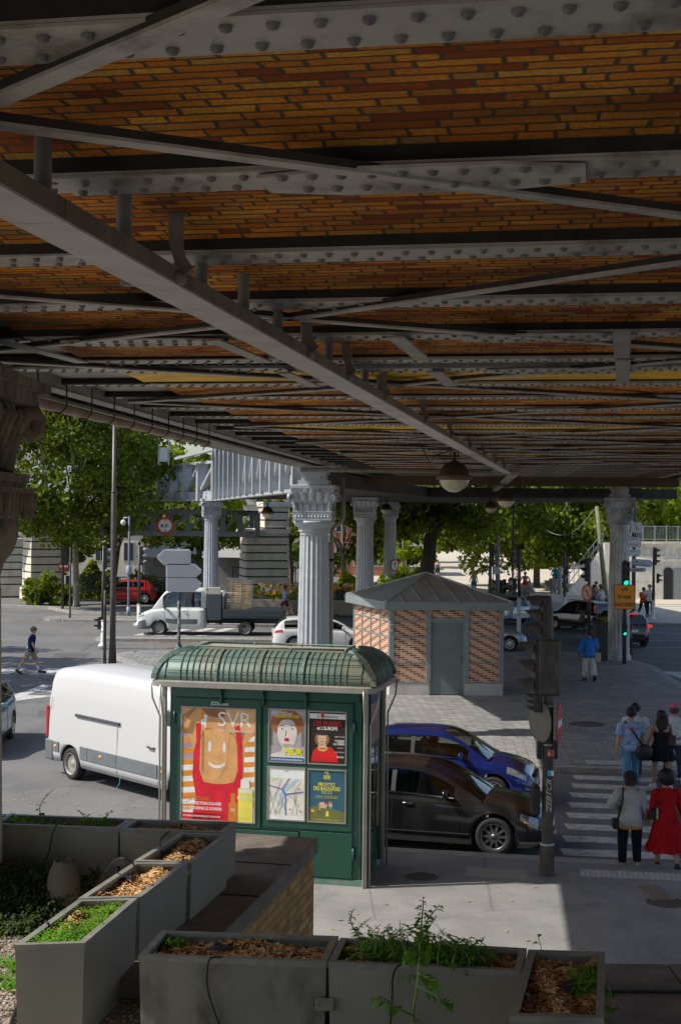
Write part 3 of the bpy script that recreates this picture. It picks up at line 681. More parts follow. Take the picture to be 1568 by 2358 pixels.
# weathered stone capital at the left edge
st_w = M('weathered_stone', (.22, .18, .125), .9, var=.35, sc=6, bump=.8, bs=22, dirt=(.02, .016, .012), dsc=4)
t = thing('stone_column', 'weathered blackened stone column with a scrolled capital at the left edge', 'column', (-3.12, 10.2, 0), .0)
m = MB(); m.lathe([(.68, 0), (.65, 3), (.62, 5.2), (.62, 5.4)], 40); m.build('shaft', M('stone_shaft', (.42, .37, .3), .85, var=.2, sc=4, bump=.3, dirt=(.2, .16, .1)), t)
m = MB(); m.lathe([(.62, 5.35), (.61, 5.5), (.64, 5.6), (.71, 5.7), (.74, 5.8), (.74, 5.95)], 40)
m.box(-.72, -.72, 5.95, .72, .72, 6.16); m.box(-.735, -.735, 5.93, .735, .735, 5.96); m.box(-.66, -.66, 6.16, .66, .66, 6.2); m.box(-.68, -.68, 6.2, .68, .68, 6.27); m.box(-.5, -.5, 6.27, .5, .5, 6.31)
m.lathe([(.72, 6.31), (.74, 6.4), (.66, 6.7), (.68, 6.85)], 4, ph=pi/4, smooth=False)
for s in range(4):
    m.T = Matrix.Rotation(s*pi/2, 4, 'Z'); m.smooth = True
    for i in range(11): m.tube([(-.61+i*.122, -.725, 5.985), (-.61+i*.122, -.735, 6.12)], .03, 6)
    for i in range(5): x = -.36+i*.18; m.tube([(x, -.5, 6.32), (x*1.05, -.55, 6.5), (x*1.1, -.62, 6.7), (x*1.1, -.68, 6.74)], [.05, .065, .07, .04], 8)
    m.T = Matrix.Rotation(s*pi/2+pi/4, 4, 'Z')
    m.tube([(0, -.72, 6.3), (0, -.76, 6.45), (0, -.82, 6.62), (0, -.9, 6.74), (0, -.99, 6.76), (0, -1.03, 6.7), (0, -1.02, 6.61), (0, -.96, 6.57), (0, -.91, 6.62), (0, -.94, 6.68)], [.09, .08, .08, .085, .08, .075, .07, .06, .05, .03], 10)
    m.smooth = False
m.T = None
m.box(-.74, -.74, 6.8, .74, .74, 6.9); m.box(-.82, -.82, 6.9, .82, .82, 6.97); m.box(-.56, -.56, 6.98, .56, .56, 7.1)
m.build('capital', st_w, t)
m = MB(); m.lathe([(.5, 7.1), (.42, 7.15), (.36, 7.35), (.4, 7.5)], 12); m.build('bearing', steel_w, t)
# ================================================================ TERRACE, PLANTERS, KIOSK, HUT
gravel = M('terrace_gravel', (.2, .17, .14), .95, sc=30, var=.5, bump=.8, bs=35)
m = MB(); P = [tuple(at(0, 1872, 3.05)[:2])]
m.prism([(-6, 1.5), (3.6, 1.5), (3.6, 8.3), (-.55, 8.4), (-.95, 9.3), (-.4, 11.9), (-6, 12.4)], -.02, 3.05); tag(m.build('terrace', gravel), kind='structure')
# loose gravel stones
m = MB()
for i in range(2600):
    p = at(random.uniform(-30, 330), random.uniform(2050, 2420), 3.05)
    if random.random() < .5: p = at(random.uniform(-30, 110), random.uniform(2150, 2420), 3.05)
    r = random.uniform(.006, .018); a = random.random()*6
    m.lathe([(r*.6, 0), (r, r*.35), (r*.5, r*.8), (.0006, r*.85)], 5, (p.x, p.y, 3.05), False, False, a, random.uniform(.7, 1.3), 1)
def Mstone():
    g = NG('gravel_stone'); v = g.n('ShaderNodeTexVoronoi'); v.inputs['Scale'].default_value = 28; g.L(g.pos(), v.inputs['Vector'])
    sp = g.n('ShaderNodeSeparateColor'); g.L(v.outputs['Color'], sp.inputs[0])
    g.set(Base_Color=g.ramp(sp.outputs[0], [(0, (.12, .09, .06)), (.4, (.25, .21, .17)), (.75, (.42, .38, .33)), (1, (.3, .18, .08))]), Roughness=.9); return g.m
tag(m.build('gravel', Mstone(), flip=False), 'loose brown gravel on the terrace by the planters', 'gravel', kind='stuff')
# brick parapet with stone coping
BRK = [(0, (.36, .16, .05)), (.3, (.52, .28, .09)), (.6, (.62, .36, .13)), (.85, (.42, .17, .05)), (1, (.6, .4, .17))]
wallb = brickmat('parapet_brick', .335, .66, .072, .33, BRK, (.22, .17, .11), .012, 'x', 'z', jit=0, stain=(.16, .1, .05), wob=.002)
cope = M('coping_stone', (.17, .14, .115), .8, sc=4, var=.25, bump=.35, bs=30, dirt=(.09, .07, .055), dsc=3)
t = thing('parapet_wall', 'brick parapet wall with worn brown stone coping in front of the kiosk', 'wall', (0, 0, 0))
A = Vector((-.2, 11.9)); Bp = Vector((-1.25, 7.0)); ang = atan2((A-Bp).y, (A-Bp).x); L = (A-Bp).length
m = MB(); m.box(1.3, 0, 0, L, .55, 3.06); o = m.build('brick_face', wallb, t, (Bp.x, Bp.y, 0), ang)
m = MB(); n = 4
for i in range(n): m.bbox(1.3+(L-1.3)/n*i+.003-.02, -.03, 3.07, 1.3+(L-1.3)/n*(i+1)-.003+.03, .78, 3.2, .008)
m.build('coping', cope, t, (Bp.x, Bp.y, 0), ang)
t2 = thing('parapet_wall', 'low stone parapet with flaking dark coping at the lower right corner', 'wall', (0, 0, 0))
m = MB(); m.box(1.4, 8.2, 2.95, 5.2, 8.5, 3.2); 
for i in range(4): m.bbox(1.42+i*.62, 8.16, 3.2, 1.42+i*.62+.612, 8.55, 3.235, .006)
m.build('coping', cope, t2)
m = MB(); 
for i in range(4):
    for j in range(3): m.bbox(1.42+i*.9+(.3 if j % 2 else 0), 6.6+j*.52, 3.06, 1.42+i*.9+.892+(.3 if j % 2 else 0), 6.6+j*.52+.512, 3.19, .006)
m.build('paving_slab', cope, t2)
m = MB(); m.box(1.42, 8.2, 0, 5.2, 8.47, 2.95); m.build('brick_face', wallb, t2)
# planters
pm = M('planter_metal', (.235, .225, .18), .5, sc=2.5, var=.1, dirt=(.22, .2, .16), dsc=1.3)
pm_st = M('planter_metal_stained', (.2, .195, .16), .5, sc=2.5, var=.1, dirt=(.065, .065, .035), dsc=4.5)
rim_m = M('planter_rim', (.19, .19, .165), .45, sc=6, var=.15, dirt=(.3, .28, .22), dsc=5)
soil = M('soil', (.13, .075, .035), .95, sc=30, var=.5, bump=.8, bs=40)
def Mchip():
    g = NG('mulch_chip'); v = g.n('ShaderNodeTexVoronoi'); v.inputs['Scale'].default_value = 40; g.L(g.obj(), v.inputs['Vector'])
    sp = g.n('ShaderNodeSeparateColor'); g.L(v.outputs['Color'], sp.inputs[0])
    g.set(Base_Color=g.ramp(sp.outputs[0], [(0, (.16, .07, .025)), (.35, (.4, .2, .07)), (.7, (.62, .36, .14)), (1, (.75, .52, .26))]), Roughness=.85); return g.m
chip = Mchip()
PLT = {}
def planter(key, cs, label, chips=900, h=.56, mat=None, z=3.6):
    P = [at(x, y, z) for x, y in cs]; c = sum(P, Vector())/4; c.z = z-h
    t = thing('planter', label, 'planter', c, 0, 'grey metal planters on the terrace')
    Q = [p-c for p in P]; q2 = [Vector((p.x, p.y)) for p in Q]; ce = Vector((0, 0))
    def ins(dd):
        r = []
        for i in range(4):
            a, b, c_ = q2[i-1], q2[i], q2[(i+1) % 4]; u = (a-b).normalized(); v = (c_-b).normalized(); s_ = abs(u.x*v.y-u.y*v.x)
            r.append(b+(u+v)*dd/max(s_, .2))
        return r
    o0 = q2; tap = ins(.012); i1 = ins(.035); i2 = ins(.022)
    m = MB(); m.ring([[(p.x, p.y, 0) for p in tap], [(p.x, p.y, h-.03) for p in o0]], True, False, False)
    m.ring([[(p.x, p.y, h-.005) for p in i2], [(p.x, p.y, h-.2) for p in i2]], True, False, False)
    m.build('box', mat or pm, t, flip=False)
    m = MB(); ou = ins(-.004)
    m.ring([[(p.x, p.y, h-.03) for p in ou], [(p.x, p.y, h) for p in ou], [(p.x, p.y, h) for p in i1], [(p.x, p.y, h-.02) for p in i1], [(p.x, p.y, h-.02) for p in i2]], True, False, False)
    m.build('rim', rim_m, t, flip=False)
    def uv(a, b): return (i1[0]*(1-a)+i1[1]*a)*(1-b)+(i1[3]*(1-a)+i1[2]*a)*b
    def hz(a, b): return h-.055+.014*sin(a*7+b*3+c.x*9)+.01*sin(b*9+a*11)
    m = MB(); N = 14
    m.add([(*uv(i/N, j/N), hz(i/N, j/N)) for i in range(N+1) for j in range(N+1)], [(i*(N+1)+j, i*(N+1)+j+1, (i+1)*(N+1)+j+1, (i+1)*(N+1)+j) for i in range(N) for j in range(N)], True)
    m.build('soil', soil, t, flip=False)
    m = MB()
    for k in range(chips):
        a, b = random.uniform(.02, .98), random.uniform(.02, .98); p = uv(a, b); zz = hz(a, b)+random.uniform(.002, .016)
        an = random.random()*pi; l = random.uniform(.012, .034); w_ = random.uniform(.002, .005); ti = random.uniform(-.35, .35); dx, dy = cos(an), sin(an)
        m.add([(p.x-dx*l-dy*w_, p.y-dy*l+dx*w_, zz-l*ti), (p.x+dx*l-dy*w_, p.y+dy*l+dx*w_, zz+l*ti), (p.x+dx*l+dy*w_, p.y+dy*l-dx*w_, zz+l*ti+.002), (p.x-dx*l+dy*w_, p.y-dy*l-dx*w_, zz-l*ti+.002)], [(0, 1, 2, 3)])
    tag(m.build('mulch', chip, t, flip=False), kind='stuff')
    PLT[key] = (c, uv, hz); return t
planter('P1', [(35, 2177), (194, 2172), (315.6, 2069), (180, 2073)], 'grey planter full of low ferny greens, end face lit, nearest in the slanting row', 1500)
planter('P2', [(181, 2070), (323, 2066), (432, 1987), (309, 1987)], 'grey planter with mulch, black scraps and looping hoses, second in the slanting row', 1700)
planter('P3', [(310, 1983), (441, 1986), (525, 1921), (417, 1918)], 'grey planter of bare mulch, farthest in the slanting row beside the parapet', 1700)
planter('P4', [(276, 1909), (514, 1917), (544, 1893), (309, 1887)], 'grey planter of bare mulch in the back row just below the bathing poster column', 1200)
planter('P5', [(-12, 1898), (273, 1908), (306, 1886), (21, 1875)], 'long grey planter with small green seedlings in the back row at the left', 1200)
planter('P6', [(-320, 1888), (-18, 1897), (13, 1874), (-285, 1866)], 'grey planter cut off by the left edge of the picture', 300)
planter('P7', [(321, 2201), (751, 2216), (778, 2157), (374, 2144)], 'grey planter with dark stains on its face, leftmost of the front row', 2400, mat=pm_st)
planter('P8', [(757, 2216), (1198, 2237), (1211, 2185), (785, 2161)], 'grey planter with tall leafy weeds in the middle of the front row', 2000)
planter('P9', [(1175, 2340), (1389, 2345), (1391, 2193), (1218, 2188)], 'grey planter seen end on with mulch and a black scrap, right of the front row', 3000)
# hinge plates joining planters, black scraps, hoses
black = M('black_rubber', (.015, .015, .016), .6, var=.3)
def brk(px, py, z, lab):
    p = atY(px, py, z); m = MB(); m.bbox(-.05, -.012, -.035, .05, 0, .035, .004); m.lathe([(.007, 0), (.001, 0)], 8, (-.03, -.0125, 0)); o = m.build('bracket', rim_m, None, p); tag(o, lab, 'bracket')
brk(748, 2314, 7.385, 'small square metal plate bridging the gap between the two front planters'); brk(273, 1984, 10.36, 'small metal plate bridging the gap between the back row planters')
def scrap(px, py, r, lab, z=3.52):
    p = at(px, py, z); m = MB(); N = 9; rr = [r*random.uniform(.6, 1.2) for _ in range(N)]
    m.ring([[(rr[j]*k*cos(2*pi*j/N), rr[j]*k*.55*sin(2*pi*j/N), zz+random.uniform(-.006, .012)) for j in range(N)] for k, zz in ((1.05, 0), (.95, .035), (.5, .055), (.05, .05))], True, False, False)
    tag(m.build('plastic_scrap', M('black_plastic_film', (.03, .032, .034), .45, var=.3, bump=.3, bs=30), None, p, random.uniform(-.4, .4)), lab, 'plastic scrap')
scrap(512, 2203, .11, 'crumpled black plastic scrap on the mulch of the stained front planter'); scrap(1320, 2290, .13, 'crumpled black plastic scrap in the planter seen end on')
scrap(268, 2040, .06, 'crumpled black scrap under the hose loop, left one'); scrap(298, 2040, .05, 'crumpled black scrap under the hose loop, right one'); scrap(420, 1976, .06, 'black scrap in the near corner of the farthest slanting planter')
def hose(pts, r, lab, name='hose', cat='hose'):
    m = MB(); m.smooth = True; P = [(at(x, y, z) if z < 5 else atY(x, y, z)) for x, y, z in pts]; Q = []
    for i in range(len(P)-1):
        a, b, c_, d_ = P[max(i-1, 0)], P[i], P[i+1], P[min(i+2, len(P)-1)]
        for k in range(6):
            u = k/6; Q.append(.5*((2*b)+(c_-a)*u+(2*a-5*b+4*c_-d_)*u*u+(3*b-a-3*c_+d_)*u**3))
    Q.append(P[-1]); m.tube(Q, r, 7); tag(m.build(name, black, None), lab, cat)
hose([(510, 2205, 3.6), (485, 2208, 3.615), (478, 2230, 7.42), (477, 2270, 7.42), (490, 2320, 7.42), (512, 2375, 7.42)], .0055, 'black hose hanging down the face of the stained front planter')
hose([(925, 2222, 3.62), (912, 2230, 3.61), (904, 2255, 7.33), (903, 2300, 7.33), (898, 2370, 7.33)], .0055, 'black hose hanging down the face of the planter with tall weeds')
hose([(130, 1900, 3.61), (120, 1925, 10.42), (112, 1965, 10.42), (90, 2005, 10.38), (50, 2030, 3.07)], .006, 'black hose curving down from the back left planter to the ground')
hose([(390, 1914, 3.61), (372, 1932, 3.55), (369, 1950, 3.6), (376, 1970, 3.53)], .006, 'black hose crossing between the back row and the slanting planters')
hose([(243, 2010, 3.5), (262, 1986, 3.72), (285, 1978, 3.78), (308, 1992, 3.72), (312, 2020, 3.6), (300, 2040, 3.53)], .006, 'black hose looping over the second slanting planter')
hose([(104, 2124, 3.61), (112, 2128, 3.62), (115, 2150, 3.53)], .006, 'short black hose hooked over the rim of the ferny planter')
hose([(1235, 2330, 3.52), (1222, 2300, 3.62), (1213, 2290, 3.62), (1210, 2310, 3.5)], .006, 'short black hose hooked over the rim of the planter seen end on')
hose([(60, 2300, 3.07), (36, 2330, 3.08), (20, 2380, 3.06)], .014, 'thick dark pipe on the gravel at the lower left')
# clay pot with broken rim
p = atY(146, 2132, 9.95); p.z = 3.05
m = MB(); N = 28; prof = [(.08, 0), (.1, .06), (.118, .16), (.12, .26), (.105, .35), (.078, .41), (.072, .44)]
m.ring([[(r*cos(2*pi*j/N), r*sin(2*pi*j/N), z+(.02*sin(j*1.9)*sin(j*.7) if i == 6 else 0)) for j in range(N)] for i, (r, z) in enumerate(prof)]+[[(r*cos(2*pi*j/N), r*sin(2*pi*j/N), z) for j in range(N)] for r, z in ((.062, .43), (.07, .3), (.02, .15))], True, True, True)
tag(m.build('clay_pot', M('clay', (.12, .1, .08), .8, sc=8, var=.25, bump=.3, dirt=(.1, .09, .07), dsc=6), None, p), 'round grey clay pot with a broken rim among the terrace weeds', 'pot')

# ---------------------------------------------------------------- plants
lf_b = Mleaf('leaf_bright', (.08, .21, .02), (.2, .44, .04), .4); lf_d = Mleaf('leaf_dark', (.025, .05, .012), (.07, .12, .03)); stem_m = M('green_stem', (.16, .26, .06), .6, var=.2)
def leafq(m, p, d_, l, w_, droop=.3, fold=.25):
    d_ = Vector(d_).normalized(); s_ = d_.cross(Vector((0, 0, 1)))
    s_ = s_.normalized() if s_.length > .05 else Vector((1, 0, 0)); u = s_.cross(d_)
    P = Vector(p); a = P+d_*l*.45+s_*w_+u*w_*fold; b = P+d_*l*.45-s_*w_+u*w_*fold; mid = P+d_*l*.5; e = P+d_*l-Vector((0, 0, droop*l))
    m.add([P, a, e, b, mid], [(0, 1, 4), (1, 2, 4), (2, 3, 4), (3, 0, 4)], True)
def rdir(zmin=-.3, zmax=.8):
    a = random.random()*6.283; z = random.uniform(zmin, zmax); r = sqrt(max(0, 1-z*z)); return Vector((r*cos(a), r*sin(a), z))
def stalk(ms, ml, base, tip, n, l, w_, bend=.1):
    base = Vector(base); tip = Vector(tip); b = rdir(-.1, .1)*bend; pts = [base+(tip-base)*(k/6)+b*sin(pi*k/6) for k in range(7)]
    ms.tube(pts, [.006*(1-k*.12) for k in range(7)], 5)
    for k in range(n):
        s_ = .15+.85*k/n+random.uniform(-.03, .03); s_ = min(.99, max(0, s_)); i = min(5, int(s_*6)); p = pts[i]+(pts[i+1]-pts[i])*(s_*6-i)
        sc = (1.1-.75*s_); leafq(ml, p, rdir(-.1, .6), l*sc*random.uniform(.7, 1.2), w_*sc, .35)
def fern(ml, base, n, h, l):
    for k in range(n):
        d_ = rdir(.3, .95); p = Vector(base)
        tip = p+d_*h*random.uniform(.6, 1)
        for j in range(5): leafq(ml, p+(tip-p)*(j/5), rdir(0, .7), l*random.uniform(.7, 1.2), l*.22, .4)
def plant(name, label, cat, build, leaf, par=None, group=None):
    ms = MB(); ms.smooth = True; ml = MB(); build(ms, ml)
    t = thing(name, label, cat, (0, 0, 0), 0, group)
    if ms.v: ms.build('stem', stem_m, t, flip=False)
    ml.build('foliage', leaf, t, flip=False); return t
def inP(k, a, b): c, uv, hz = PLT[k]; q = uv(a, b); return Vector((c.x+q.x, c.y+q.y, c.z+hz(a, b)))
def b1(ms, ml):
    for i in range(230):
        a = random.random(); b = random.random()
        if a < .45 and b > .35 and random.random() < .85: continue
        fern(ml, inP('P1', .05+.9*a, .03+.94*b), 5, .09, .026)
plant('fern_patch', 'bright green ferny seedlings filling the nearest slanting planter', 'plant', b1, lf_b)
def b5(ms, ml):
    for i in range(46):
        a = random.choice([random.gauss(.35, .1), random.gauss(.85, .06), random.gauss(.1, .05)]); fern(ml, inP('P5', min(.97, max(.03, a)), random.uniform(.1, .9)), 6, .1, .035)
    for a, h in ((.36, .3), (.55, .17), (.88, .12), (.6, .14)): q = inP('P5', a, .5); stalk(ms, ml, q, q+Vector((.05, 0, h)), 9, .07, .022)
plant('seedlings', 'small green seedlings scattered in the long back left planter', 'plant', b5, lf_b)
def b8(ms, ml):
    for i in range(75):
        a = random.uniform(.1, .64); q = inP('P8', a, random.uniform(.2, .9)); stalk(ms, ml, q, q+Vector((random.uniform(-.07, .07), random.uniform(-.05, .05), random.uniform(.06, .2))), 14, .06, .02)
    for i in range(22):
        a = random.uniform(.6, .8); q = inP('P8', a, random.uniform(.2, .8)); stalk(ms, ml, q, q+Vector((random.uniform(-.05, .08), 0, random.uniform(.08, .16))), 8, .09, .035)
    q = inP('P8', .2, .6); stalk(ms, ml, q, q+Vector((-.13, .05, .24)), 26, .06, .016); stalk(ms, ml, q, q+Vector((-.03, .05, .19)), 20, .06, .016)
plant('weeds', 'leafy nettle like weeds crowding the middle front planter', 'plant', b8, lf_b)
def b9(ms, ml):
    b = at(955, 2380, 3.06); tip = atY(975, 2075, 7.5)
    pts = [b, atY(950, 2340, 7.15), atY(962, 2260, 7.2), atY(966, 2180, 7.3), tip]
    ms.tube(pts, [.009, .008, .007, .005, .003], 6)
    for k in range(44):
        s_ = k/44; x = 966+6*s_; y = 2190-120*s_; p = atY(x, y, 7.3+.2*s_); L_ = .085*(1-.6*s_); leafq(ml, p, rdir(-.2, .5), L_, L_*.24, .3)
    for px, py, qx, qy, n in ((966, 2150, 1012, 2085, 16), (966, 2180, 1005, 2110, 14), (965, 2160, 930, 2130, 10), (964, 2250, 925, 2255, 6)):
        a = atY(px, py, 7.3); c_ = atY(qx, qy, 7.25); ms.tube([a, (a+c_)/2+Vector((0, 0, .01)), c_], .003, 5)
        for k in range(n): leafq(ml, a+(c_-a)*(k/n), rdir(-.2, .5), .05, .013, .3)
    for px, py, qx, qy in ((960, 2240, 1000, 2262), (958, 2270, 1035, 2312), (950, 2340, 868, 2300), (962, 2215, 990, 2190), (962, 2215, 935, 2195)):   # lobed lower leaves
        a = atY(px, py, 7.15); c_ = atY(qx, qy, 7.0); ms.tube([a, c_], .004, 5); u = (c_-a)
        for k in range(8):
            s_ = .3+.7*k/7
            for sgn in (-1, 1): leafq(ml, a+u*s_+rdir()*.006, u.normalized()*random.uniform(.3, .7)+Vector((0, random.uniform(-.3, .3), .45*sgn)), random.uniform(.035, .06), .017, .3)
plant('tall_weed', 'tall lone weed with a leafy spire rising in front of the middle planter', 'plant', b9, lf_b)
def b10(ms, ml):
    for px, py, h in ((1240, 2390, .34), (1215, 2390, .2), (1290, 2390, .22), (1330, 2390, .2), (1150, 2390, .12), (1120, 2392, .06), (1190, 2392, .1), (1370, 2392, .16)):
        q = at(px, py, 3.15); stalk(ms, ml, q, q+Vector((.0, .08, h+.2)), 12, .11, .04)
plant('broad_weeds', 'bright broad leaved weeds at the bottom edge in front of the end on planter', 'plant', b10, lf_b)
def b11(ms, ml):
    for i in range(60): fern(ml, inP('P9', random.uniform(.66, .96), random.uniform(.45, .88)), 5, .09, .028)
plant('fern_clump', 'small bright ferny clump in the planter seen end on', 'plant', b11, lf_b)
def b12(ms, ml):
    q = inP('P7', .06, .8); fern(ml, q, 12, .08, .05); fern(ml, q+Vector((.05, 0, 0)), 8, .06, .05)
plant('sprout', 'tiny green sprout in the corner of the stained front planter', 'plant', b12, lf_b)
def b13(ms, ml):
    for i in range(1500):
        px = random.uniform(-40, 215); py = random.uniform(1998, 2155)
        if px > 35+(2177-py)*1.25-12 or (px > 104 and py < 2035+6*sin(px)): continue
        q = atY(px, py, 10.2-(py-1998)/157*.6); k = random.uniform(.5, 1)
        for j in range(3):
            d_ = rdir(.2, .9); p = q.copy(); 
            for n_ in range(5): p = p+d_*.035*k; d_.z -= .22; leafq(ml, p, rdir(-.4, .6), .04, .009, .5)
    for px, py in ((20, 2035), (45, 2030), (98, 2060), (205, 2050), (225, 2030), (0, 2030)):
        q = atY(px, py, 10.1)
        for j in range(14): leafq(ml, q, rdir(.5, .95), random.uniform(.12, .22), .016, .3)
plant('ground_weeds', 'drooping dark green weeds covering the terrace at the left', 'plant', b13, Mleaf('leaf_droop', (.035, .06, .02), (.12, .16, .05)))['kind'] = 'stuff'
def b14(ms, ml):
    for i in range(40): fern(ml, at(random.uniform(-20, 45), random.uniform(2215, 2290), 3.05), 3, .07, .035)
plant('ground_herb', 'green herb patch on the gravel at the left edge', 'plant', b14, lf_b)

# ---------------------------------------------------------------- the newspaper kiosk
KP = Vector((-2.82, 22.52)); KQ = Vector((.43, 21.81)); kang = atan2(KQ.y-KP.y, KQ.x-KP.x); KW = (KQ-KP).length; KD = 1.5
green = M('kiosk_green', (.012, .082, .052), .3, var=.15, sc=3, coat=.3, dirt=(.03, .1, .075), dsc=1.2); green_d = M('kiosk_green_panel', (.01, .068, .044), .35, var=.15, sc=2, coat=.2)
kgrey = M('kiosk_grey_metal', (.36, .34, .3), .35, .4, var=.1, sc=4); roofg = M('kiosk_roof_green', (.105, .17, .14), .45, .1, var=.2, sc=3, dirt=(.19, .17, .11), dsc=1.1)
k = thing('kiosk', 'dark green newspaper kiosk with curved ribbed roof and poster panels', 'kiosk', (KP.x, KP.y, .1), kang)
m = MB(); m.box(.08, .05, 0, KW-.08, KD-.05, 3.05); m.build('body', green, k)
m = MB(); m.box(.09, .02, .0, KW-.02, .06, .1); m.build('plinth', M('kiosk_plinth', (.1, .2, .15), .6, dirt=(.25, .24, .2), dsc=4), k)
def pane_frame(x0, x1, z0, z1, y=.05, name='door', mat=None):
    m = MB(); m.bbox(x0, y-.045, z0, x1, y, z1, .006); return m.build(name, mat or green_d, k)
d1 = pane_frame(.2, 1.62, .83, 2.88); d2 = pane_frame(1.67, 3.12, .86, 2.88); d3 = pane_frame(2.28, 3.12, .12, .83, name='lower_door'); d4 = pane_frame(.2, 2.25, .12, .8, name='lower_door')
for d_, x, zs in ((d1, .17, (2.55,)), (d2, 3.14, (2.5,)), (d3, 3.14, (.5, ))):
    for z in zs: m = MB(); m.lathe([(.02, z-.1), (.02, z+.1)], 8, (x, -.0, 0)); m.build('hinge', green_d, d_)
m = MB(); m.box(.1, .0, 2.9, KW-.1, .05, 3.05)
for x in (.95, 1.65, 2.35): m.box(x, -.14, 2.98, x+.03, 0, 3.06); m.box(x, -.08, 2.8, x+.03, 0, 2.98)
m.build('fascia_beam', green, k)
# corner posts: pairs of slim tubes splaying into the eave
for ix, x in enumerate((0, KW)):
    for iy, y in enumerate((0, KD)):
        sx = -1 if ix == 0 else 1; sy = -1 if iy == 0 else 1; m = MB()
        m.bbox(x-.035, y-.035, 0, x+.035, y+.035, 3.08, .01); m.smooth = True
        m.tube([(x+sx*.075, y, 0), (x+sx*.075, y, 2.55), (x+sx*.2, y+sy*.03, 2.86), (x+sx*.22, y+sy*.04, 3.1)], .016, 8); m.tube([(x, y+sy*.07, 0), (x, y+sy*.07, 2.55), (x-sx*.0, y+sy*.18, 2.86), (x, y+sy*.2, 3.1)], .016, 8)
        m.smooth = False; m.build('corner_post', kgrey, k)
# eave
def rrect(x0, y0, x1, y1, r, n=5):
    P = []
    for cx_, cy_, a0 in ((x1-r, y0+r, -pi/2), (x1-r, y1-r, 0), (x0+r, y1-r, pi/2), (x0+r, y0+r, pi)):
        for i in range(n+1): a = a0+pi/2*i/n; P.append((cx_+r*cos(a), cy_+r*sin(a)))
    return P
m = MB(); ov = .2
E = rrect(-ov, -ov, KW+ov, KD+ov, .2); E2 = rrect(-ov+.03, -ov+.03, KW+ov-.03, KD+ov-.03, .18)
m.ring([[(x, y, 3.06) for x, y in E2], [(x, y, 3.07) for x, y in E], [(x, y, 3.15) for x, y in E], [(x, y, 3.17) for x, y in E2]], True, True, False); m.build('eave', kgrey, k)
# curved ribbed roof
m = MB(); rings = []; RH = .46; e0 = .14
for i in range(9):
    a = pi/2*i/8; ins_ = -e0+.5*(1-cos(a)); z = 3.17+RH*sin(a)
    rings.append([(x, y, z) for x, y in rrect(ins_, ins_, KW-ins_, KD-ins_, max(.02, .06*(1-i/9)), 3)])
m.ring(rings, True, True, True); rf = m.build('roof', roofg, k)
m = MB()
def rib(mb, pts, w_, h_, ax):
    for a, b in zip(pts, pts[1:]): mb.bar(a, b, w_, h_, (0, -1, .5) if ax == 'y' else (-1 if ax == 'l' else 1, 0, .5))
n = 27
for i in range(n+1):
    x = .3+(KW-.6)*i/n; big = i in (6, 13, 20)
    pts = [(x, -e0+.5*(1-cos(pi/2*j/8))-.004, 3.175+RH*sin(pi/2*j/8)) for j in range(9)]; rib(m, pts, .04 if big else .012, .05 if big else .022, 'y')
    pts = [(x, KD-(p[1]), p[2]) for p in pts]; rib(m, pts, .012, .02, 'y')
n = 15
for i in range(n+1):
    y = .22+(KD-.44)*i/n
    for s_ in (0, 1):
        pts = [((KW+e0-.5*(1-cos(pi/2*j/8))+.004) if s_ else (-e0+.5*(1-cos(pi/2*j/8))-.004), y, 3.175+RH*sin(pi/2*j/8)) for j in range(9)]; rib(m, pts, .02 if i != 8 else .05, .03, 'l')
for (x, y) in ((0, 0), (KW, 0), (KW, KD), (0, KD)):
    sx = 1 if x == 0 else -1; sy = 1 if y == 0 else -1
    pts = [(x+sx*(-e0+.5*(1-cos(pi/2*j/8))), y+sy*(-e0+.5*(1-cos(pi/2*j/8))), 3.18+RH*sin(pi/2*j/8)) for j in range(9)]; rib(m, pts, .09, .04, 'y')
m.build('roof_rib', roofg, rf)
m = MB(); m.smooth = True
for a in (.35, .75, 1.0):
    y = -e0+.5*(1-cos(a))-.03; z = 3.175+RH*sin(a); m.tube([(.05, y, z), (KW-.05, y, z)], .005, 6)
for x in (.05, KW-.05): m.tube([(x, -e0-.01, 3.2), (x, -e0+.06, 3.42), (x, -e0+.23, 3.6)], .008, 6)
m.build('roof_wire', M('black_wire', (.02, .03, .028), .4), rf)
m = MB(); m.smooth = True; zt = 3.17+RH+.05
m.tube([(.42, .4, zt), (KW-.42, .4, zt), (KW-.42, KD-.4, zt), (.42, KD-.4, zt), (.42, .4, zt)], .018, 8)
for x in (.42, 1.2, 2.0, KW-.42):
    for y in (.4, KD-.4): m.tube([(x, y, zt-.06), (x, y, zt+.015)], .022, 8)
m.build('roof_rail', roofg, rf)
m = MB(); m.box(.46, .44, 3.17+RH, KW-.46, KD-.44, 3.17+RH+.025); m.build('roof_top_panel', M('dusty_panel', (.34, .31, .25), .8, var=.1, sc=2, dirt=(.25, .22, .17)), rf)
# glazed right side with green base
m = MB(); m.box(KW-.06, .1, .7, KW-.03, KD-.1, 2.95); gl = m.build('side_glass', M('side_glass_dark', (.01, .016, .016), .04, spec=.8, rv=.0, coat=1), k)
m = MB()
for y in (.07, .45, KD-.1): m.box(KW-.07, y, .1, KW-.015, y+.035, 3.0)
m.build('side_frame', green_d, k)
m = MB(); m.box(KW-.028, .55, 2.15, KW-.026, KD-.2, 2.8); m.build('side_poster', M('side_poster', (.3, .2, .19), .4, sc=5, var=.4), k)
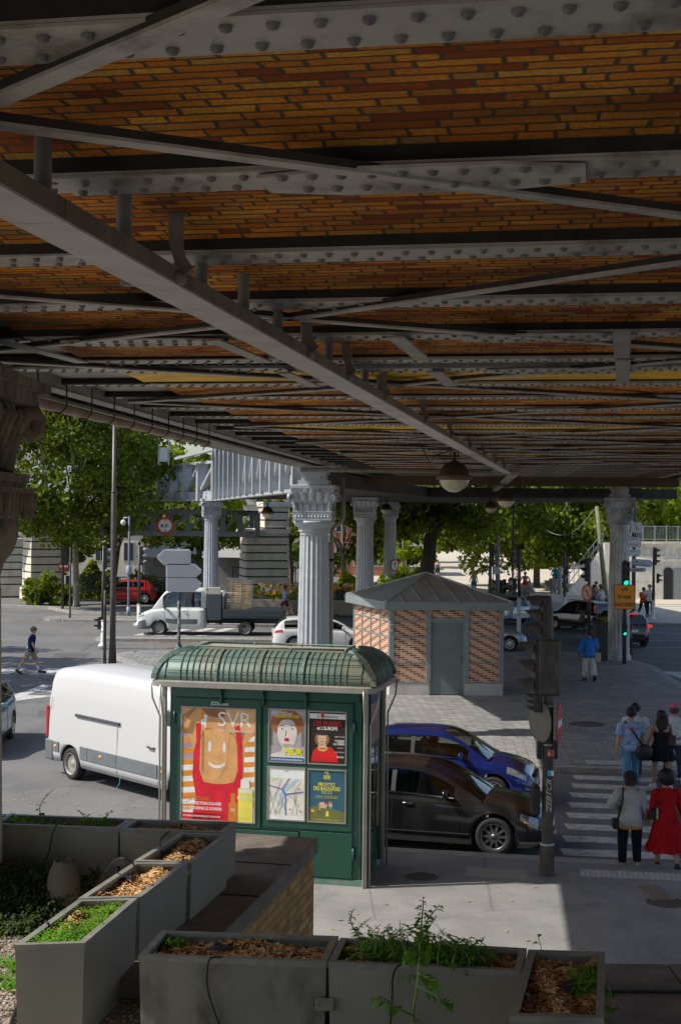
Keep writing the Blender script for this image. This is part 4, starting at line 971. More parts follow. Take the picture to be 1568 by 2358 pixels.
# ---- posters
def Mc(c, name=None, r=.35): return M(name or 'ink_%02d_%02d_%02d' % tuple(int(x*99) for x in c), c, r, var=.16, spec=.4, sc=4.5, coat=.5)
def poster(name, x0, z0, x1, z1, layers, par, y=0.004):
    """layers: list of (colour, [polygons or text calls]); each layer lies 0.6 mm in front of the last"""
    m = MB(); mats = []
    m.box(x0, y-.0005, z0, x1, y+.004, z1); mats.append(Mc(layers[0][0]))
    for li, (c, items) in enumerate(layers[1:], 1):
        m.cur = len(mats); mats.append(Mc(c)); yy = y-.0005-.0007*li
        for it in items:
            if isinstance(it[0], str):
                s_, cx_, cz_, h_ = it[:4]; kw = it[4] if len(it) > 4 else {}
                text_into(m, s_, x0+cx_*(x1-x0), z0+cz_*(z1-z0), h_, yy, **kw)
            else: flat(m, [(x0+max(0, min(1, a))*(x1-x0), z0+max(0, min(1, b))*(z1-z0)) for a, b in it], yy)
    return m.build(name, mats, par, flip=False)
fr = M('poster_frame', (.01, .05, .035), .4)
Wt = (.85, .84, .82)
def el(cx_, cz_, rx, rz, n=18, a0=0, a1=2*pi): return [(cx_+rx*cos(a0+(a1-a0)*i/n), cz_+rz*sin(a0+(a1-a0)*i/n)) for i in range(n)]
def arc(cx_, cz_, rx, rz, t, a0, a1, n=12): return [(cx_+rx*cos(a0+(a1-a0)*i/n), cz_+rz*sin(a0+(a1-a0)*i/n)) for i in range(n+1)]+[(cx_+(rx-t)*cos(a1+(a0-a1)*i/n), cz_+(rz-t)*sin(a1+(a0-a1)*i/n)) for i in range(n+1)]
X0, Z0, X1, Z1 = .3, .92, 1.52, 2.72; SK = (.72, .36, .13)
strL = [[(0, .93-k*.1), (.3, .95-k*.1), (.3, .9-k*.1), (0, .88-k*.1)] for k in range(9)]; strR = [[(.7, .88-k*.09), (1, .9-k*.09), (1, .855-k*.09), (.7, .835-k*.09)] for k in range(9)]
poster('poster', X0, Z0, X1, Z1, [(Wt,
  []), ((.75, .28, .02), strL+strR+[[(.1, 1), (.6, 1), (.6, .93), (.1, .95)]]), ((.45, .3, .36), [[(0, .88-k*.1), (.2, .9-k*.1), (.2, .85-k*.1), (0, .83-k*.1)] for k in range(4)]),
  (SK, [[(.0, 1), (.28, 1), (.25, .86), (.32, .82), (.66, .82), (.84, .9), (.9, 1), (1, 1), (1, .8), (.86, .68), (.84, .3), (.72, .18), (.3, .18), (.2, .3), (.22, .55), (.15, .66), (.04, .82)], [(.32, .8), (.66, .8), (.6, 1), (.36, 1)]]),
  ((.42, .19, .06), [[(0, .93), (.16, 1), (.2, 1), (.03, .86)], [(.2, .86), (.26, .8), (.25, .7), (.22, .74)], [(.8, .86), (.86, .8), (.84, .72), (.8, .76)], arc(.34, .7, .1, .09, .015, 1.2, 3.3), arc(.66, .7, .1, .09, .015, -.2, 1.9), [(.28, .8), (.31, .8), (.3, .4), (.27, .45)], [(.49, .78), (.5, .78), (.5, .4), (.485, .4)]]), ((.3, .12, .04), [[(.26, 1), (.7, 1), (.62, .94), (.5, .92), (.36, .93)]]),
  ((.75, .4, .155), [[(.6, .8), (1, .8), (1, 1), (.6, 1)], [(.3, .8), (.5, .83), (.66, .8), (.62, .5), (.5, .36), (.38, .5)]]),
  ((.7, .012, .03), [[(.19, .86), (.26, .87), (.25, .7), (.24, .45), (.3, .34), (.45, .325), (.6, .33), (.72, .35), (.77, .45), (.76, .7), (.72, .84), (.79, .86), (.83, .7), (.84, .45), (.8, .2), (.78, 0), (.14, 0), (.2, .2), (.15, .38), (.16, .6), (.2, .7)], [(0, .06), (.6, .06), (.6, 0), (0, 0)]]),
  ((.86, .82, .76), [el(.385, .66, .022, .05), el(.585, .655, .022, .05), arc(.485, .52, .12, .055, .028, pi+.1, 2*pi-.1)]),
  ((.86, .85, .84), [('SVR', .72, .845, .24, dict(width=.56)), ('LABORATOIRE DERMATOLOGIQUE', .73, .795, .034, dict(width=.56, bold=.01)), ('LA PROTECTION SOLAIRE', .285, .135, .048, dict(width=.64, bold=.02)), ('QUI REDONNE LE SOURIRE', .285, .09, .048, dict(width=.66, bold=.02)), ('EN PHARMACIE, PARAPHARMACIE ET SUR SVR.COM', .28, .025, .026, dict(width=.62, bold=.02)), [(0, .16), (.1, .19), (.1, .16)]]),
  ((.62, .2, .02), [('SUN SECURE', .2, .175, .055, dict(width=.46, bold=.02)), [(.65, 0), (.77, 0), (.77, .16), (.74, .17), (.74, .25), (.68, .25), (.68, .17), (.65, .16)]]),
  ((.8, .72, .1), [[(.78, .0), (.98, .0), (.98, .3), (.78, .3)]]), ((.83, .82, .75), [[(.81, .3), (.94, .3), (.93, .38), (.82, .38)], [(.79, .26), (.965, .26), (.965, .29), (.79, .29)]]),
  ((.86, .85, .8), [('50', .71, .09, .05), ('50+', .9, .2, .06), ('SVR', .81, .2, .05)])], d1)
m = MB(); text_into(m, 'JCDecaux', .93, 2.775, .055, .0, .3, 'CENTER', .012); m.build('maker_lettering', Mc(Wt), d1)
SX = 2.05; RX = 2.7
poster('poster', 1.76, 1.92, 2.34, 2.74, [((.42, .38, .38), []), ((.2, .17, .17), [[(0, .7), (.1, .72), (.1, .3), (0, .3)], [(.9, .7), (1, .72), (1, .3), (.9, .3)]]), ((.36, .13, .05), [el(.5, .74, .47, .27)]), ((.74, .66, .62), [el(.5, .55, .28, .3), [(.4, .35), (.62, .35), (.68, .2), (1, .1), (1, .08), (0, .08), (0, .12), (.34, .2)]]), ((.36, .13, .05), [arc(.5, .7, .34, .22, .1, .2, pi-.2)]),
  ((.25, .2, .2), [arc(.36, .66, .09, .05, .018, .3, pi-.2), arc(.66, .67, .09, .05, .018, .2, pi-.3), [(.46, .6), (.49, .6), (.47, .5), (.44, .48)]]), ((.85, .84, .82), [el(.36, .64, .06, .025), el(.65, .65, .06, .025)]), ((.1, .25, .25), [el(.36, .64, .025, .024), el(.65, .65, .025, .024)]), ((.62, .02, .04), [el(.49, .425, .07, .03), el(.465, .445, .03, .014), el(.52, .445, .03, .014)]),
  ((.85, .84, .8), [('Le Monde', .35, .95, .03), ('diplomatique', .35, .905, .06, dict(width=.34, shear=.2))]), ((.8, .75, .02), [('MANIÈRE DE VOIR', .5, .855, .04, dict(width=.4, bold=.03)), ('PEUR', .68, .14, .1, dict(width=.3, bold=.05))]), ((.85, .8, .75), [('Les aventures de la', .62, .255, .025)]), ((.02, .12, .3), [[(0, 0), (1, 0), (1, .08), (0, .08)]]), ((.85, .85, .85), [('EN VENTE CHEZ VOTRE MARCHAND DE JOURNAUX', .5, .025, .024, dict(width=.52, bold=.02))])], d2)
poster('poster', 2.41, 1.92, 3.0, 2.73, [((.03, .022, .018), []), ((.84, .83, .8), [[(0, .87), (1, .87), (1, .97), (0, .97)], ('L\'Histoire', .52, .885, .055, dict(width=.34)), ]), ((.03, .03, .03), [("L'Histoire", .5, .893, .05, dict(width=.32))]), ((.72, .02, .02), [[(.32, 1), (.42, 1), (.4, .9), (.36, .86)], ('LES RUSSES', .5, .735, .075, dict(width=.44, bold=.03)), [(.05, .03), (.8, .03), (.78, .2), (.6, .32), (.3, .36), (.12, .24)]]), ((.84, .82, .78), [('et L\'EUROPE', .5, .655, .058, dict(width=.33, bold=.02)), ('CATHERINE,', .84, .44, .026, dict(width=.16, bold=.02)), ('TSARINE', .86, .405, .026, dict(width=.12, bold=.02)), ('DES LUMIÈRES', .82, .37, .026, dict(width=.18, bold=.02)), ('POUTINE', .86, .12, .026, dict(width=.11, bold=.02)), ('PIERRE LE GRAND', .84, .52, .018, dict(width=.16)), ('TOLSTOÏ', .86, .3, .018, dict(width=.09)), ('LA SOVIÉTIQUE', .84, .22, .018, dict(width=.15))]),
  ((.3, .16, .07), [el(.36, .47, .2, .15)]), ((.7, .46, .3), [el(.36, .48, .12, .13), [(.28, .38), (.46, .38), (.5, .3), (.24, .3)]]), ((.05, .03, .03), [el(.36, .59, .17, .045)]), ((.6, .42, .1), [arc(.38, .3, .14, .07, .05, pi, 2*pi)]), ((.2, .07, .05), [el(.32, .49, .012, .008), el(.4, .49, .012, .008), el(.36, .43, .03, .008)])], d2)
def mp(a): return a
poster('poster', 1.75, 1.0, 2.34, 1.82, [((.78, .74, .62), []), ((.82, .83, .82), [[(0, .8), (1, .8), (1, 1), (0, 1)], [(0, 0), (1, 0), (1, .07), (0, .07)]]), ((.45, .62, .68), [[(.15, .12), (.22, .12), (.45, .5), (.85, .78), (.75, .79), (.38, .56)]]), ((.55, .68, .4), [[(.1, .74), (.3, .78), (.28, .8), (.08, .8)], el(.8, .3, .06, .04)]),
  ((.75, .35, .2), [el(.3, .3, .03, .02), el(.75, .35, .04, .03), el(.2, .15, .03, .02), el(.6, .2, .03, .02), el(.85, .6, .03, .02), el(.9, .17, .04, .02)]),
  ((.3, .32, .42), [[(a, b), (a+.012, b), (c_+.012, d_), (c_, d_)] for a, b, c_, d_ in ((.05, .1, .35, .78), (.2, .08, .6, .45), (.5, .1, .3, .5), (.6, .5, .95, .1), (.7, .5, .9, .75), (.1, .4, .45, .3), (.02, .3, .3, .6), (.55, .7, .4, .55), (.65, .12, .8, .5), (.9, .35, .5, .48), (.8, .1, .72, .5), (.02, .55, .2, .1), (.3, .1, .42, .45))]),
  ((.12, .2, .55), [[(0, .64), (.38, .58), (.38, .6), (0, .66)], [(.36, .58), (.4, .6), (.5, .48), (.46, .46)], [(.46, .48), (.49, .48), (.5, .08), (.47, .08)], [(.38, .6), (.41, .6), (.6, .8), (.57, .8)], [(.48, .47), (.48, .5), (.97, .56), (.97, .54)]]), ((.1, .1, .12), [('PARIS', .5, .93, .02), ('- - - - - - - - - -', .5, .03, .02)])], d2)
poster('poster', 2.41, 1.0, 3.0, 1.81, [((.03, .11, .16), []), ((.16, .17, .05), [[(0, .0), (1, 0), (1, .2), (.6, .26), (.25, .3), (0, .26)]]), ((.78, .68, .04), [('PROFITEZ', .5, .69, .06, dict(width=.27, bold=.02)), ('DES BAIGNADES', .5, .61, .06, dict(width=.43, bold=.02)), ('TOUT L\'ÉTÉ', .5, .54, .05, dict(width=.18)), ('PARIS', .5, .87, .03, dict(bold=.03)), ('SEINE', .5, .83, .03, dict(bold=.03)), arc(.49, .95, .05, .04, .025, -1, 3.6), ('MARNE-LILLE · BRAS MARIE · BERCY', .5, .485, .018, dict(width=.36)), ('LA VILLETTE · CANAL SAINT-MARTIN', .5, .455, .018, dict(width=.36)), ('Retrouvez les baignades sur paris.fr', .5, .03, .018, dict(width=.42)), [(.47, .1), (.56, .11), (.55, .22), (.48, .2)]]),
  ((.7, .45, .3), [el(.4, .32, .13, .06), el(.6, .38, .035, .03), [(.5, .36), (.53, .36), (.48, .24), (.46, .24)], [(.28, .33), (.31, .34), (.33, .22), (.3, .22)], [(.56, .38), (.64, .38), (.66, .28), (.55, .28)]]), ((.03, .35, .35), [[(.55, .3), (.66, .3), (.66, .25), (.55, .25)]]), ((.75, .4, .05), [el(.12, .2, .05, .03)]), ((.25, .1, .04), [el(.47, .37, .03, .03), el(.6, .405, .03, .02)])], d2)
m = MB()
for (x0, z0, x1, z1) in ((.3, .92, 1.52, 2.72), (1.76, 1.92, 2.34, 2.74), (2.41, 1.92, 3.0, 2.73), (1.75, 1.0, 2.34, 1.82), (2.41, 1.0, 3.0, 1.81)):
    for a, b, c_, d_ in ((x0-.02, z0-.02, x1+.02, z0), (x0-.02, z1, x1+.02, z1+.02), (x0-.02, z0, x0, z1), (x1, z0, x1+.02, z1)): m.box(a, -.01, b, c_, .006, d_)
m.build('poster_trim', kgrey, k)

# ---------------------------------------------------------------- the brick-pattern hut
def hutpal(g, lng, rnd): return g.mix(g.ma('MULTIPLY', lng, 1), g.mix(rnd, (.56, .33, .15), (.62, .38, .19)), g.mix(rnd, (.2, .025, .025), (.27, .04, .035)))
hutm = brickmat('hut_panel_brick', .525, .46, .0655, .25, hutpal, (.68, .52, .42), .0115, 'xy', 'z', wob=0)
hgrey = M('hut_grey_green', (.2, .235, .23), .5, var=.06, sc=3); hroof = M('hut_roof_metal', (.33, .35, .345), .5, .2, var=.1, sc=2, dirt=(.28, .27, .23), dsc=1)
HX = Vector((3.66, .12, 0)); HY = Vector((-1.12, 3.4, 0)); H0 = Vector((1.63, 44.85, .1))
h = thing('hut', 'square hut of cream and red brick panels with grey pyramid roof and steel door', 'hut', H0, 0)
HM = Matrix(((HX.x/3.66, HY.x/3.58, 0, 0), (HX.y/3.66, HY.y/3.58, 0, 0), (0, 0, 1, 0), (0, 0, 0, 1)))
def hb(x0, y0, z0, x1, y1, z1, m): m.T = HM; m.box(x0, y0, z0, x1, y1, z1); m.T = None
W_, D_ = 3.66, 3.58
m = MB(); hb(0, 0, .4, 1.3, .08, 2.8, m); hb(2.42, 0, .4, W_, .08, 2.8, m); hb(1.3, 0, 2.5, 2.42, .08, 2.8, m); hb(0, .08, .4, .08, D_, 2.8, m); hb(W_-.08, .08, .4, W_, D_, 2.8, m); hb(.08, D_-.08, .4, W_-.08, D_, 2.8, m); m.build('brick_panel', hutm, h)
m = MB(); hb(-.01, -.012, 0, 1.28, .2, .4, m); hb(2.42, -.012, 0, W_+.01, .2, .4, m); hb(-.01, .2, 0, .2, D_, .4, m); hb(W_-.2, .2, 0, W_+.01, D_, .4, m); m.build('concrete_base', M('hut_base', (.5, .46, .42), .85, var=.08, sc=2, bump=.15, dirt=(.38, .35, .31)), h)
m = MB()
for x in (-.02, 1.18, 2.42, W_-.12): hb(x, -.03, .38, x+.14, 0, 2.8, m); hb(x+.01, -.055, 2.05, x+.12, -.03, 2.72, m); hb(x+.01, -.11, 2.55, x+.12, -.055, 2.78, m)
for y in (.0, .86, 1.76, 2.66, D_-.08):
    hb(-.03, y, .38, 0, y+.09, 2.8, m)
for z in (.38, 1.02, 1.86, 2.36):
    hb(-.0, -.02, z, 1.2, 0, z+.05, m); hb(2.5, -.02, z, W_, 0, z+.05, m); hb(-.02, 0, z, 0, D_, z+.05, m)
hb(1.25, -.025, 2.4, 2.45, 0, 2.5, m); m.build('steel_frame', hgrey, h)
m = MB(); m.smooth = True
for x in (-.02, 1.18, 2.42, W_-.12):
    for z, dx in ((2.28, .035), (2.28, .105), (2.07, .07)): q = HM @ Vector((x+dx, -.06, z)); m.ball(q, .016, 6, 4)
m.build('bolts', M('galvanised', (.6, .6, .6), .4, .6), h)
m = MB(); hb(1.3, .02, .02, 2.4, .06, 2.36, m); dr = m.build('door', M('hut_door', (.14, .175, .172), .45, var=.12, sc=1.5, dirt=(.12, .15, .15), dsc=1.6), h)
m = MB(); hb(1.28, -.01, 0, 1.32, .05, 2.4, m); hb(2.38, -.01, 0, 2.42, .05, 2.4, m); hb(1.28, -.01, 2.36, 2.42, .05, 2.4, m); m.build('door_frame', hgrey, dr)
m = MB(); m.smooth = True; q = HM @ Vector((2.24, -.03, 1.18)); m.cbox(q, (.05, .02, .2)); m.tube([q+Vector((0, -.02, .03)), q+Vector((0, -.06, .03)), q+Vector((-.1, -.06, .02))], .011, 6); m.build('handle', M('brass_dull', (.3, .25, .18), .4, .7), dr)
m = MB()
for z in (.35, 1.2, 2.05): hb(1.285, -.03, z, 1.31, -.01, z+.16, m)
m.build('hinge', hgrey, dr)
# roof
o_ = .24
def hp(x, y, z): return HM @ Vector((x, y, z))
m = MB(); a = [hp(-o_, -o_, 0), hp(W_+o_, -o_, 0), hp(W_+o_, D_+o_, 0), hp(-o_, D_+o_, 0)]
m.ring([[(p.x, p.y, 2.76) for p in a], [(p.x, p.y, 3.03) for p in a]], True, True, False); m.build('fascia', hgrey, h)
ap = hp(W_*.5, D_*.5, 3.88); m = MB()
b_ = [hp(-o_+.03, -o_+.03, 3.035), hp(W_+o_-.03, -o_+.03, 3.035), hp(W_+o_-.03, D_+o_-.03, 3.035), hp(-o_+.03, D_+o_-.03, 3.035)]
for i in range(4): m.add([b_[i], b_[(i+1) % 4], ap], [(0, 1, 2)], False)
rf = m.build('roof', hroof, h)
m = MB()
for i in range(4):
    P0, P1 = b_[i], b_[(i+1) % 4]; m.bar(P0+Vector((0, 0, .015)), ap+Vector((0, 0, .02)), .09, .05)
    nn = 7 if i != 3 else 16; mid = (P0+P1)/2
    for j in range(1, nn):
        s_ = j/nn; q = P0+(P1-P0)*s_; tt = 1-abs(2*s_-1); e = q+(ap-mid)*tt*.98; m.bar(q+Vector((0, 0, .012)), e+Vector((0, 0, .012)), .025, .05)
m.build('roof_seam', hroof, rf)
# ================================================================ TREES
bark = M('bark', (.16, .13, .1), .9, sc=8, var=.35, bump=.7, bs=18); bark_p = M('plane_bark', (.3, .27, .19), .85, sc=5, var=.35, bump=.3, dirt=(.15, .14, .1), dsc=3)
lf_p = Mleaf('leaf_plane', (.045, .085, .012), (.22, .27, .022), .45); lf_k = Mleaf('leaf_chestnut', (.05, .085, .014), (.25, .32, .03), .48); lf_y = Mleaf('leaf_lime', (.13, .2, .015), (.42, .5, .04), .5)
def leaves(m, c, rad, n, size, ncl=30, shell=.55, flat_=1.0):
    c = Vector(c); cl = []
    for i in range(ncl):
        d_ = rdir(-1, 1); q = shell+(1-shell)*random.random()**.6; cl.append((c+Vector((d_.x*rad[0], d_.y*rad[1], d_.z*rad[2]))*q, random.uniform(.16, .34)*min(rad)))
    v = m.v; f = m.f
    for i in range(n):
        p, r = cl[random.randrange(ncl)]; d_ = rdir(-1, 1)*r*random.random()**.4*1.25
        x, y, z = p.x+d_.x*1.25, p.y+d_.y, p.z+d_.z*.75*flat_
        s_ = size*random.uniform(.6, 1.3); a = rdir(-1, 1); b = a.cross(rdir(-1, 1)).normalized(); a = a*s_*.5; b = b*s_*.42
        k = len(v); v += [(x-a.x, y-a.y, z-a.z), (x+b.x, y+b.y, z+b.z-s_*.08), (x+a.x, y+a.y, z+a.z), (x-b.x, y-b.y, z-b.z-s_*.08)]; f.append((k, k+1, k+2, k+3))
    m.mi = [0]*len(f); m.sm = [False]*len(f); return cl
def tree(label, base, H, r0, cc, rad, n, size, leaf, bk=None, ncl=40, lean=(0, 0), group=None, extra=None, cut=None):
    base = Vector(base); t = thing('tree', label, 'tree', base, 0, group); cc = Vector(cc)-base
    m = MB(); cl = leaves(m, cc, rad, n, size, ncl)
    if extra:
        for c2, r2, n2 in extra: cl += leaves(m, Vector(c2)-base, r2, n2, size, 12, .3)
    tk = MB(); tk.smooth = True; top = Vector((cc.x*.5+lean[0], cc.y*.5+lean[1], cc.z-rad[2]*.35)); pts = [Vector((0, 0, 0)), Vector((top.x*.3, top.y*.3, top.z*.35)), Vector((top.x*.6, top.y*.6, top.z*.7)), top, cc+Vector((0, 0, rad[2]*.4))]
    tk.tube([pts[0], pts[0]+Vector((0, 0, .25))]+pts[1:], [r0*1.35, r0, r0*.9, r0*.8, r0*.62, r0*.15], 10)
    for p, r in random.sample(cl, min(12, len(cl))):
        k = random.uniform(.45, .95); s_ = pts[1]+(pts[3]-pts[1])*k; e = p; mid = s_+(e-s_)*.5+Vector((0, 0, .12*(e-s_).length)); tk.tube([s_, mid, e], [r0*.32, r0*.2, r0*.06], 6)
    tk.build('trunk', bk or bark, t, flip=False); m.build('crown', leaf, t, flip=False); return t
def T(px, Y): return (px-784)/F*Y
g1 = 'trees around the square'
tree('plane tree with pale slim trunk and broad crown filling the left side', (T(178, 84), 84, .1), 13, .2, (T(160, 82), 82, 9.8), (6.0, 4.2, 5.4), 24000, .3, lf_p, bark_p, 110, extra=[((T(110, 84), 84, 6.0), (2.6, 2, 1.6), 1500), ((T(250, 84), 84, 6.2), (2.6, 2, 1.5), 1500)], group=g1)
tree('bright plane tree rising behind the truss and signal box', (T(420, 112), 112, .1), 15, .25, (T(410, 112), 112, 11.0), (7, 4, 6), 14000, .4, lf_y, bark, 80, group=g1)
tree('tall plane tree behind the plane tree at the far left', (T(60, 105), 105, .1), 17, .3, (T(90, 105), 105, 9), (9, 4, 8), 16000, .42, lf_p, bark, 45, group=g1)
tree('tree with ivy wrapped trunk left of the arrow signs', (T(258, 95), 95, .1), 11, .22, (T(300, 95), 96, 5.6), (5.4, 2.5, 2.2), 5000, .3, lf_p, bark, 36, extra=[((T(256, 94.6), 94.6, 2.6), (.5, .5, 2.4), 900), ((T(256, 94.6), 94.6, 1.2), (.6, .6, 1.4), 500)], group=g1)
tree('tree with ivy wrapped trunk between the arrow signs and fluted column', (T(455, 97), 97, .1), 11, .25, (T(470, 97), 98, 5.4), (3.6, 2.5, 2.4), 4200, .3, lf_p, bark, 30, extra=[((T(445, 96.6), 96.6, 2.8), (.8, .6, 2.6), 1300)], group=g1)
tree('leafy tree between the stone pillar and the big silver column', (T(672, 92), 92, .1), 9, .15, (T(665, 92), 92, 6.0), (1.9, 1.6, 2.2), 2600, .26, lf_p, bark, 24, group=g1)
tree('small round street tree by the iron fence beside the pillar', (T(676, 88), 88, .1), 3.4, .05, (T(676, 88), 88, 3.0), (.9, .7, .75), 900, .16, lf_y, bark, 12, group=g1)
tree('tree behind the gap between the first two silver columns', (T(795, 100), 100, .1), 11, .2, (T(785, 100), 101, 5.4), (4.2, 2.4, 3.8), 8000, .3, lf_p, bark, 34, group=g1)
tree('light green shrubby tree behind the third silver column', (T(940, 108), 108, .1), 5, .1, (T(935, 108), 108, 2.4), (2.4, 1.6, 1.8), 2400, .28, lf_y, bark, 20, group=g1)
tree('big chestnut with thick dark leaning trunk rising behind the hut roof', (T(978, 98), 98, .1), 13, .55, (T(1010, 98), 99, 7.6), (7.2, 4.2, 4.0), 20000, .34, lf_k, M('dark_bark', (.06, .05, .04), .9, bump=.5), 60, (0.3, 0), group=g1)
tree('dark chestnut shading the square right of the hut', (T(1148, 112), 112, .1), 12, .2, (T(1135, 112), 112, 6.6), (6, 4, 4.8), 14000, .36, lf_k, bark, 50, group=g1)
tree('chestnut with straight brown trunk in the middle of the square', (T(1237, 111), 111, .1), 12, .28, (T(1240, 111), 112, 6.8), (5.2, 4, 4.6), 14000, .36, lf_k, bark, 50, group=g1)
tree('chestnut with dark trunk behind the men in blue and grey', (T(1301, 104), 104, .1), 12, .3, (T(1315, 104), 105, 6.9), (5.2, 4, 4.6), 14000, .34, lf_k, bark, 50, group=g1)
tree('chestnut behind the slanting green pole and stairs', (T(1385, 112), 112, .1), 12, .25, (T(1375, 112), 112, 7.2), (5, 3.5, 4.6), 11000, .36, lf_k, bark, 45, group=g1)
tree('sunlit lime tree above the white curved wall, left one', (T(1500, 116), 116, 3), 15, .3, (T(1492, 116), 116, 9.0), (3.9, 3.5, 4.6), 8000, .34, lf_y, bark, 45, group=g1)
tree('darker lime tree above the white curved wall at the right edge', (T(1570, 122), 122, 3), 15, .4, (T(1568, 122), 122, 9.4), (3.4, 3.5, 5), 7000, .36, lf_p, bark, 45, group=g1)
# out of the picture at the left: the trees whose dappled shade lies on the street
for i, (x, y, z, r) in enumerate(((-18.6, 48, 9.5, 3.6), (-20, 44.5, 8, 2.6), (-24, 54, 10, 4), (-13.5, 33.8, 12.5, 1.6))):
    if i == 3: continue
    tree('street tree standing left of the picture, %s' % ('nearer the van', 'nearest the kiosk', 'farther up the street')[i], (x, y, 0), 13, .2, (x, y, z), (r, r*1.2, r*.8), 4200, .34, lf_p, bark, 26, group='street trees off to the left')

# far wood closing the view
m = MB()
for k in range(26): leaves(m, (-60+k*5.6+random.uniform(-1, 1), 150+random.uniform(-3, 3), random.uniform(3, 6)), (5, 3, random.uniform(4, 6)), 1200, .7, 16, .2)
for k in range(26): leaves(m, (-62+k*5.6+random.uniform(-1, 1), 160+random.uniform(-5, 5), random.uniform(4.5, 8)), (5, 3, random.uniform(5, 8)), 1500, .75, 16, .3)
tag(m.build('far_trees', lf_k, flip=False), 'far off belt of dark trees closing the view behind the square', 'trees', kind='stuff')
# hedges, shrubs, flower bed
def hedge(label, x0, x1, Y, z0, z1, n, leaf, name='hedge', cat='hedge', dep=.8, size=.2):
    m = MB(); 
    for k in range(n):
        x = random.uniform(x0, x1); y = Y+random.uniform(-dep, dep)/2; top = z0+(z1-z0)*(.8+.2*sin(x*2.3)+.12*sin(x*5.1)); z = random.uniform(z0, top); a = rdir(-1, 1); b = a.cross(rdir(-1, 1)).normalized(); s_ = size*random.uniform(.6, 1.3); a *= s_*.5; b *= s_*.45; k2 = len(m.v)
        m.v += [(x-a.x, y-a.y, z-a.z), (x+b.x, y+b.y, z+b.z), (x+a.x, y+a.y, z+a.z), (x-b.x, y-b.y, z-b.z)]; m.f.append((k2, k2+1, k2+2, k2+3))
    m.mi = [0]*len(m.f); m.sm = [False]*len(m.f); return tag(m.build(name, leaf, flip=False), label, cat)
hedge('dark clipped hedge behind the plane tree trunk', T(185, 88), T(262, 88), 88, .4, 2.6, 2600, lf_k)
hedge('shrubs along the fence behind the red car', T(262, 90), T(450, 90), 90, .3, 2.1, 2600, lf_p, 'shrubs', 'shrubs')
hedge('yellow green shrubs between the silver columns and hut', T(755, 92), T(930, 92), 92, .2, 2.0, 3600, lf_y, 'shrubs', 'shrubs', 1.4, .22)
hedge('broad leaved fig bush growing at the foot of the left stone pillar', T(58, 87), T(165, 87), 87, .1, 1.9, 420, lf_p, 'fig_bush', 'bush', 1.6, .5)
m = MB(); m.box(T(560, 79.5), 79.3, .1, T(830, 79.5), 79.6, .95); m.box(T(190, 91), 91, .1, T(440, 91), 91.3, 1.0)
tag(m.build('bed_wall', M('bed_wall_stone', (.3, .25, .19), .85, sc=2, var=.2, bump=.2)), 'low brown stone wall of the flower bed behind the truck', 'wall')
hedge('low green foliage of the flower bed behind the cyclist', T(560, 80.5), T(830, 80.5), 80.6, .6, 1.6, 2600, lf_y, 'flower_bed', 'flower bed', 1.6, .16)
hedge('green shrubs behind the railing on top of the curved wall', T(1400, 117), T(1600, 117), 117, 3.6, 7.2, 4200, lf_y, 'shrubs', 'shrubs', 2.0, .34)
m = MB()
for k in range(420):
    x = random.uniform(T(600, 80.4), T(825, 80.4)); y = 80.2+random.uniform(-.5, .8); z = random.uniform(1.2, 1.85); m.cur = random.choice([0, 0, 1, 2]); r = random.uniform(.05, .1); m.add([(x-r, y, z), (x, y-r*.4, z+r), (x+r, y, z), (x, y-r*.4, z-r)], [(0, 1, 2, 3)])
tag(m.build('flowers', [M('petal_yellow', (.8, .5, .04), .6), M('petal_white', (.8, .8, .75), .6), M('petal_orange', (.8, .25, .03), .6)], flip=False), 'yellow, white and orange flowers over the low brown wall', 'flowers', kind='stuff')

# ================================================================ BACKGROUND MASONRY
def Mashlar(name='ashlar', c=(.52, .47, .38), sun=None):
    g = NG(name); o = g.obj(); z = g.sep(o)[2]; n = g.noise(o, 1.5, 5, .65); f = g.noise(g.vmul(o, (1, 1, .15)), 3, 5, .6)
    col = g.ramp(n, [(.3, tuple(x*.82 for x in c)), (.7, tuple(min(1, x*1.1) for x in c))]); col = g.mix(g.ramp(f, [(.5, 0), (.8, .5)]), col, (.25, .22, .18))
    g.set(Base_Color=col, Roughness=.85); g.bump(n, .2, .02); return g.m
ashlar = Mashlar(c=(.66, .61, .5)); white_st = Mashlar('white_stone', (.68, .65, .57))
joint_m = M('joint_shade', (.06, .05, .04), .9)  # shade of the recessed grooves, put into the joint colour
def pillar(label, loc, rz, w_, d_, h, ledge=None):
    t = thing('stone_pillar', label, 'pillar', loc, rz, 'banded stone pillars'); m = MB(); z = 0; k = 0
    m.prism([(-w_/2-.12, -d_/2-.12), (w_/2+.12, -d_/2-.12), (w_/2+.12, d_/2+.12), (-w_/2-.12, d_/2+.12)], 0, .75); z = .75
    while z < h:
        tp = 1-.012*z*1.1; a, b = w_/2*tp, d_/2*tp; hh = .5; m.cur = 0
        m.box(-a, -b, z+.09, a, b, z+hh); m.cur = 1; m.box(-a+.08, -b+.08, z, a-.08, b-.08, z+.09); z += hh
    m.build('shaft', [ashlar, joint_m], t)
    if ledge:
        m = MB(); zz, x0, x1, y0, y1 = ledge; m.box(x0, y0, 0, x1, y1, zz-.5); 
        k = 0; 
        m.smooth = True; m.tube([(x0-.15, y0-.1, zz-.35), (x1, y0-.1, zz-.35)], .2, 10); m.tube([(x0-.1, y0-.1, zz-.35), (x0-.1, y1, zz-.35)], .2, 10); m.smooth = False; m.box(x0+.05, y0+.05, zz-.5, x1, y1, zz)
        m.build('ledge', white_st, t)
    m = MB(); tp = 1-.0132*h; m.box(-w_/2*tp-.12, -d_/2*tp-.12, h, w_/2*tp+.12, d_/2*tp+.12, h+.3); m.build('cap', white_st, t); return t
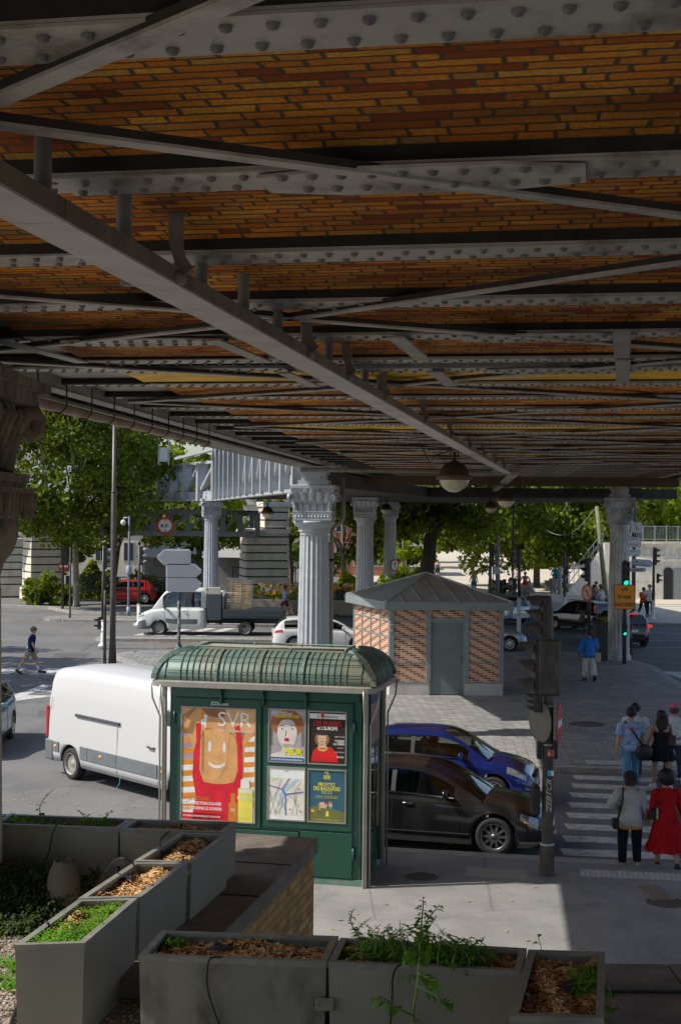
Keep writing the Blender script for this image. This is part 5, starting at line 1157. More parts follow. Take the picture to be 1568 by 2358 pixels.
pillar('banded stone pillar at the left behind the no entry sign', (T(96, 91), 91.5, .1), .5, 2.2, 2.0, 6.6)
pl_ = pillar('tall banded stone pillar behind the truck, one side in bright sun', (T(607, 87), 88.2, .1), .24, 2.85, 2.4, 4.5)
m = MB(); z = 4.8
while z < 6.3: m.cur = 0; m.box(-.2, -1.12, z+.09, 1.32, 1.1, z+.5); m.cur = 1; m.box(-.12, -1.04, z, 1.24, 1.0, z+.09); z += .5
m.build('upper_shaft', [ashlar, joint_m], pl_); m = MB(); m.box(-.32, -1.25, 6.2, 1.44, 1.2, 6.5); m.smooth = True; m.tube([(-1.5, -1.2, 4.62), (-.2, -1.2, 4.62)], .2, 10); m.tube([(-1.45, -1.2, 4.62), (-1.45, 1.1, 4.62)], .2, 10); m.build('ledge', white_st, pl_)
pillar('banded stone stub pillar beside the left one', (T(10, 94), 95, .1), .3, 2.0, 2.0, 3.6)
def building(label, x0, x1, Y, h, mat, cols, rows, z0=1.0, dz=3.1, roof=None):
    t = thing('building', label, 'building', (x0, Y, 0)); W = x1-x0; m = MB(); m.box(0, 0, 0, W, 8, h); m.box(-.1, -.12, h, W+.1, 8, h+.3)
    for r in range(1, rows+1): m.box(0, -.08, z0-.5+r*dz-.06, W, -.003, z0-.5+r*dz+.12)
    m.build('wall', mat, t)
    for i in range(cols):
        for j in range(rows):
            x = W*(i+.5)/cols; z = z0+j*dz; m = MB(); m.box(x-.55, -.06, z, x+.55, -.002, z+1.9); f_ = m.build('window', M('window_frame', (.5, .48, .42), .6), t)
            m = MB(); m.box(x-.45, -.075, z+.1, x-.03, -.062, z+1.8); m.box(x+.03, -.075, z+.1, x+.45, -.062, z+1.8); m.build('pane', M('dark_pane', (.03, .04, .05), .1), f_)
    if roof: m = MB(); m.ring([[(-.3, -.3, h+.3), (W+.3, -.3, h+.3), (W+.3, 8, h+.3), (-.3, 8, h+.3)], [(.8, 2, h+2), (W-.8, 2, h+2), (W-.8, 6, h+2), (.8, 6, h+2)]], True, True, False); m.build('roof', roof, t)
    return t
zinc = M('zinc', (.3, .31, .32), .5, .3)
building('cream apartment building glimpsed behind the left trees', T(-60, 135), T(330, 135), 135, 14, M('cream_render', (.6, .54, .43), .85, sc=1), 6, 4, roof=zinc)
building('pale building with shuttered windows glimpsed beside the big silver column', T(560, 140), T(760, 140), 140, 12, M('pale_render', (.58, .55, .46), .85, sc=1), 4, 4, roof=zinc)
building('low brick building with coloured shop sign glimpsed between the columns', T(765, 128), T(935, 128), 128, 6, M('brick_render', (.35, .15, .09), .85, sc=3), 4, 2)
# park pavilions with grey tent roofs
def pav(label, x0, x1, Y, h, c):
    t = thing('pavilion', label, 'pavilion', (x0, Y, 0)); W = x1-x0
    for x in (0, W/3, 2*W/3, W): m = MB(); m.box(x-.05, 0, 0, x+.05, .1, h); m.build('post', M('pav_post', (.2, .2, .2), .5), t)
    m = MB(); m.ring([[(-.5, -.6, h), (W+.5, -.6, h), (W+.5, 4, h), (-.5, 4, h)], [(W*.3, 1.2, h+1.3), (W*.7, 1.2, h+1.3), (W*.7, 2.2, h+1.3), (W*.3, 2.2, h+1.3)]], True, True, False); m.build('roof', c, t)
    m = MB(); m.box(0, .8, 0, W, .9, h); m.build('back_panel', M('pav_panel', (.25, .25, .24), .7, sc=2, var=.3), t)
pav('grey roofed park pavilion behind the fluted column and stone pillar', T(500, 102), T(640, 102), 102, 2.6, M('canvas_grey', (.36, .35, .34), .8)); pav('grey roofed park pavilion behind the arrow signs', T(330, 104), T(480, 104), 104, 2.5, M('canvas_grey2', (.33, .33, .33), .8))
def fence(label, A, B, z0, h, step, mat, rails=2, bar=.018, cat='fence', post=2.0):
    t = thing('fence', label, cat, (0, 0, 0)); A = Vector(A); B = Vector(B); L = (B-A).length; m = MB(); n = int(L/step)
    for i in range(n+1): p = A+(B-A)*i/n; m.box(p.x-bar/2, p.y-bar/2, z0, p.x+bar/2, p.y+bar/2, z0+h)
    m.build('bars', mat, t); m = MB()
    for r in range(rails): z = z0+.1+(h-.15)*r/(rails-1); m.bar((*A, z), (*B, z), bar*1.3, bar*1.8)
    m.build('rails', mat, t)
    for i in range(int(L/post)+1): p = A+(B-A)*min(1, i*post/L); m = MB(); m.box(p.x-bar*1.3, p.y-bar*1.3, z0, p.x+bar*1.3, p.y+bar*1.3, z0+h+.05); m.build('post', mat, t)
    return t
blk = M('black_paint', (.022, .022, .022), .45, var=.2); fence('black iron park fence behind the truck and pillar', (T(540, 90), 89.5), (T(740, 90), 89.5), .1, 2.3, .16, blk, 2, .03)
fence('black iron park fence behind the red car', (T(190, 86), 85.8), (T(450, 86), 85.8), .9, 1.0, .14, blk, 2, .03)
fence('white metal crowd barrier beyond the red car', (T(385, 84), 84.2), (T(450, 84), 84.2), .14, 1.0, .12, M('white_metal', (.7, .7, .7), .5), 2, .03)
# curved white wall of the rotunda terrace with its stairs
rt = thing('curved_wall', 'white curved stone terrace wall with carved lettering and dark door', 'wall', (0, 0, 0))
rc = Vector((21.5, 113)); RR = 17.0
def RP(a, r, z): return (rc.x+r*sin(a), rc.y-r*cos(a), z)
def arcw(m, a0, a1, r0, r1, z0, z1, n=24):
    m.ring([[RP(a0+(a1-a0)*i/n, r, z) for r, z in ((r0, z0), (r1, z0), (r1, z1), (r0, z1))] for i in range(n+1)], True, True, False)
A0, A1 = -.13, .75
m = MB(); arcw(m, A0, A1, RR-1.2, RR, 0, 4.0); 
for z in (.75, 1.35, 1.95, 2.5): arcw(m, A0, A1, RR, RR+.012, z-.6+.03, z-.03)
arcw(m, A0, A1, RR-.6, RR+.14, 2.78, 2.95); arcw(m, A0, A1, RR-.6, RR+.2, 3.98, 4.14); arcw(m, A0, A1, RR-.6, RR+.05, .0, .16); m.build('masonry', white_st, rt)
m = MB(); a_d = math.asin((T(1538, 96.2)-rc.x)/RR)
for i in range(9):
    pass
pts = [(-.32, 0), (.32, 0), (.32, 2.0)]+[(.32*cos(pi*i/8), 2.0+.25*sin(pi*i/8)) for i in range(1, 8)]+[(-.32, 2.0)]
m.T = Matrix.Translation(RP(a_d, RR+.06, .12)) @ Matrix.Rotation(a_d, 4, 'Z'); m.prismy(pts, -.03, .02); m.T = None; m.build('door', M('dark_door', (.012, .012, .012), .6), rt)
m = MB(); a2 = math.asin((T(1562, 96.2)-rc.x)/RR); m.T = Matrix.Translation(RP(a2, RR+.06, .12)) @ Matrix.Rotation(a2, 4, 'Z'); m.box(-.35, -.03, 0, .35, .02, 2.2); m.T = None; m.build('gate', M('gate_grey', (.25, .26, .27), .5), rt)
m = MB(); s_ = 'JACQUES-LASSAIGNE'
for i, ch in enumerate('JACQUES LAS'):
    a = math.asin((T(1462+i*11.0, 96)-rc.x)/RR); k0 = len(m.v); text_into(m, ch, 0, 0, .62, 0)
    mt = Matrix.Translation(RP(a, RR+.02, 3.15)) @ Matrix.Rotation(a, 4, 'Z'); m.v[k0:] = [tuple(mt @ Vector(v)) for v in m.v[k0:]]
m.build('carved_lettering', M('carved_shadow', (.5, .47, .4), .9), rt, flip=False)
m = MB(); n = 18
for i in range(n+1): a = A0+(A1-A0)*i/n; p = RP(a, RR-.25, 4.14); m.box(p[0]-.03, p[1]-.03, 4.14, p[0]+.03, p[1]+.03, 5.25)
for z in (5.2, 4.3):
    for i in range(n): m.bar(RP(A0+(A1-A0)*i/n, RR-.25, z), RP(A0+(A1-A0)*(i+1)/n, RR-.25, z), .04, .04)
for i in range(n*8): a = A0+(A1-A0)*i/(n*8); p = RP(a, RR-.25, 4.3); m.box(p[0]-.007, p[1]-.007, 4.3, p[0]+.007, p[1]+.007, 5.2)
m.build('railing', M('grey_rail', (.35, .37, .38), .5, .3), rt)
m = MB(); m.prismy([(T(1302, 98), .1), (T(1402, 98), .1), (T(1402, 98), 3.7), (T(1388, 98), 3.6)], 98, 98.4); m.prismy([(T(1392, 98), .1), (T(1440, 98), .1), (T(1440, 98), 4.0), (T(1392, 98), 4.0)], 97.9, 98.5); m.build('stair_wall', M('white_plaster', (.72, .7, .66), .85, var=.05), rt)
m = MB(); P0 = Vector((T(1302, 98), 98.2, .2)); P1 = Vector((T(1390, 98), 98.2, 3.65))
for h_ in (.55, 1.1): m.bar(P0+Vector((0, 0, h_)), P1+Vector((0, 0, h_)), .05, .05)
for i in range(9): p = P0+(P1-P0)*i/8; m.bar(p, p+Vector((0, 0, 1.1)), .04, .04, (0, 1, 0)); q = P0+(P1-P0)*min(1, (i+1)/8); m.bar(p+Vector((0, 0, 1.05)), q+Vector((0, 0, .1)), .02, .02)
m.build('stair_railing', M('grey_rail', ), rt)
m = MB(); m.box(T(1212, 92), 92, .1, T(1405, 92), 92.5, .62); tag(m.build('low_wall', white_st), 'low pale stone wall across the square behind the small black car', 'wall')
m = MB(); m.bbox(T(1201, 93), 92.6, .5, T(1221, 93), 93.2, 1.2, .03); tag(m.build('stone_block', M('concrete', (.42, .4, .36), .85)), 'squat concrete block at the left end of the low stone wall', 'block')
m = MB(); m.bbox(T(1257, 105), 105, .1, T(1276, 105), 105.6, .95, .03); m.box(T(1250, 105), 105.1, .5, T(1257, 105), 105.2, .6); tag(m.build('bin', M('dark_bin', (.12, .11, .1), .7)), 'dark square bin by the chestnut trunk in the square', 'bin')
m = MB()
for k in range(5): m.bbox(T(1127, 100)+k*.26, 100, .15, T(1127, 100)+k*.26+.22, 100.4, 1.25-.06*(k % 2), .02)
tag(m.build('box_cluster', blk), 'black slatted bin beside the seated woman in the square', 'bin')

# ================================================================ STREET FURNITURE
brown = M('brown_post_paint', (.06, .048, .042), .4, .1, var=.15, sc=4, dirt=(.12, .1, .09), dsc=3); whitep = M('white_post_paint', (.68, .67, .63), .6, var=.1, sc=3, dirt=(.45, .4, .33), dsc=2.5)
hoodm = M('hood_grey', (.3, .3, .33), .5, var=.1); lens_off = M('lens_dark', (.04, .02, .02), .2)
def emis(name, c, s_):
    if name in _M: return _M[name]
    g = NG(name); g.set(Base_Color=c); g.put(g.b.inputs['Emission Color'], c); g.b.inputs['Emission Strength'].default_value = s_; _M[name] = g.m; return g.m
green_on = emis('lens_green_lit', (.0, .75, .42), 1.6); red_on = emis('lens_red_lit', (.9, .03, .02), 1.2)
def head(parent, x, y, z, ang, s=1.0, lit=None, mat=None, ped=False, hood=None, name='signal_head'):
    """signal head whose lamps look towards local -y turned by ang; z = top"""
    m = MB(); n = 2 if ped else 3; hh = (.28 if ped else .31)*s; w_ = .3*s if not ped else .22*s
    m.bbox(-w_/2, -.02, -hh*n-.04, w_/2, .14*s, 0, .03*s)
    o = m.build(name, mat or blk, parent, (x, y, z), ang)
    for i in range(n):
        zc = -hh*(i+.5)-.02
        m = MB(); m.smooth = True; R_ = .105*s if not ped else .08*s
        m.T = Matrix.Translation((0, -.02, zc)); N = 12; L_ = .24*s
        rg = []
        for j in range(N+1):
            a = pi*(-.12)+(pi*1.24)*j/N; rg.append([(R_*cos(a), 0, R_*sin(a)), (R_*.98*cos(a), -L_*(.55+.45*max(0, sin(a))), R_*sin(a)*.86)])
        m.ring([[r[0] for r in rg], [r[1] for r in rg]], False, False, True); m.T = None; m.build('visor', hood or mat or blk, o, flip=False)
        m = MB(); m.T = Matrix.Translation((0, -.024, zc)); m.add([(R_*.9*cos(2*pi*j/16), 0, R_*.9*sin(2*pi*j/16)) for j in range(16)], [tuple(range(16))]); m.T = None; m.build('lens', (green_on if lit == i else lens_off) if lit != 10+i else red_on, o, flip=False)
    return o
def signal(label, px, py, hp_top, hang, Y=None, wbase=True, white_h=1.0, ped=None, lit=None, tilt=0, hx=0, hy=0, group='traffic lights round the junction', hs=1.0, hood=None, top=None, plit=None):
    p = at(px, py, .1) if Y is None else Vector((T(px, Y), Y, .1)); t = thing('traffic_light', label, 'traffic light', p, 0, group); zt = top or hp_top+.05; m = MB(); m.smooth = True
    z0 = 0
    if wbase:
        w = MB(); w.smooth = True; w.lathe([(.22, 0), (.2, .06), (.13, .14), (.1, .2), (.095, white_h)], 14); w.lathe([(.1, white_h-.05), (.105, white_h-.03), (.1, white_h)], 14); w.build('white_base', whitep, t)
        r_ = MB(); r_.smooth = True; r_.lathe([(.098, white_h*.55), (.101, white_h*.55+.03)], 14); r_.lathe([(.1, white_h-.06), (.104, white_h-.02)], 14); r_.build('band', M('orange_band', (.5, .18, .06), .5), t); z0 = white_h
    m.lathe([(.085, z0), (.075, zt*.6), (.055, zt)], 12); m.build('post', brown, t)
    head(t, hx, hy, hp_top, hang, hs, lit, hood=hood)
    if ped: head(t, ped[0], ped[1], ped[2], ped[3], .9, plit, ped=True, name='pedestrian_signal')
    return t
def zat(px, py, Y): return atY(px, py, Y).z-.1
signal('traffic light with white base on the rounded island left of the lamp post', 237, 1489, zat(250, 1258, 60.7), R(95), hx=.12, ped=(-.2, 0, zat(240, 1418, 60.7), R(-60)), white_h=1.15, hood=hoodm)
signal('traffic light in front of the truck bonnet with grey hoods', 322, 1436, zat(330, 1258, 71), R(75), Y=71, hx=.15, white_h=1.1, hood=hoodm)
signal('traffic light with lilac hoods rising behind the hut roof', 1130, 1385, zat(1130, 1253, 64), R(88), Y=64, hx=.14, wbase=False, hood=hoodm)
signal('traffic light with tall striped white base right of the hut', 1197, 1470, zat(1195, 1262, 66.5), R(-88), Y=66.5, hx=-.13, white_h=1.9, hood=hoodm, ped=(-.24, 0, 2.8, R(180)), plit=None)
signal('black traffic light with a round no turn sign left of the blue shirt walker', 1358, 1480, zat(1350, 1287, 60), R(-85), Y=60, hx=-.16, wbase=False, ped=(-.3, .0, 1.75, R(200)))
signal('traffic light with white cone base by the curved white wall', 1504, 1427, zat(1510, 1260, 79.6), R(85), hx=.14, white_h=1.1, ped=(.3, 0, 2.6, R(60)))
signal('thin post with small pedestrian signal and white foot in the square', 1301, 1391, zat(1301, 1290, 90), R(0), Y=90, wbase=True, hx=0, hy=.3, hs=.01, white_h=.55, ped=(.2, 0, 2.5, R(90)), top=zat(1301, 1272, 90))
signal('traffic light with its black back turned above the no entry sign', 144, 1404, zat(150, 1248, 83), R(180), hx=.1, wbase=False, hs=1.4, ped=(.3, 0, 2.0, R(40)))
gl_ = signal('traffic light lit green above the orange notice', 1437, 1529, zat(1438, 1291, 55.7), R(0), hx=.02, hy=-.1, wbase=False, lit=2, ped=(-.02, -.16, zat(1440, 1431, 55.7), R(0)), plit=1, hs=1.05)
t = thing('notice_board', 'orange notice reading QUAI DE VALMY INACCESSIBLE under the green light', 'sign', (atY(1438, 1375, 54.55).x, 54.55, atY(1438, 1375, 54.55).z)); t['category'] = 'sign'
m = MB(); m.box(-.42, 0, -.485, .42, .02, .485); m.build('border', blk, t); m = MB(); m.box(-.395, -.004, -.46, .395, -.0005, .46); m.build('panel', M('notice_orange', (.95, .33, .01), .55, var=.03), t)
m = MB(); 
for s_, z, w_ in (('QUAI', .25, .26), ('DE VALMY', -.06, .54), ('INACCESSIBLE', -.36, .74)): text_into(m, s_, 0, z, .135, -.006, w_, 'CENTER', .035)
m.build('lettering', blk, t, flip=False)
def roundsign(name, label, loc, r, rz, design, cat='sign', back=False):
    t = thing(name, label, cat, loc, rz); m = MB(); m.T = Matrix.Rotation(pi/2, 4, 'X'); m.lathe([(r, -.012), (r, .012)], 28); m.T = None; m.build('plate', M('sign_back_grey', (.17, .16, .13), .5, .3), t)
    if design: design(t, r)
    return t
redp = M('sign_red', (.62, .02, .02), .45, var=.04); whp = M('sign_white', (.8, .8, .78), .45, var=.04)
def dface(t, c, ra, rb, mat, y, name='face'):
    m = MB(); n = 28
    if ra <= 0: m.add([(rb*cos(2*pi*i/n), y, rb*sin(2*pi*i/n)) for i in range(n)], [tuple(range(n))])
    else: m.ring([[(q*cos(2*pi*i/n), y, q*sin(2*pi*i/n)) for i in range(n)] for q in (ra, rb)], True, False, False)
    return m.build(name, mat, t, flip=False)
def noentry(t, r): dface(t, 0, 0, r*.96, redp, -.014); m = MB(); m.box(-r*.72, -.02, -r*.17, r*.72, -.016, r*.17); m.build('bar', whp, t)
def h43(t, r):
    dface(t, 0, 0, r*.96, whp, -.014); dface(t, 0, r*.76, r*.98, redp, -.017, 'ring'); m = MB(); text_into(m, '4.3', -r*.12, -r*.2, r*.42, -.018, r*.85, 'CENTER', .03); text_into(m, 'm', r*.5, -r*.2, r*.2, -.018)
    m.add([(-.12*r, -.018, .72*r), (.12*r, -.018, .72*r), (0, -.018, .45*r)], [(0, 1, 2)]); m.add([(-.12*r, -.018, -.72*r), (.12*r, -.018, -.72*r), (0, -.018, -.45*r)], [(0, 1, 2)]); m.build('lettering', blk, t, flip=False)
def noturn(t, r):
    dface(t, 0, 0, r*.96, M('sign_cream', (.6, .5, .4), .5), -.014); dface(t, 0, r*.78, r*.98, redp, -.017, 'ring'); m = MB(); m.bar((r*.25, -.018, -r*.5), (r*.1, -.018, r*.1), r*.16, .002, (0, 1, 0)); m.bar((r*.1, -.018, r*.1), (-r*.35, -.018, r*.3), r*.16, .002, (0, 1, 0)); m.build('arrow', blk, t); m = MB(); m.bar((-r*.6, -.02, r*.6), (r*.6, -.02, -r*.6), r*.12, .002, (0, 1, 0)); m.build('slash', redp, t)
roundsign('road_sign', 'round 4.3 metre height limit sign on the lattice beam', atY(382, 1210, 84.2)+Vector((0, -.35, 0)), .52, 0, h43)
roundsign('road_sign', 'red no entry sign at the left in front of the stone pillar', atY(147, 1304, 82.7), .34, 0, noentry)
roundsign('road_sign', 'round no turn sign beside the black traffic light', atY(1352, 1365, 59.7), .37, R(-60), noturn)
def arrow2(t, r): dface(t, 0, 0, r*.96, whp, -.014); dface(t, 0, r*.75, r*.98, redp, -.017, 'ring'); m = MB(); m.bar((0, -.018, -r*.5), (0, -.018, r*.5), r*.2, .002, (0, 1, 0)); m.bar((-r*.3, -.018, r*.1), (0, -.018, r*.5), r*.15, .002, (0, 1, 0)); m.build('arrow', blk, t)
roundsign('road_sign', 'round red ringed sign fixed to the third silver column', atY(909, 1302, 91.4), .42, R(48), arrow2)
# lamp post and other posts
t = thing('lamp_post', 'tall tapering dark brown lamp post behind the white van', 'lamp post', (T(262, 52.5), 52.5, .1)); m = MB(); m.smooth = True; m.lathe([(.16, 0), (.13, .8), (.115, 1.0), (.1, 6.6), (.085, 6.62), (.07, 10)], 14); m.lathe([(.105, 6.55), (.105, 6.62)], 14); m.build('post', M('lamp_post_paint', (.075, .058, .05), .4), t)
m = MB(); m.smooth = True; m.tube([(0, 0, 10), (.3, 0, 10.5), (1.2, 0, 10.7)], .04, 8); m.build('arm', brown, t)
def post(name, label, cat, px, py, top_y, r, mat, Y=None, extra=None):
    p = at(px, py, .1) if Y is None else Vector((T(px, Y), Y, .1)); h_ = atY(px, top_y, p.y).z-.1; t = thing(name, label, cat, p); m = MB(); m.smooth = True; m.lathe([(r*1.2, 0), (r, .3), (r*.9, h_), (r*.3, h_+.03)], 10); m.build('post', mat, t); 
    if extra: extra(t, h_)
    return t
post('post', 'short dark post with sticker just left of the tall lamp post', 'post', 244, 1530, 1361, .06, brown, 52.3)
post('post', 'slim dark post between the no entry sign and plane tree', 'post', 161, 1425, 1262, .055, brown)
def cctv(t, h_):
    m = MB(); m.smooth = True; m.tube([(0, 0, h_-.05), (-.3, 0, h_-.05), (-.32, 0, h_-.2)], .035, 7); m.ball((-.34, 0, h_-.32), .16, 10, 6); m.build('camera_dome', M('white_dome', (.65, .66, .68), .4), t); m = MB(); m.lathe([(.13, 2.3), (.16, 2.4), (.16, 2.75), (.12, 2.8)], 10); m.lathe([(.11, 0), (.11, .5)], 10); m.build('collar', M('blue_grey', (.28, .33, .4), .5), t)
post('camera_pole', 'slim blue grey pole carrying a white dome camera in front of the red car', 'camera pole', 296, 1418, 1190, .07, M('pole_blue_grey', (.12, .14, .17), .5), extra=cctv)
p = at(411.5, 1509, .1); t = thing('direction_sign', 'three grey arrow shaped direction signs seen from behind on a stickered black pole', 'direction sign', p)
m = MB(); m.smooth = True; m.lathe([(.27, 0), (.26, .1), (.12, .38), (.07, .5), (.07, atY(411, 1262, p.y).z-.1)], 14); m.build('pole', M('stickered_pole', (.03, .03, .03), .5, sc=14, var=.5, dirt=(.45, .45, .45), dsc=9), t)
sgb = M('sign_back', (.36, .38, .41), .45, .35, var=.05, sc=2); sge = M('sign_edge', (.62, .64, .66), .4, .3)
for x0, x1, y0, y1, l in ((364, 437, 1268, 1298, -1), (386, 463, 1301, 1329, 1), (386, 463, 1331, 1359, 1)):
    a = atY(x0, y1, p.y); b = atY(x1, y0, p.y); w0, w1, z0, z1 = a.x-p.x, b.x-p.x, a.z-.1, b.z-.1; c_ = (z0+z1)/2; tip = .28
    P = [(w0+tip, z0), (w1, z0), (w1, z1), (w0+tip, z1), (w0, c_)] if l < 0 else [(w0, z0), (w1-tip, z0), (w1, c_), (w1-tip, z1), (w0, z1)]
    m = MB(); m.prismy(P, -.13, -.09); m.build('arrow_panel', sgb, t); m = MB(); n = len(P)
    for i in range(n): m.bar((P[i][0], -.085, P[i][1]), (P[(i+1) % n][0], -.085, P[(i+1) % n][1]), .12, .025, (0, 1, 0))
    m.build('panel_edge', sge, t)
# clock and street signs pole
Y_ = 68; t = thing('sign_pole', 'dark pole with a square clock and white street direction signs behind the grey column', 'sign pole', (T(1460.5, Y_), Y_, .1)); m = MB(); m.smooth = True; m.lathe([(.1, 0), (.09, 6), (.085, 9.5)], 12); m.build('pole', M('sign_pole_paint', (.12, .1, .12), .5), t); bx = T(1460.5, Y_)
def zz(y, x=1470): return atY(x, y, Y_).z-.1
m = MB(); cx_, cz_ = T(1463, Y_)-bx, (zz(1203)+zz(1227))/2; P = [(cx_+.29*cx2, cz_+.27*cz2) for cx2, cz2 in ((-1, -.7), (-.7, -1), (.7, -1), (1, -.7), (1, .7), (.7, 1), (-.7, 1), (-1, .7))]
m.prismy(P, -.3, -.12); ck = m.build('clock', M('clock_case', (.5, .5, .55), .5), t); m = MB(); flat(m, [(cx_+(a-cx_)*.9, cz_+(b-cz_)*.9) for a, b in P], -.303); m.build('dial', whp, ck, flip=False)
m = MB(); m.bar((cx_+.02, -.31, cz_+.02), (cx_+.14, -.31, cz_-.1), .03, .004, (0, 1, 0)); m.bar((cx_-.05, -.31, cz_+.2), (cx_+.01, -.31, cz_-.2), .025, .004, (0, 1, 0))
for k in range(12): a = pi/6*k; m.cbox((cx_+.22*sin(a), -.307, cz_+.22*cos(a)), (.02, .004, .02))
m.build('hands', blk, ck)
def plate(x0, x1, y0, y1, lines, mat=whp, edge=None, tilt=0, arrow=False):
    a, b = T(x0, Y_)-bx, T(x1, Y_)-bx; z0, z1 = zz(y1), zz(y0); m = MB(); pl = [(a, z0+tilt), (b, z0-tilt), (b, z1-tilt), (a, z1+tilt)]
    if arrow: pl = [(a, z0+tilt), (b-.12, z0-tilt), (b, (z0+z1)/2-tilt), (b-.12, z1-tilt), (a, z1+tilt)]
    m.prismy(pl, -.16, -.12); o = m.build('sign_plate', M('plate_edge', (.2, .22, .3), .5), t); m = MB(); cx2 = (a+b)/2; cz2 = (z0+z1)/2; flat(m, [(cx2+(p[0]-cx2)*.96, cz2+(p[1]-cz2)*.9) for p in pl], -.163); m.build('face', mat, o, flip=False)
    m = MB()
    for s_, x, y, h_, w_ in lines: text_into(m, s_, T(x, Y_)-bx, zz(y), h_, -.166, w_, 'CENTER', .01)
    m.build('lettering', M('sign_ink', (.03, .03, .06), .5), o, flip=False)
plate(1419, 1474.5, 1236, 1261, [('PL. DE CLICHY', 1447, 1243.5, .1, .85), ('CH. DE GAULLE-ETOILE', 1446, 1256.5, .1, .98)])
plate(1419, 1473, 1265, 1281, [('PTE DE LA', 1452, 1271, .08, .5), ('VILLETTE', 1440, 1278, .08, .4), ('Nord', 1465, 1279, .06, .16)])
plate(1454, 1503, 1288, 1304, [('PARC', 1464, 1296, .1, .28), ('DE LA', 1477, 1296.5, .06, .2), ('VILLETTE-SUD', 1474, 1303, .1, .7)], M('plate_blue_white', (.5, .58, .65), .5), tilt=.04, arrow=True)
plate(1432, 1486, 1307, 1317, [('QUAI DE SEINE', 1459, 1314.5, .1, .86)], M('plate_grey', (.55, .56, .52), .5))
# leaning timber pole with a slack cable
t = thing('timber_pole', 'leaning green stained timber pole with a slack cable beside the grey column', 'pole', (0, 0, 0)); a = atY(1397, 1395, 88); b = atY(1374, 1166, 88); m = MB(); m.smooth = True; m.tube([a, b], [.17, .12], 10); m.build('pole', M('timber_green', (.2, .21, .12), .85, sc=3, var=.25), t)
m = MB(); m.smooth = True; c_ = atY(1255, 1220, 96); m.tube([b+(c_-b)*k/10+Vector((0, 0, -1.0*sin(pi*k/10))) for k in range(11)], .02, 5); m.build('cable', M('cable_grey', (.3, .3, .3), .6), t)
# electric cabinet beside the right column
p = at(1382, 1522, .1); t = thing('street_cabinet', 'black upright street cabinet beside the grey column', 'cabinet', p); m = MB(); m.bbox(-.27, -.2, 0, .27, .2, 1.5, .02); m.build('body', M('cabinet_black', (.035, .033, .033), .55, dirt=(.07, .065, .06), dsc=5), t); m = MB(); m.bbox(-.29, -.22, 1.5, .29, .22, 1.56, .01); m.build('lid', blk, t)
# park lamp and posts in the square
def lant(t, h_):
    m = MB(); m.lathe([(.34, 0), (.34, .3), (.26, .4), (.24, .9), (.3, 1.0), (.2, 1.1), (.1, 1.3)], 8); m.build('fluted_base', blk, t); m = MB(); m.lathe([(.1, h_), (.2, h_+.5), (.24, h_+.52), (.05, h_+.8)], 8); m.build('lantern', blk, t)
post('lamp_post', 'ornate black park lamp post with heavy fluted base in the square', 'lamp post', 1180, 1374, 1170, .07, blk, extra=lant)
post('lamp_post', 'ornate slim park lamp post seen left of the chestnut trunk', 'lamp post', 927, 1356, 1210, .07, M('lamp_brown', (.2, .16, .12), .6), extra=lant)
post('post', 'plain grey steel post in the square left of the ornate lamp', 'post', 1146, 1372, 1230, .12, M('galv_post', (.28, .27, .25), .6))
def psign(t, h_): m = MB(); m.bbox(-.05, -.05, h_-.5, .35, 0, h_, .01); m.build('sign_box', M('pale_box', (.55, .58, .6), .5), t)
post('post', 'thin black post with a small pale sign behind the hut roof', 'post', 1136.5, 1375, 1305, .035, blk, 92, extra=psign)
post('post', 'grey steel post beside the man in a grey shirt', 'post', 1290, 1385, 1305, .14, M('galv_post'), 95)
# globe lamps under the viaduct
def globe(label, px, py, d, Y, top, caged=False):
    c = atY(px, py, Y); r = d/2; t = thing('globe_lamp', label, 'lamp', c, 0, 'globe lamps hanging under the viaduct')
    m = MB(); m.smooth = True; m.lathe([(r, -.02), (r*.985, .12*r), (r*.87, .5*r), (r*.62, .8*r), (r*.25, 1.0*r), (.03, 1.08*r), (.02, 1.3*r)], 24, caps=True); m.build('shade', M('lamp_brown_cap', (.05, .03, .018), .6, .2, var=.3, sc=6), t)
    m = MB(); m.smooth = True; m.lathe([(r*1.02, -.06), (r*1.16, -.05), (r*1.16, .1*r), (r*1.0, .14*r)], 24); m.build('collar', M('lamp_collar', (.12, .075, .04), .6), t)
    m = MB(); m.smooth = True; m.lathe([(.001, -r), (r*.35, -.94*r), (r*.66, -.75*r), (r*.88, -.47*r), (r*.97, -.2*r), (r, -.02)], 24, caps=False); m.build('globe', M('opal_glass', (.62, .57, .4), .15, var=.12, sc=5, dirt=(.45, .38, .22), dsc=4, coat=.4), t)
    m = MB(); m.smooth = True; zt = top-c.z; m.tube([(0, 0, r*1.2), (0, 0, r*1.2+.12)], .03, 8); m.tube([(-.07, 0, r*1.3), (-.07, 0, zt)], .012, 6); m.tube([(.07, 0, r*1.3), (.07, 0, zt)], .012, 6); m.tube([(-.1, 0, r*1.3+.1), (-.35, 0, r*1.3+.02), (-.45, .0, r*1.3-.1), (-.6, 0, r*1.3+.2), (-.62, 0, zt)], .012, 6); m.tube([(-.5, 0, zt-.05), (.5, 0, zt-.05)], .018, 6); m.build('hanger', blk, t)
globe('largest opal globe lamp with brown cap, nearest under the viaduct', 1046, 1098, .56, 25, 7.2); globe('second opal globe lamp with cracked glass, right of the nearest', 1165, 1150, .55, 43.6, 7.2)
globe('small opal globe lamp left of and beyond the second one', 1130, 1168, .52, 60, 7.2); globe('dark globe lamp seen against the third silver column', 889, 1172, .52, 66, 7.2); globe('globe lamp hanging in front of the tall stone pillar under the truss', 616, 1180, .52, 62, 6.7)
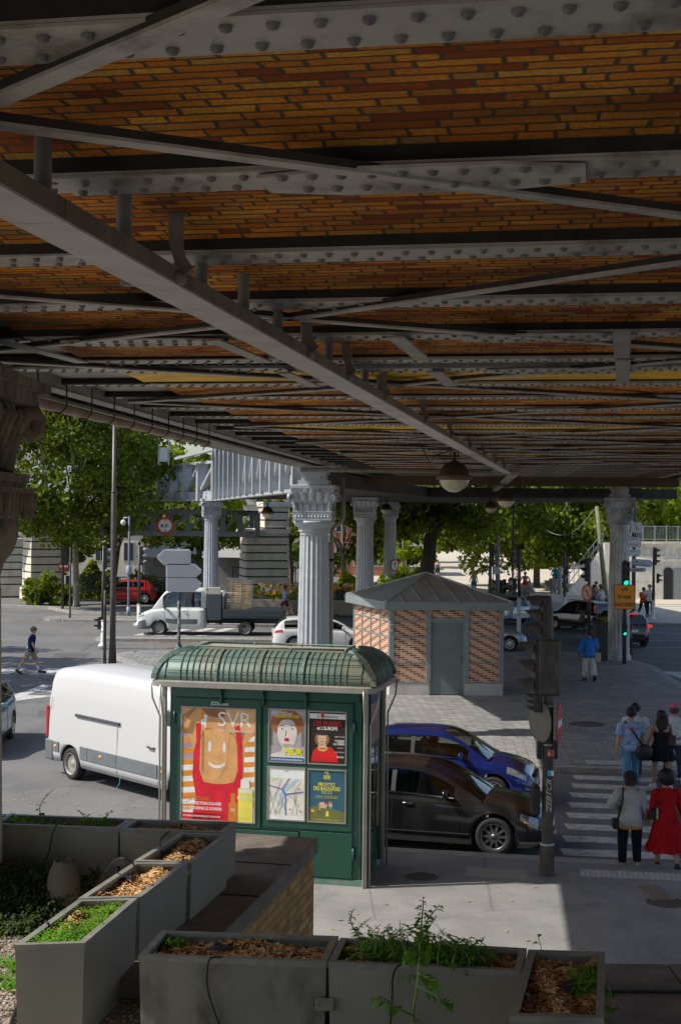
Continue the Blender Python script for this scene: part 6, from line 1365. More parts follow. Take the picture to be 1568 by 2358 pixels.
# the big signal mast in the foreground at the right
p = at(1259, 2016, .1); t = thing('traffic_light', 'tall dark brown mast with signal boxes and tagged with graffiti beside the black car', 'traffic light', p); s_m = 139.0
def mz(y): return atY(1259, y, p.y).z-.1
m = MB()
m.lathe([(.125, 0), (.118, mz(1945)), (.105, mz(1943))], 8, smooth=False, ph=pi/8); m.lathe([(.1, mz(1943)), (.092, mz(1800)), (.082, mz(1600)), (.07, mz(1400)), (.03, mz(1372))], 8, smooth=False, ph=pi/8); m.build('mast', brown, t)
m = MB(); m.lathe([(.122, mz(1946)), (.122, mz(1942))], 8, ph=pi/8); 
for y in (1627, 1716): m.lathe([(.092, mz(y)), (.092, mz(y-3))], 12)
m.build('steel_band', M('galvanised'), t)
m = MB(); m.bbox(-.19, -.12, mz(1602), .19, .02, mz(1471), .04); m.build('backing_box', M('box_brown', (.05, .043, .038), .5, dirt=(.12, .11, .1), dsc=7), t)
def hoodside(zt, zb, x0, n, L_, w_=.13, nm='signal_head'):
    m = MB(); m.bbox(x0-.05, -.1, zb, x0+.09, .12, zt, .02); o = m.build(nm, M('signal_dark', (.03, .028, .027), .5, dirt=(.08, .07, .065), dsc=6), t); hh = (zt-zb)/n
    for i in range(n):
        zc = zt-hh*(i+.5); m = MB(); m.smooth = True; R_ = w_; rg = []
        for j in range(13): a = -.12*pi+1.24*pi*j/12; rg.append([(x0-.05, R_*cos(a), zc+R_*sin(a)), (x0-.05-L_*(.5+.5*max(0, sin(a))), R_*.95*cos(a), zc+R_*sin(a)*.8)])
        m.ring([[r[0] for r in rg], [r[1] for r in rg]], False, False, True); m.build('visor', M('visor_brown', (.06, .052, .045), .55, dirt=(.13, .12, .11), dsc=6), o, flip=False)
        m = MB(); m.smooth = True; m.T = Matrix.Translation((x0-.052, 0, zc)) @ Matrix.Rotation(-pi/2, 4, 'Y'); m.lathe([(R_*.85, 0), (.001, .02)], 12); m.T = None; m.build('lens', lens_off, o)
hoodside(mz(1373), mz(1468), -.1, 3, .26); hoodside(mz(1474), mz(1600), -.2, 3, .26); hoodside(mz(1597), mz(1640), -.2, 3, .12, .05, 'repeater_signal')
for a_, b_ in ((-.17, -.1), (.1, .15)): m = MB(); m.box(a_, -.06, mz(1748), b_, .14, mz(1708)); m.build('small_box', blk, t)
m = MB(); m.bbox(-.27, -.12, mz(1877), -.13, .14, mz(1808), .03); m.build('pedestrian_signal', blk, t)
m = MB(); z0 = mz(1740); m.cur = 0; m.box(-.02, -.1, z0, .085, -.094, z0+.1); m.cur = 1; m.box(-.01, -.101, z0+.01, .075, -.1005, z0+.09); m.cur = 2; m.box(-.005, -.102, z0+.02, .02, -.1015, z0+.06); m.cur = 3; m.box(-.02, -.108, mz(1785), .085, -.1, mz(1772)); m.cur = 2; m.box(.04, -.109, mz(1784), .08, -.1085, mz(1773)); m.build('sticker', [M('sticker_edge', (.55, .3, .25), .5), redp, whp, M('sticker_blue', (.1, .4, .65), .5)], t)
m = MB(); k0 = len(m.v); text_into(m, "'ZEBTCR", 0, 0, .085, 0, .55, 'CENTER', .012, shear=.45); mt = Matrix.Translation((.045, -.118, (mz(1790)+mz(1870))/2-.02)) @ Matrix.Rotation(-pi/2, 4, 'Y'); m.v[k0:] = [tuple(mt @ Vector(v)) for v in m.v[k0:]]; m.build('graffiti_tag', M('silver_marker', (.5, .5, .5), .5), t, flip=False)
c_ = Vector((p.x-.13, p.y+.0, p.z+mz(1663))); roundsign('road_sign', 'round sign turned away showing its grey back on the foreground mast', c_, .34, R(113), None)
roundsign('road_sign', 'no entry sign seen nearly edge on at the right of the foreground mast', Vector((p.x+.17, p.y-.02, p.z+mz(1666))), .34, R(74), noentry)
# ================================================================ VEHICLES
def crv(P, x):
    """smooth curve through points"""
    if x <= P[0][0]: return P[0][1]
    if x >= P[-1][0]: return P[-1][1]
    for i in range(len(P)-1):
        if x <= P[i+1][0]:
            x0, y0 = P[i]; x1, y1 = P[i+1]; h = x1-x0; u = (x-x0)/h
            m0 = (y1-P[i-1][1])/(x1-P[i-1][0]) if i > 0 else (y1-y0)/h; m1 = (P[i+2][1]-y0)/(P[i+2][0]-x0) if i < len(P)-2 else (y1-y0)/h
            a, b = (y1-y0)/h, 0
            m0 = 0 if m0*a <= 0 else (m0 if abs(m0) < 3*abs(a) else 3*a); m1 = 0 if m1*a <= 0 else (m1 if abs(m1) < 3*abs(a) else 3*a)
            return y0*(2*u**3-3*u*u+1)+h*m0*(u**3-2*u*u+u)+y1*(3*u*u-2*u**3)+h*m1*(u**3-u*u)
tyre_m = M('tyre', (.022, .022, .022), .8, var=.2); dark_in = M('car_interior', (.025, .025, .028), .8); dkpl = M('dark_plastic', (.035, .036, .038), .6, var=.1)
glass = Mglass('car_glass', (.62, .7, .68), .85); chrome = M('chrome', (.75, .75, .76), .15, 1.0, var=.02); lampw = M('headlamp', (.34, .36, .38), .1, .5, coat=1, var=.55, sc=22); lampr = M('tail_lamp', (.45, .01, .015), .2, coat=1); amber = M('amber_lens', (.85, .35, .02), .3)
wpl = M('number_plate', (.75, .75, .72), .5, var=.02)
def wheel(par, x, y, r, w_, side, rim_m, nsp=10, steel_=False):
    t = MB(); t.T = Matrix.Translation((x, y, r)) @ Matrix.Rotation(pi/2 if side < 0 else -pi/2, 4, 'X')
    # local z points outwards
    h = w_/2; t.smooth = True; t.lathe([(r*.62, -h), (r*.92, -h), (r, -h*.6), (r, h*.6), (r*.97, h*.85), (r*.86, h), (r*.7, h*.98), (r*.66, h*.8), (r*.6, -h*.3), (.001, -h*.3)], 28, caps=False); o = t.build('wheel', tyre_m, par); t = MB(); t.T = Matrix.Translation((x, y, r)) @ Matrix.Rotation(pi/2 if side < 0 else -pi/2, 4, 'X'); t.smooth = True
    t.lathe([(r*.69, h*.97), (r*.66, h*1.0), (r*.63, h*.8), (r*.6, h*.2)], 28, caps=False)
    if steel_:
        t.lathe([(r*.6, h*.2), (r*.55, h*.5), (r*.42, h*.55), (r*.3, h*.3), (r*.2, h*.55), (.001, h*.6)], 24, caps=False)
        for k in range(10): a = 2*pi*k/10; t.ball((r*.5*cos(a), r*.5*sin(a), h*.5), r*.045, 6, 4)
    else:
        t.lathe([(r*.16, h*.3), (r*.15, h*.85), (.001, h*.9)], 12, caps=False)
        t.smooth = False
        for k in range(nsp):
            a = 2*pi*k/nsp; c, s = cos(a), sin(a); n = (-s, c); w0, w1 = r*.075, r*.055*(14/nsp)**.5
            v = []
            for rr, ww, z in ((r*.12, w0, h*.8), (r*.64, w1, h*.72)):
                for sg in (-1, 1): v += [(c*rr+n[0]*ww*sg, s*rr+n[1]*ww*sg, z), (c*rr+n[0]*ww*sg*.8, s*rr+n[1]*ww*sg*.8, z-h*.35)]
            t.add(v, [(0, 4, 6, 2), (0, 1, 5, 4), (2, 6, 7, 3), (1, 3, 7, 5)])
    t.build('rim', rim_m, o); 
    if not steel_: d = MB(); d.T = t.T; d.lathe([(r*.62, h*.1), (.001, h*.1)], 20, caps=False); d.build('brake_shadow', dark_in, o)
    return o
def car(label, cat, loc, rz, paint, P, rims=None, name='parked_car', group='cars and vans in the streets'):
    L, W = P['L'], P['W']; hw = W/2; t = thing(name, label, cat, loc, rz, group); top, roof = P['top'], P['roof']; zl = P.get('zl', .22); rw = P['r']; xa = (P['xr'], P['xf']); g0, g1 = roof[0][0], roof[-1][0]
    xs = set([0, .015, .05, .1, .18, .28, .4]+[L-q for q in (0, .015, .05, .1, .18, .28, .4, .55)]); x = .5
    while x < L-.55: xs.add(round(x, 3)); x += .09
    for a in xa:
        for k in range(-8, 9): xs.add(round(a+(rw+.06)*sin(pi/2*k/8), 3))
    for a, b in P['win']: xs.add(a); xs.add(b)
    for p in roof: xs.add(p[0])
    xs.add(P['wsb']); xs.add(P['rwt']); xs = sorted(q for q in xs if 0 <= q <= L)
    def wx(x):
        e = P.get('round', .5); f = max(0, (e-x)/e, (x-(L-e))/e); return hw*(1-P.get('tap', .16)*f**2.2)
    def ztop(x): return crv(top, x)
    def arch(x):
        z = zl+ (.1*max(0, 1-x/.15) if x < .15 else 0)+(.06*max(0, 1-(L-x)/.15) if L-x < .15 else 0)
        for a in xa:
            d_ = rw+.06
            if abs(x-a) < d_: z = max(z, rw+sqrt(d_*d_-(x-a)**2)*.98)
        return z
    def sec(x):
        w_ = wx(x); zt = ztop(x); zb = arch(x); en = min(1, max(0, min(x, L-x)/.12)); bel = zt; inn = g0 < x < g1
        z3 = max(zb+.02, .36); z4 = max(z3+.02, min(.58, zt-.2)); z5 = max(z4+.01, zt-.14)
        f = .82+.18*en**.5
        S_ = [(0, zb), (w_-.28, zb), (w_*f-.035, zb), (w_*f-.005, z3), (w_*f, z4), (w_*f-.02, z5), (w_*f-.065, zt-.015 if not inn else zt)]
        if inn: S_ += [(w_-.12, zt-.03), (0, zt-.35)]
        else: S_ += [(w_*f-.22, zt+.01), (0, zt+.035)]
        return S_
    def spt(x, u, off=0):
        S_ = sec(x); i = min(len(S_)-2, int(u)); f = u-i; a, b = S_[i], S_[i+1]; n = Vector((b[1]-a[1], -(b[0]-a[0]))); n.normalize(); return (a[0]+(b[0]-a[0])*f+n.x*off, a[1]+(b[1]-a[1])*f+n.y*off)
    m = MB(); rows = []
    for x in xs: S_ = sec(x); rows.append([(x-L/2, -y, z) for y, z in S_[::-1]]+[(x-L/2, y, z) for y, z in S_[1:]])
    n = len(rows[0]); ns = len(sec(xs[0])); vs = [p for r in rows for p in r]; b0 = m.add(vs, [])
    for i in range(len(rows)-1):
        mid = (xs[i]+xs[i+1])/2
        for j in range(n-1):
            u = ns-2-j if j < ns-1 else j-(ns-1)   # section segment index
            inn = g0 < mid < g1; mat = 0
            if u <= 1: mat = 1
            if inn and u >= 6: mat = 2
            if P.get('clad') and u == 2: mat = 1
            m.f.append((i*n+j, i*n+j+1, (i+1)*n+j+1, (i+1)*n+j)); m.mi.append(mat); m.sm.append(True)
    for i in (0, len(rows)-1): m.f.append(tuple(i*n+j for j in range(n))); m.mi.append(0); m.sm.append(False)
    body = m.build('body', [paint, dkpl, dark_in], t); 
    # greenhouse
    gx = [x for x in xs if g0 <= x <= g1]
    def gsec(x):
        w_ = wx(x)-.065; zb = ztop(x); zr = max(zb+.001, crv(roof, x)); k = (zr-zb); wr = max(.2, w_-P.get('tumble', .42)*k)
        A = Vector((w_, zb)); B = Vector((wr, zr-min(.05, k*.4))); return [A, A+(B-A)*.07, A+(B-A)*.5+Vector((.012*k/.4, 0)), A+(B-A)*.9, B, Vector((wr-.07, zr-.004)), Vector((wr-.16, zr+.008)), Vector((0, zr+.03*min(1, k*4)))]
    wsb, rwt = P['wsb'], P['rwt']  # windscreen top x, rear window top x
    rowsg = [gsec(x) for x in gx]; parts = {}
    def mbf(k): return parts.setdefault(k, MB())
    for i in range(len(gx)-1):
        mid = (gx[i]+gx[i+1])/2
        for sd in (-1, 1):
            for j in range(7):
                key = 'roof'
                if j in (1, 2) and any(a <= mid <= b for a, b in P['win']): key = 'sw%d_%d' % ([k for k, (a, b) in enumerate(P['win']) if a <= mid <= b][0], sd)
                elif j in (1, 2) and P['win'][0][0] <= mid <= P['win'][-1][1]: key = 'pillar'
                elif j >= 5 and mid > wsb: key = 'ws'
                elif j >= 5 and mid < rwt and P.get('rw', True): key = 'rw'
                mm = mbf(key); q = [(gx[a]-L/2, sd*rowsg[a][c].x, rowsg[a][c].y) for a, c in ((i, j), (i+1, j), (i+1, j+1), (i, j+1))]; mm.add(q, [(0, 1, 2, 3)], True)
    def weld(mb): 
        d_ = {}; mp_ = []; nv = []
        for v in mb.v:
            k = (round(v[0], 4), round(v[1], 4), round(v[2], 4))
            if k not in d_: d_[k] = len(nv); nv.append(v)
            mp_.append(d_[k])
        mb.v = nv; F_ = []; MI = []; SM = []
        for f, a, b in zip(mb.f, mb.mi, mb.sm):
            g = []
            for q in f:
                if mp_[q] not in g: g.append(mp_[q])
            if len(g) > 2: F_.append(tuple(g)); MI.append(a); SM.append(b)
        mb.f, mb.mi, mb.sm = F_, MI, SM; return mb
    for k, mb in parts.items():
        weld(mb)
        nm = {'roof': 'roof', 'ws': 'windscreen', 'rw': 'rear_window', 'pillar': 'pillar'}.get(k, 'side_window')
        mb.build(nm, paint if k == 'roof' else (dkpl if k == 'pillar' else glass), t)
    # window trim line
    if P.get('trim'):
        for sd in (-1, 1):
            m = MB(); a, b = P['win'][0][0], P['win'][-1][1]; X = [x for x in gx if a <= x <= b]
            for p, q in zip(X, X[1:]):
                A, B = gsec(p), gsec(q); m.bar((p-L/2, sd*(A[0].x+.006), A[0].y+.008), (q-L/2, sd*(B[0].x+.006), B[0].y+.008), .014, .02)
                pass
            m.build('window_trim', chrome, t); m = MB()
            for p, q in zip(X, X[1:]): A, B = gsec(p), gsec(q); m.bar((p-L/2, sd*(A[3].x+.006), A[3].y+.008), (q-L/2, sd*(B[3].x+.006), B[3].y+.008), .012, .012)
            m.build('window_trim', chrome, t)
    # patches on the body surface
    def patch(nm, x0, x1, u0, u1, mat, off=.006, sides=(-1, 1), nx=5, nu=4, skew=0):
        for sd in sides:
            m = MB(); V = []
            for i in range(nx+1):
                for j in range(nu+1):
                    x = x0+(x1-x0)*i/nx; u = u0+(u1-u0)*j/nu; xx = min(L-.002, max(.002, x+skew*(j/nu-.5))); y, z = spt(xx, u, off); e = 0
                    if xx > L-.03: e = off
                    if xx < .03: e = -off
                    V.append((xx-L/2+e, sd*y, z))
            m.add(V, [(i*(nu+1)+j, (i+1)*(nu+1)+j, (i+1)*(nu+1)+j+1, i*(nu+1)+j+1) for i in range(nx) for j in range(nu)], True); m.build(nm, mat, t, flip=True)
    for a in P.get('patches', []): patch(*a)
    # door gaps, handles, mirrors
    m = MB()
    for sd in (-1, 1):
        for x in P['doors']:
            pts = [(x-L/2, sd*(spt(x, u, .002)[0]), spt(x, u, .002)[1]) for u in (2.3, 3, 3.5, 4, 4.5, 5, 5.6, 6)]
            for p, q in zip(pts, pts[1:]): m.bar(p, q, .008, .006, (1, 0, 0))
    m.build('door_gap', dark_in, t)
    for sd in (-1, 1):
        for x in P['handles']: m = MB(); m.smooth = True; y, z = spt(x, 5.0, .0); m.tube([(x-L/2-.09, sd*(y+.01), z), (x-L/2-.07, sd*(y+.03), z), (x-L/2+.07, sd*(y+.03), z), (x-L/2+.09, sd*(y+.01), z)], .012, 6); m.build('door_handle', P.get('hm', chrome), t)
        m = MB(); m.smooth = True; x = P['mir']; z = ztop(x)+.09; m.ring([[(x-L/2+dx*.8*q, sd*(hw+.06)+.11*sd*cy_*q, z+.075*cz_*q) for cy_, cz_ in [(cos(2*pi*k/12), sin(2*pi*k/12)) for k in range(12)]] for dx, q in ((.07, .55), (.04, .9), (-.03, 1), (-.06, .95))], True, True, True); m.build('mirror', P.get('mirm', paint), t)
        m = MB(); m.bar((x-L/2, sd*(hw-.08), z-.1), (x-L/2, sd*(hw+.02), z-.03), .06, .04); m.build('mirror_stalk', dkpl, t)
    # bumper details, plates
    m = MB(); zf = .38; m.box(L/2-.02, -.26, zf, L/2+.012, .26, zf+.11); m.build('number_plate', wpl, t)
    m = MB(); zf = P.get('rp', .75); m.box(-L/2-.012, -.26, zf, -L/2+.03, .26, zf+.11); m.build('number_plate', wpl, t)
    m = MB(); m.box(L/2-.05, -.42, .24, L/2+.006, .42, .34); m.box(L/2-.06, -.3, .56, L/2+.004, .3, .64); m.build('grille', dkpl, t)
    for a in xa:
        for sd in (-1, 1): wheel(t, a-L/2, sd*(hw-.115), rw, .21, sd, rims or chrome, P.get('nsp', 10), P.get('steel', False))
    # seats and steering wheel inside
    for xx in P.get('seats', []):
        for sd in (-1, 1):
            m = MB(); zs = ztop(xx)-.2; m.bbox(xx-L/2-.06, sd*.36-.22, .4, xx-L/2+.06, sd*.36+.22, zs+.28, .04); m.bbox(xx-L/2-.04, sd*.36-.12, zs+.3, xx-L/2+.04, sd*.36+.12, zs+.48, .03); m.build('seat', dark_in, t)
    return t
def place(wx_, wy_, rz, P, axle, side):
    """car centre so that the wheel on that side stands at (wx_, wy_)"""
    x = P[axle]-P['L']/2; y = side*(P['W']/2-.02); return (wx_-(cos(rz)*x-sin(rz)*y), wy_-(sin(rz)*x+cos(rz)*y), 0)
hatch = dict(L=3.97, W=1.74, r=.315, xr=.66, xf=3.14, zl=.2, top=[(0, .62), (.04, .86), (.15, .98), (.6, 1.02), (1.8, .97), (2.75, .93), (3.2, .88), (3.6, .78), (3.88, .64), (3.97, .46)], roof=[(.12, .98), (.3, 1.22), (.55, 1.38), (1.1, 1.45), (1.7, 1.46), (2.15, 1.42), (2.5, 1.27), (3.08, .895)], win=[(.75, 1.42), (1.5, 2.62)], wsb=2.1, rwt=.5, doors=[1.46, 2.72], handles=[.98, 1.72], mir=2.5, trim=True, seats=[.9, 1.75], rp=.8,
  patches=[('headlight', 3.42, 3.82, 5.1, 6.2, lampw, .008), ('tail_light', .02, .3, 4.7, 6.0, lampr, .008), ('fog_lamp', 3.8, 3.93, 3.1, 3.6, chrome, .01)])
blue_p = M('blue_pearl', (.008, .022, .16), .25, .4, var=.04, coat=1.0, rv=.02)
pp = place(3.15, 28.3, R(-13), hatch, 'xf', -1); bc = car('glossy blue hatchback in the far lane behind the black car', 'car', pp, R(-13), blue_p, hatch, M('alloy', (.55, .55, .55), .3, .8), 'blue_car')
sedan = dict(L=4.77, W=1.83, r=.335, xr=.95, xf=3.84, zl=.17, top=[(0, .6), (.04, .88), (.2, .98), (.9, 1.02), (2.4, .98), (3.3, .94), (3.9, .86), (4.4, .76), (4.7, .62), (4.77, .44)], roof=[(.1, .98), (.4, 1.24), (.75, 1.4), (1.4, 1.47), (2.1, 1.48), (2.6, 1.43), (3.0, 1.27), (3.62, .915)], win=[(.55, 1.1), (1.17, 1.98), (2.06, 3.12)], wsb=2.52, rwt=.6, doors=[2.02, 3.2], handles=[1.4, 2.3], mir=3.0, trim=True, seats=[1.35, 2.25], tap=.2, nsp=10, rp=.8,
  patches=[('headlight', 4.3, 4.68, 5.0, 5.95, lampw, .008), ('indicator', 4.36, 4.6, 4.75, 5.05, amber, .009), ('chrome_strip', 4.3, 4.74, 4.5, 4.62, chrome, .012), ('lower_strip', 4.3, 4.75, 2.4, 2.6, chrome, .012), ('sill_strip', 1.4, 3.4, 2.95, 3.05, chrome, .01), ('tail_light', .02, .35, 4.9, 6.0, lampr, .008)])
blk_p = M('black_car_paint', (.008, .0085, .01), .22, .0, var=.1, coat=.8, rv=.03, dirt=(.025, .025, .025), dsc=2)
pp = place(2.73, 24.3, R(-14.5), sedan, 'xf', -1); kc = car('dusty black estate car in the near lane beside the kiosk', 'car', pp, R(-14.5), blk_p, sedan, M('dark_alloy', (.2, .2, .2), .35, .7), 'black_car')
white_p = M('white_car_paint', (.6, .6, .6), .3, var=.02, coat=.6, rv=.02)
q = at(679, 1503); estate = dict(sedan, L=4.58, xf=3.65, win=[(.5, 1.1), (1.17, 1.95), (2.03, 3.0)], roof=[(.08, .98), (.3, 1.24), (.55, 1.4), (1.2, 1.46), (2.0, 1.47), (2.5, 1.42), (2.9, 1.27), (3.45, .915)], top=[(0, .6), (.04, .88), (.2, .98), (.9, 1.02), (2.4, .98), (3.2, .94), (3.8, .86), (4.2, .76), (4.5, .62), (4.58, .44)], doors=[1.98, 3.1], patches=[('headlight', 4.0, 4.46, 5.05, 6.3, lampw, .008), ('tail_light', .01, .42, 5.0, 5.7, lampr, .01)])
car('white estate car passing behind the big silver column', 'car', place(q.x, q.y, R(4), estate, 'xr', -1), R(4), white_p, estate, M('alloy'), 'white_car')
q = at(1173, 1500.5); silv = M('silver_blue_paint', (.42, .47, .53), .3, .5, var=.03, coat=.6, rv=.02)
car('silver blue hatchback with its nose showing right of the hut', 'car', place(q.x, q.y, R(2), hatch, 'xf', -1), R(2), silv, dict(hatch, nsp=9), M('bright_alloy', (.7, .7, .7), .3, .6), 'silver_car')
suv = dict(L=4.25, W=1.8, r=.34, xr=.78, xf=3.4, zl=.26, clad=True, top=[(0, .62), (.04, .9), (.12, 1.05), (.6, 1.08), (2.0, 1.04), (2.9, 1.02), (3.5, .97), (3.95, .86), (4.18, .7), (4.25, .5)], roof=[(.1, 1.05), (.25, 1.3), (.5, 1.48), (1.2, 1.57), (1.9, 1.58), (2.35, 1.53), (2.7, 1.36), (3.25, 1.0)], win=[(.5, .95), (1.02, 1.68), (1.76, 2.85)], wsb=2.25, rwt=.45, doors=[1.72, 2.9], handles=[1.2, 2.0], mir=2.7, seats=[1.1, 1.95], tumble=.36, rp=.72,
  patches=[('headlight', 3.7, 4.12, 5.1, 6.3, lampw, .008), ('tail_light', .005, .3, 5.0, 6.0, lampr, .01)])
q = at(1165, 1437); car('pale silver utility car driving away behind the hut roof', 'car', (q.x-.6, q.y+1, 0), R(128), silv, suv, M('alloy'), 'silver_car')
panda = dict(L=3.66, W=1.6, r=.29, xr=.55, xf=2.86, zl=.24, clad=True, round=.35, tap=.12, top=[(0, .6), (.03, .88), (.1, 1.0), (.6, 1.03), (2.0, 1.02), (2.6, .99), (3.1, .93), (3.45, .8), (3.6, .66), (3.66, .48)], roof=[(.05, 1.0), (.12, 1.25), (.25, 1.46), (.8, 1.55), (1.5, 1.56), (1.95, 1.52), (2.3, 1.36), (2.75, .98)], win=[(.3, .65), (.72, 1.3), (1.38, 2.35)], wsb=1.9, rwt=.22, doors=[1.34, 2.45], handles=[.85, 1.6], mir=2.25, seats=[.9, 1.55], tumble=.3, rp=.78, hm=dkpl, steel=True,
  patches=[('headlight', 3.2, 3.54, 5.1, 6.4, lampw, .008), ('roof_rail', 9, 9.1, 1, 2, dkpl, .01)] if False else [('headlight', 3.2, 3.54, 5.1, 6.4, lampw, .008), ('lower_lamp', .004, .05, 3.4, 3.9, lampr, .012)])
q = at(1335, 1452); pc = car('small black boxy hatchback seen from behind in the square', 'car', (q.x, q.y, 0), R(126), M('black_gloss', (.01, .011, .013), .2, .2, coat=1, rv=.02), panda, M('dark_alloy'), 'black_car')
for sd in (-1, 1): m = MB(); m.bbox(-1.83, sd*.7-.06, 1.0, -1.68, sd*.7+.06, 1.45, .02); m.build('tail_light', lampr, pc)
m = MB()
for sd in (-1, 1): m.smooth = True; m.tube([(-1.5, sd*.58, 1.53), (-1.3, sd*.6, 1.6), (.0, sd*.6, 1.61), (.3, sd*.58, 1.55)], .02, 6)
m.build('roof_rail', dkpl, pc)
q = at(1443, 1493); cc_ = car('black crossover car seen from behind with lit tail lamps beside the grey column', 'car', (q.x, q.y+2.1, 0), R(97), M('black_gloss'), suv, M('dark_alloy'), 'black_car')
for sd in (-1, 1): m = MB(); m.bbox(-2.16, sd*.78-.13, .93, -2.02, sd*.78+.1, 1.05, .02); m.build('tail_light', emis('tail_lit', (.8, .03, .02), .8), cc_)
m = MB(); m.bbox(-1.98, -.3, 1.5, -1.9, .3, 1.53, .01); m.build('brake_light', emis('tail_lit', (.8, .03, .02), .8), cc_)
q = at(292, 1392); car('small red hatchback parked before the shrubs at the left', 'car', (q.x, q.y+.5, .1), R(180), M('red_paint', (.5, .012, .012), .3, .1, var=.03, coat=.7), dict(hatch, L=3.7, top=hatch['top'][:-2]+[(3.62, .64), (3.7, .46)], xf=2.95, patches=[('headlight', 3.1, 3.55, 5.15, 6.5, lampw, .008), ('tail_light', .02, .3, 4.7, 6.0, lampr, .008)]), M('alloy'), 'red_car')
q = at(352, 1388); car('dark maroon hatchback parked nose to tail behind the red one', 'car', (q.x+.6, q.y+1.2, .1), R(180), M('maroon_paint', (.09, .01, .012), .3, .1, coat=.7), hatch, M('dark_alloy'), 'maroon_car')
car('pale blue car with rounded headlamp cut off by the left edge', 'car', (-9.3, 35.0, 0), R(-86), M('pale_blue_paint', (.18, .3, .42), .3, .5, coat=.8, var=.03), dict(suv, L=4.15, zl=.22), M('alloy'), 'blue_car')
# ---- the white van
VA = Vector((-6.62, 31.55)); VB = Vector((-3.47, 28.1)); vdir = (VB-VA).normalized(); vrz = atan2(vdir.y, vdir.x); vp = M('van_white', (.5, .5, .495), .4, var=.015, rv=.02, coat=.2)
VL, VW = 6.1, 2.06; nrm = Vector((vdir.y, -vdir.x)); vc = VA+vdir*(VL/2)+(-nrm)*VW/2
v = thing('white_van', 'tall plain white panel van with dark side strip turning beside the kiosk', 'van', (vc.x, vc.y, 0), vrz, 'cars and vans in the streets')
xs = sorted(set([0, .02, .06, .14, .3, .6]+[round(.6+.12*k, 3) for k in range(36)]+[VL-q_ for q_ in (.0, .03, .1, .2, .35, .5, .7, .9)]+[round(a+.42*sin(pi/2*k/8), 3) for a in (.98, 5.1) for k in range(-8, 9)]))
vtop = [(0, 2.18), (.06, 2.36), (.3, 2.44), (1.5, 2.5), (3.8, 2.49), (4.3, 2.42), (4.7, 2.2), (5.25, 1.52), (5.5, 1.36), (5.9, 1.15), (6.02, .8), (6.1, .5)]
def vsec(x):
    zt = crv(vtop, x); w_ = VW/2*(1-.13*max(0, (x-5.3)/.8)**2-.03*max(0, (.2-x)/.2)**2); zb = .32
    for a in (.98, 5.1):
        if abs(x-a) < .42: zb = max(zb, .35+sqrt(max(0, .42**2-(x-a)**2)))
    if zt > 2: k = [(w_-.015, 1.25), (w_-.05, 1.75), (w_-.1, zt-.28), (w_-.17, zt-.1), (w_-.3, zt-.03), (0, zt)]
    else: h_ = zt-.8; k = [(w_-.02, .8+h_*.3), (w_-.05, .8+h_*.6), (w_-.1, .8+h_*.8), (w_-.15, zt-.06), (w_-.25, zt-.02), (0, zt)]
    z2 = max(zb+.01, .5); z3 = max(zb+.02, .78) if zt > .85 else max(zb+.02, zt-.1)
    return [(0, zb), (w_-.3, zb), (w_-.03, zb), (w_, z2), (w_, z3)]+k
m = MB(); rows = []
for x in xs: s_ = vsec(x); rows.append([(x-VL/2, -y, z) for y, z in s_[::-1]]+[(x-VL/2, y, z) for y, z in s_[1:]])
n = len(rows[0]); m.add([p for r in rows for p in r], [])
for i in range(len(rows)-1):
    for j in range(n-1): m.f.append((i*n+j, i*n+j+1, (i+1)*n+j+1, (i+1)*n+j)); ns = 11; u = ns-2-j if j < ns-1 else j-(ns-1); m.mi.append(1 if u <= 1 else 0); m.sm.append(True)
for i in (0, len(rows)-1): m.f.append(tuple(i*n+j for j in range(n))); m.mi.append(0); m.sm.append(False)
m.build('body', [vp, dkpl], v)
band = M('van_band_grey', (.13, .145, .155), .5, var=.1)
def vband(nm, x0, x1, z0, z1, mat, th=.025, sides=(-1,)):
    for sd in sides:
        m = MB()
        m.bbox(x0-VL/2, sd*(VW/2)-th if sd < 0 else sd*VW/2-.01, z0, x1-VL/2, sd*(VW/2)+.01 if sd < 0 else sd*VW/2+th, z1, .008); m.build(nm, mat, v)
for sd in (-1, 1):
    vband('side_strip', .28, .54, .56, .78, band, sides=(sd,)); vband('side_strip', 1.42, 1.72, .52, .8, band, sides=(sd,)); vband('side_strip', 1.73, 2.86, .52, .8, band, sides=(sd,)); vband('side_strip', 2.87, 4.36, .52, .8, band, sides=(sd,)); vband('side_strip', 4.38, 4.66, .52, .8, band, sides=(sd,))
m = MB(); m.bbox(-VL/2-.06, -VW/2-.02, .34, -VL/2+.28, -VW/2+.12, .8, .03); m.bbox(-VL/2-.07, -VW/2+.1, .42, -VL/2+.04, VW/2-.1, .62, .03); m.bbox(-VL/2-.06, VW/2-.12, .34, -VL/2+.28, VW/2+.02, .8, .03); m.build('bumper', band, v)
for x in (.4, 2.25, 4.5): m = MB(); m.smooth = True; m.ball((x-VL/2, -VW/2-.025, .68), .05, 10, 5, sy=.35, sz=.7); m.build('side_marker', amber, v)
m = MB(); m.bbox(-VL/2-.045, -VW/2-.01, .84, -VL/2+.05, -VW/2+.08, 1.55, .02); m.build('tail_light', lampr, v); m = MB(); m.bbox(-VL/2-.05, -VW/2-.014, 1.02, -VL/2-.01, -VW/2+.07, 1.3, .01); m.build('reverse_light', lampw, v)
m = MB(); m.bbox(1.2-VL/2, -VW/2-.02, 1.43, 2.95-VL/2, -VW/2+.04, 1.49, .008); m.build('door_rail', M('rail_dark', (.05, .06, .065), .4), v)
m = MB(); m.smooth = True; m.tube([(4.0-VL/2, -VW/2+.02, 1.13), (4.03-VL/2, -VW/2-.035, 1.13), (4.22-VL/2, -VW/2-.035, 1.12), (4.25-VL/2, -VW/2+.02, 1.12)], .018, 8); m.build('door_handle', blk, v)
m = MB()
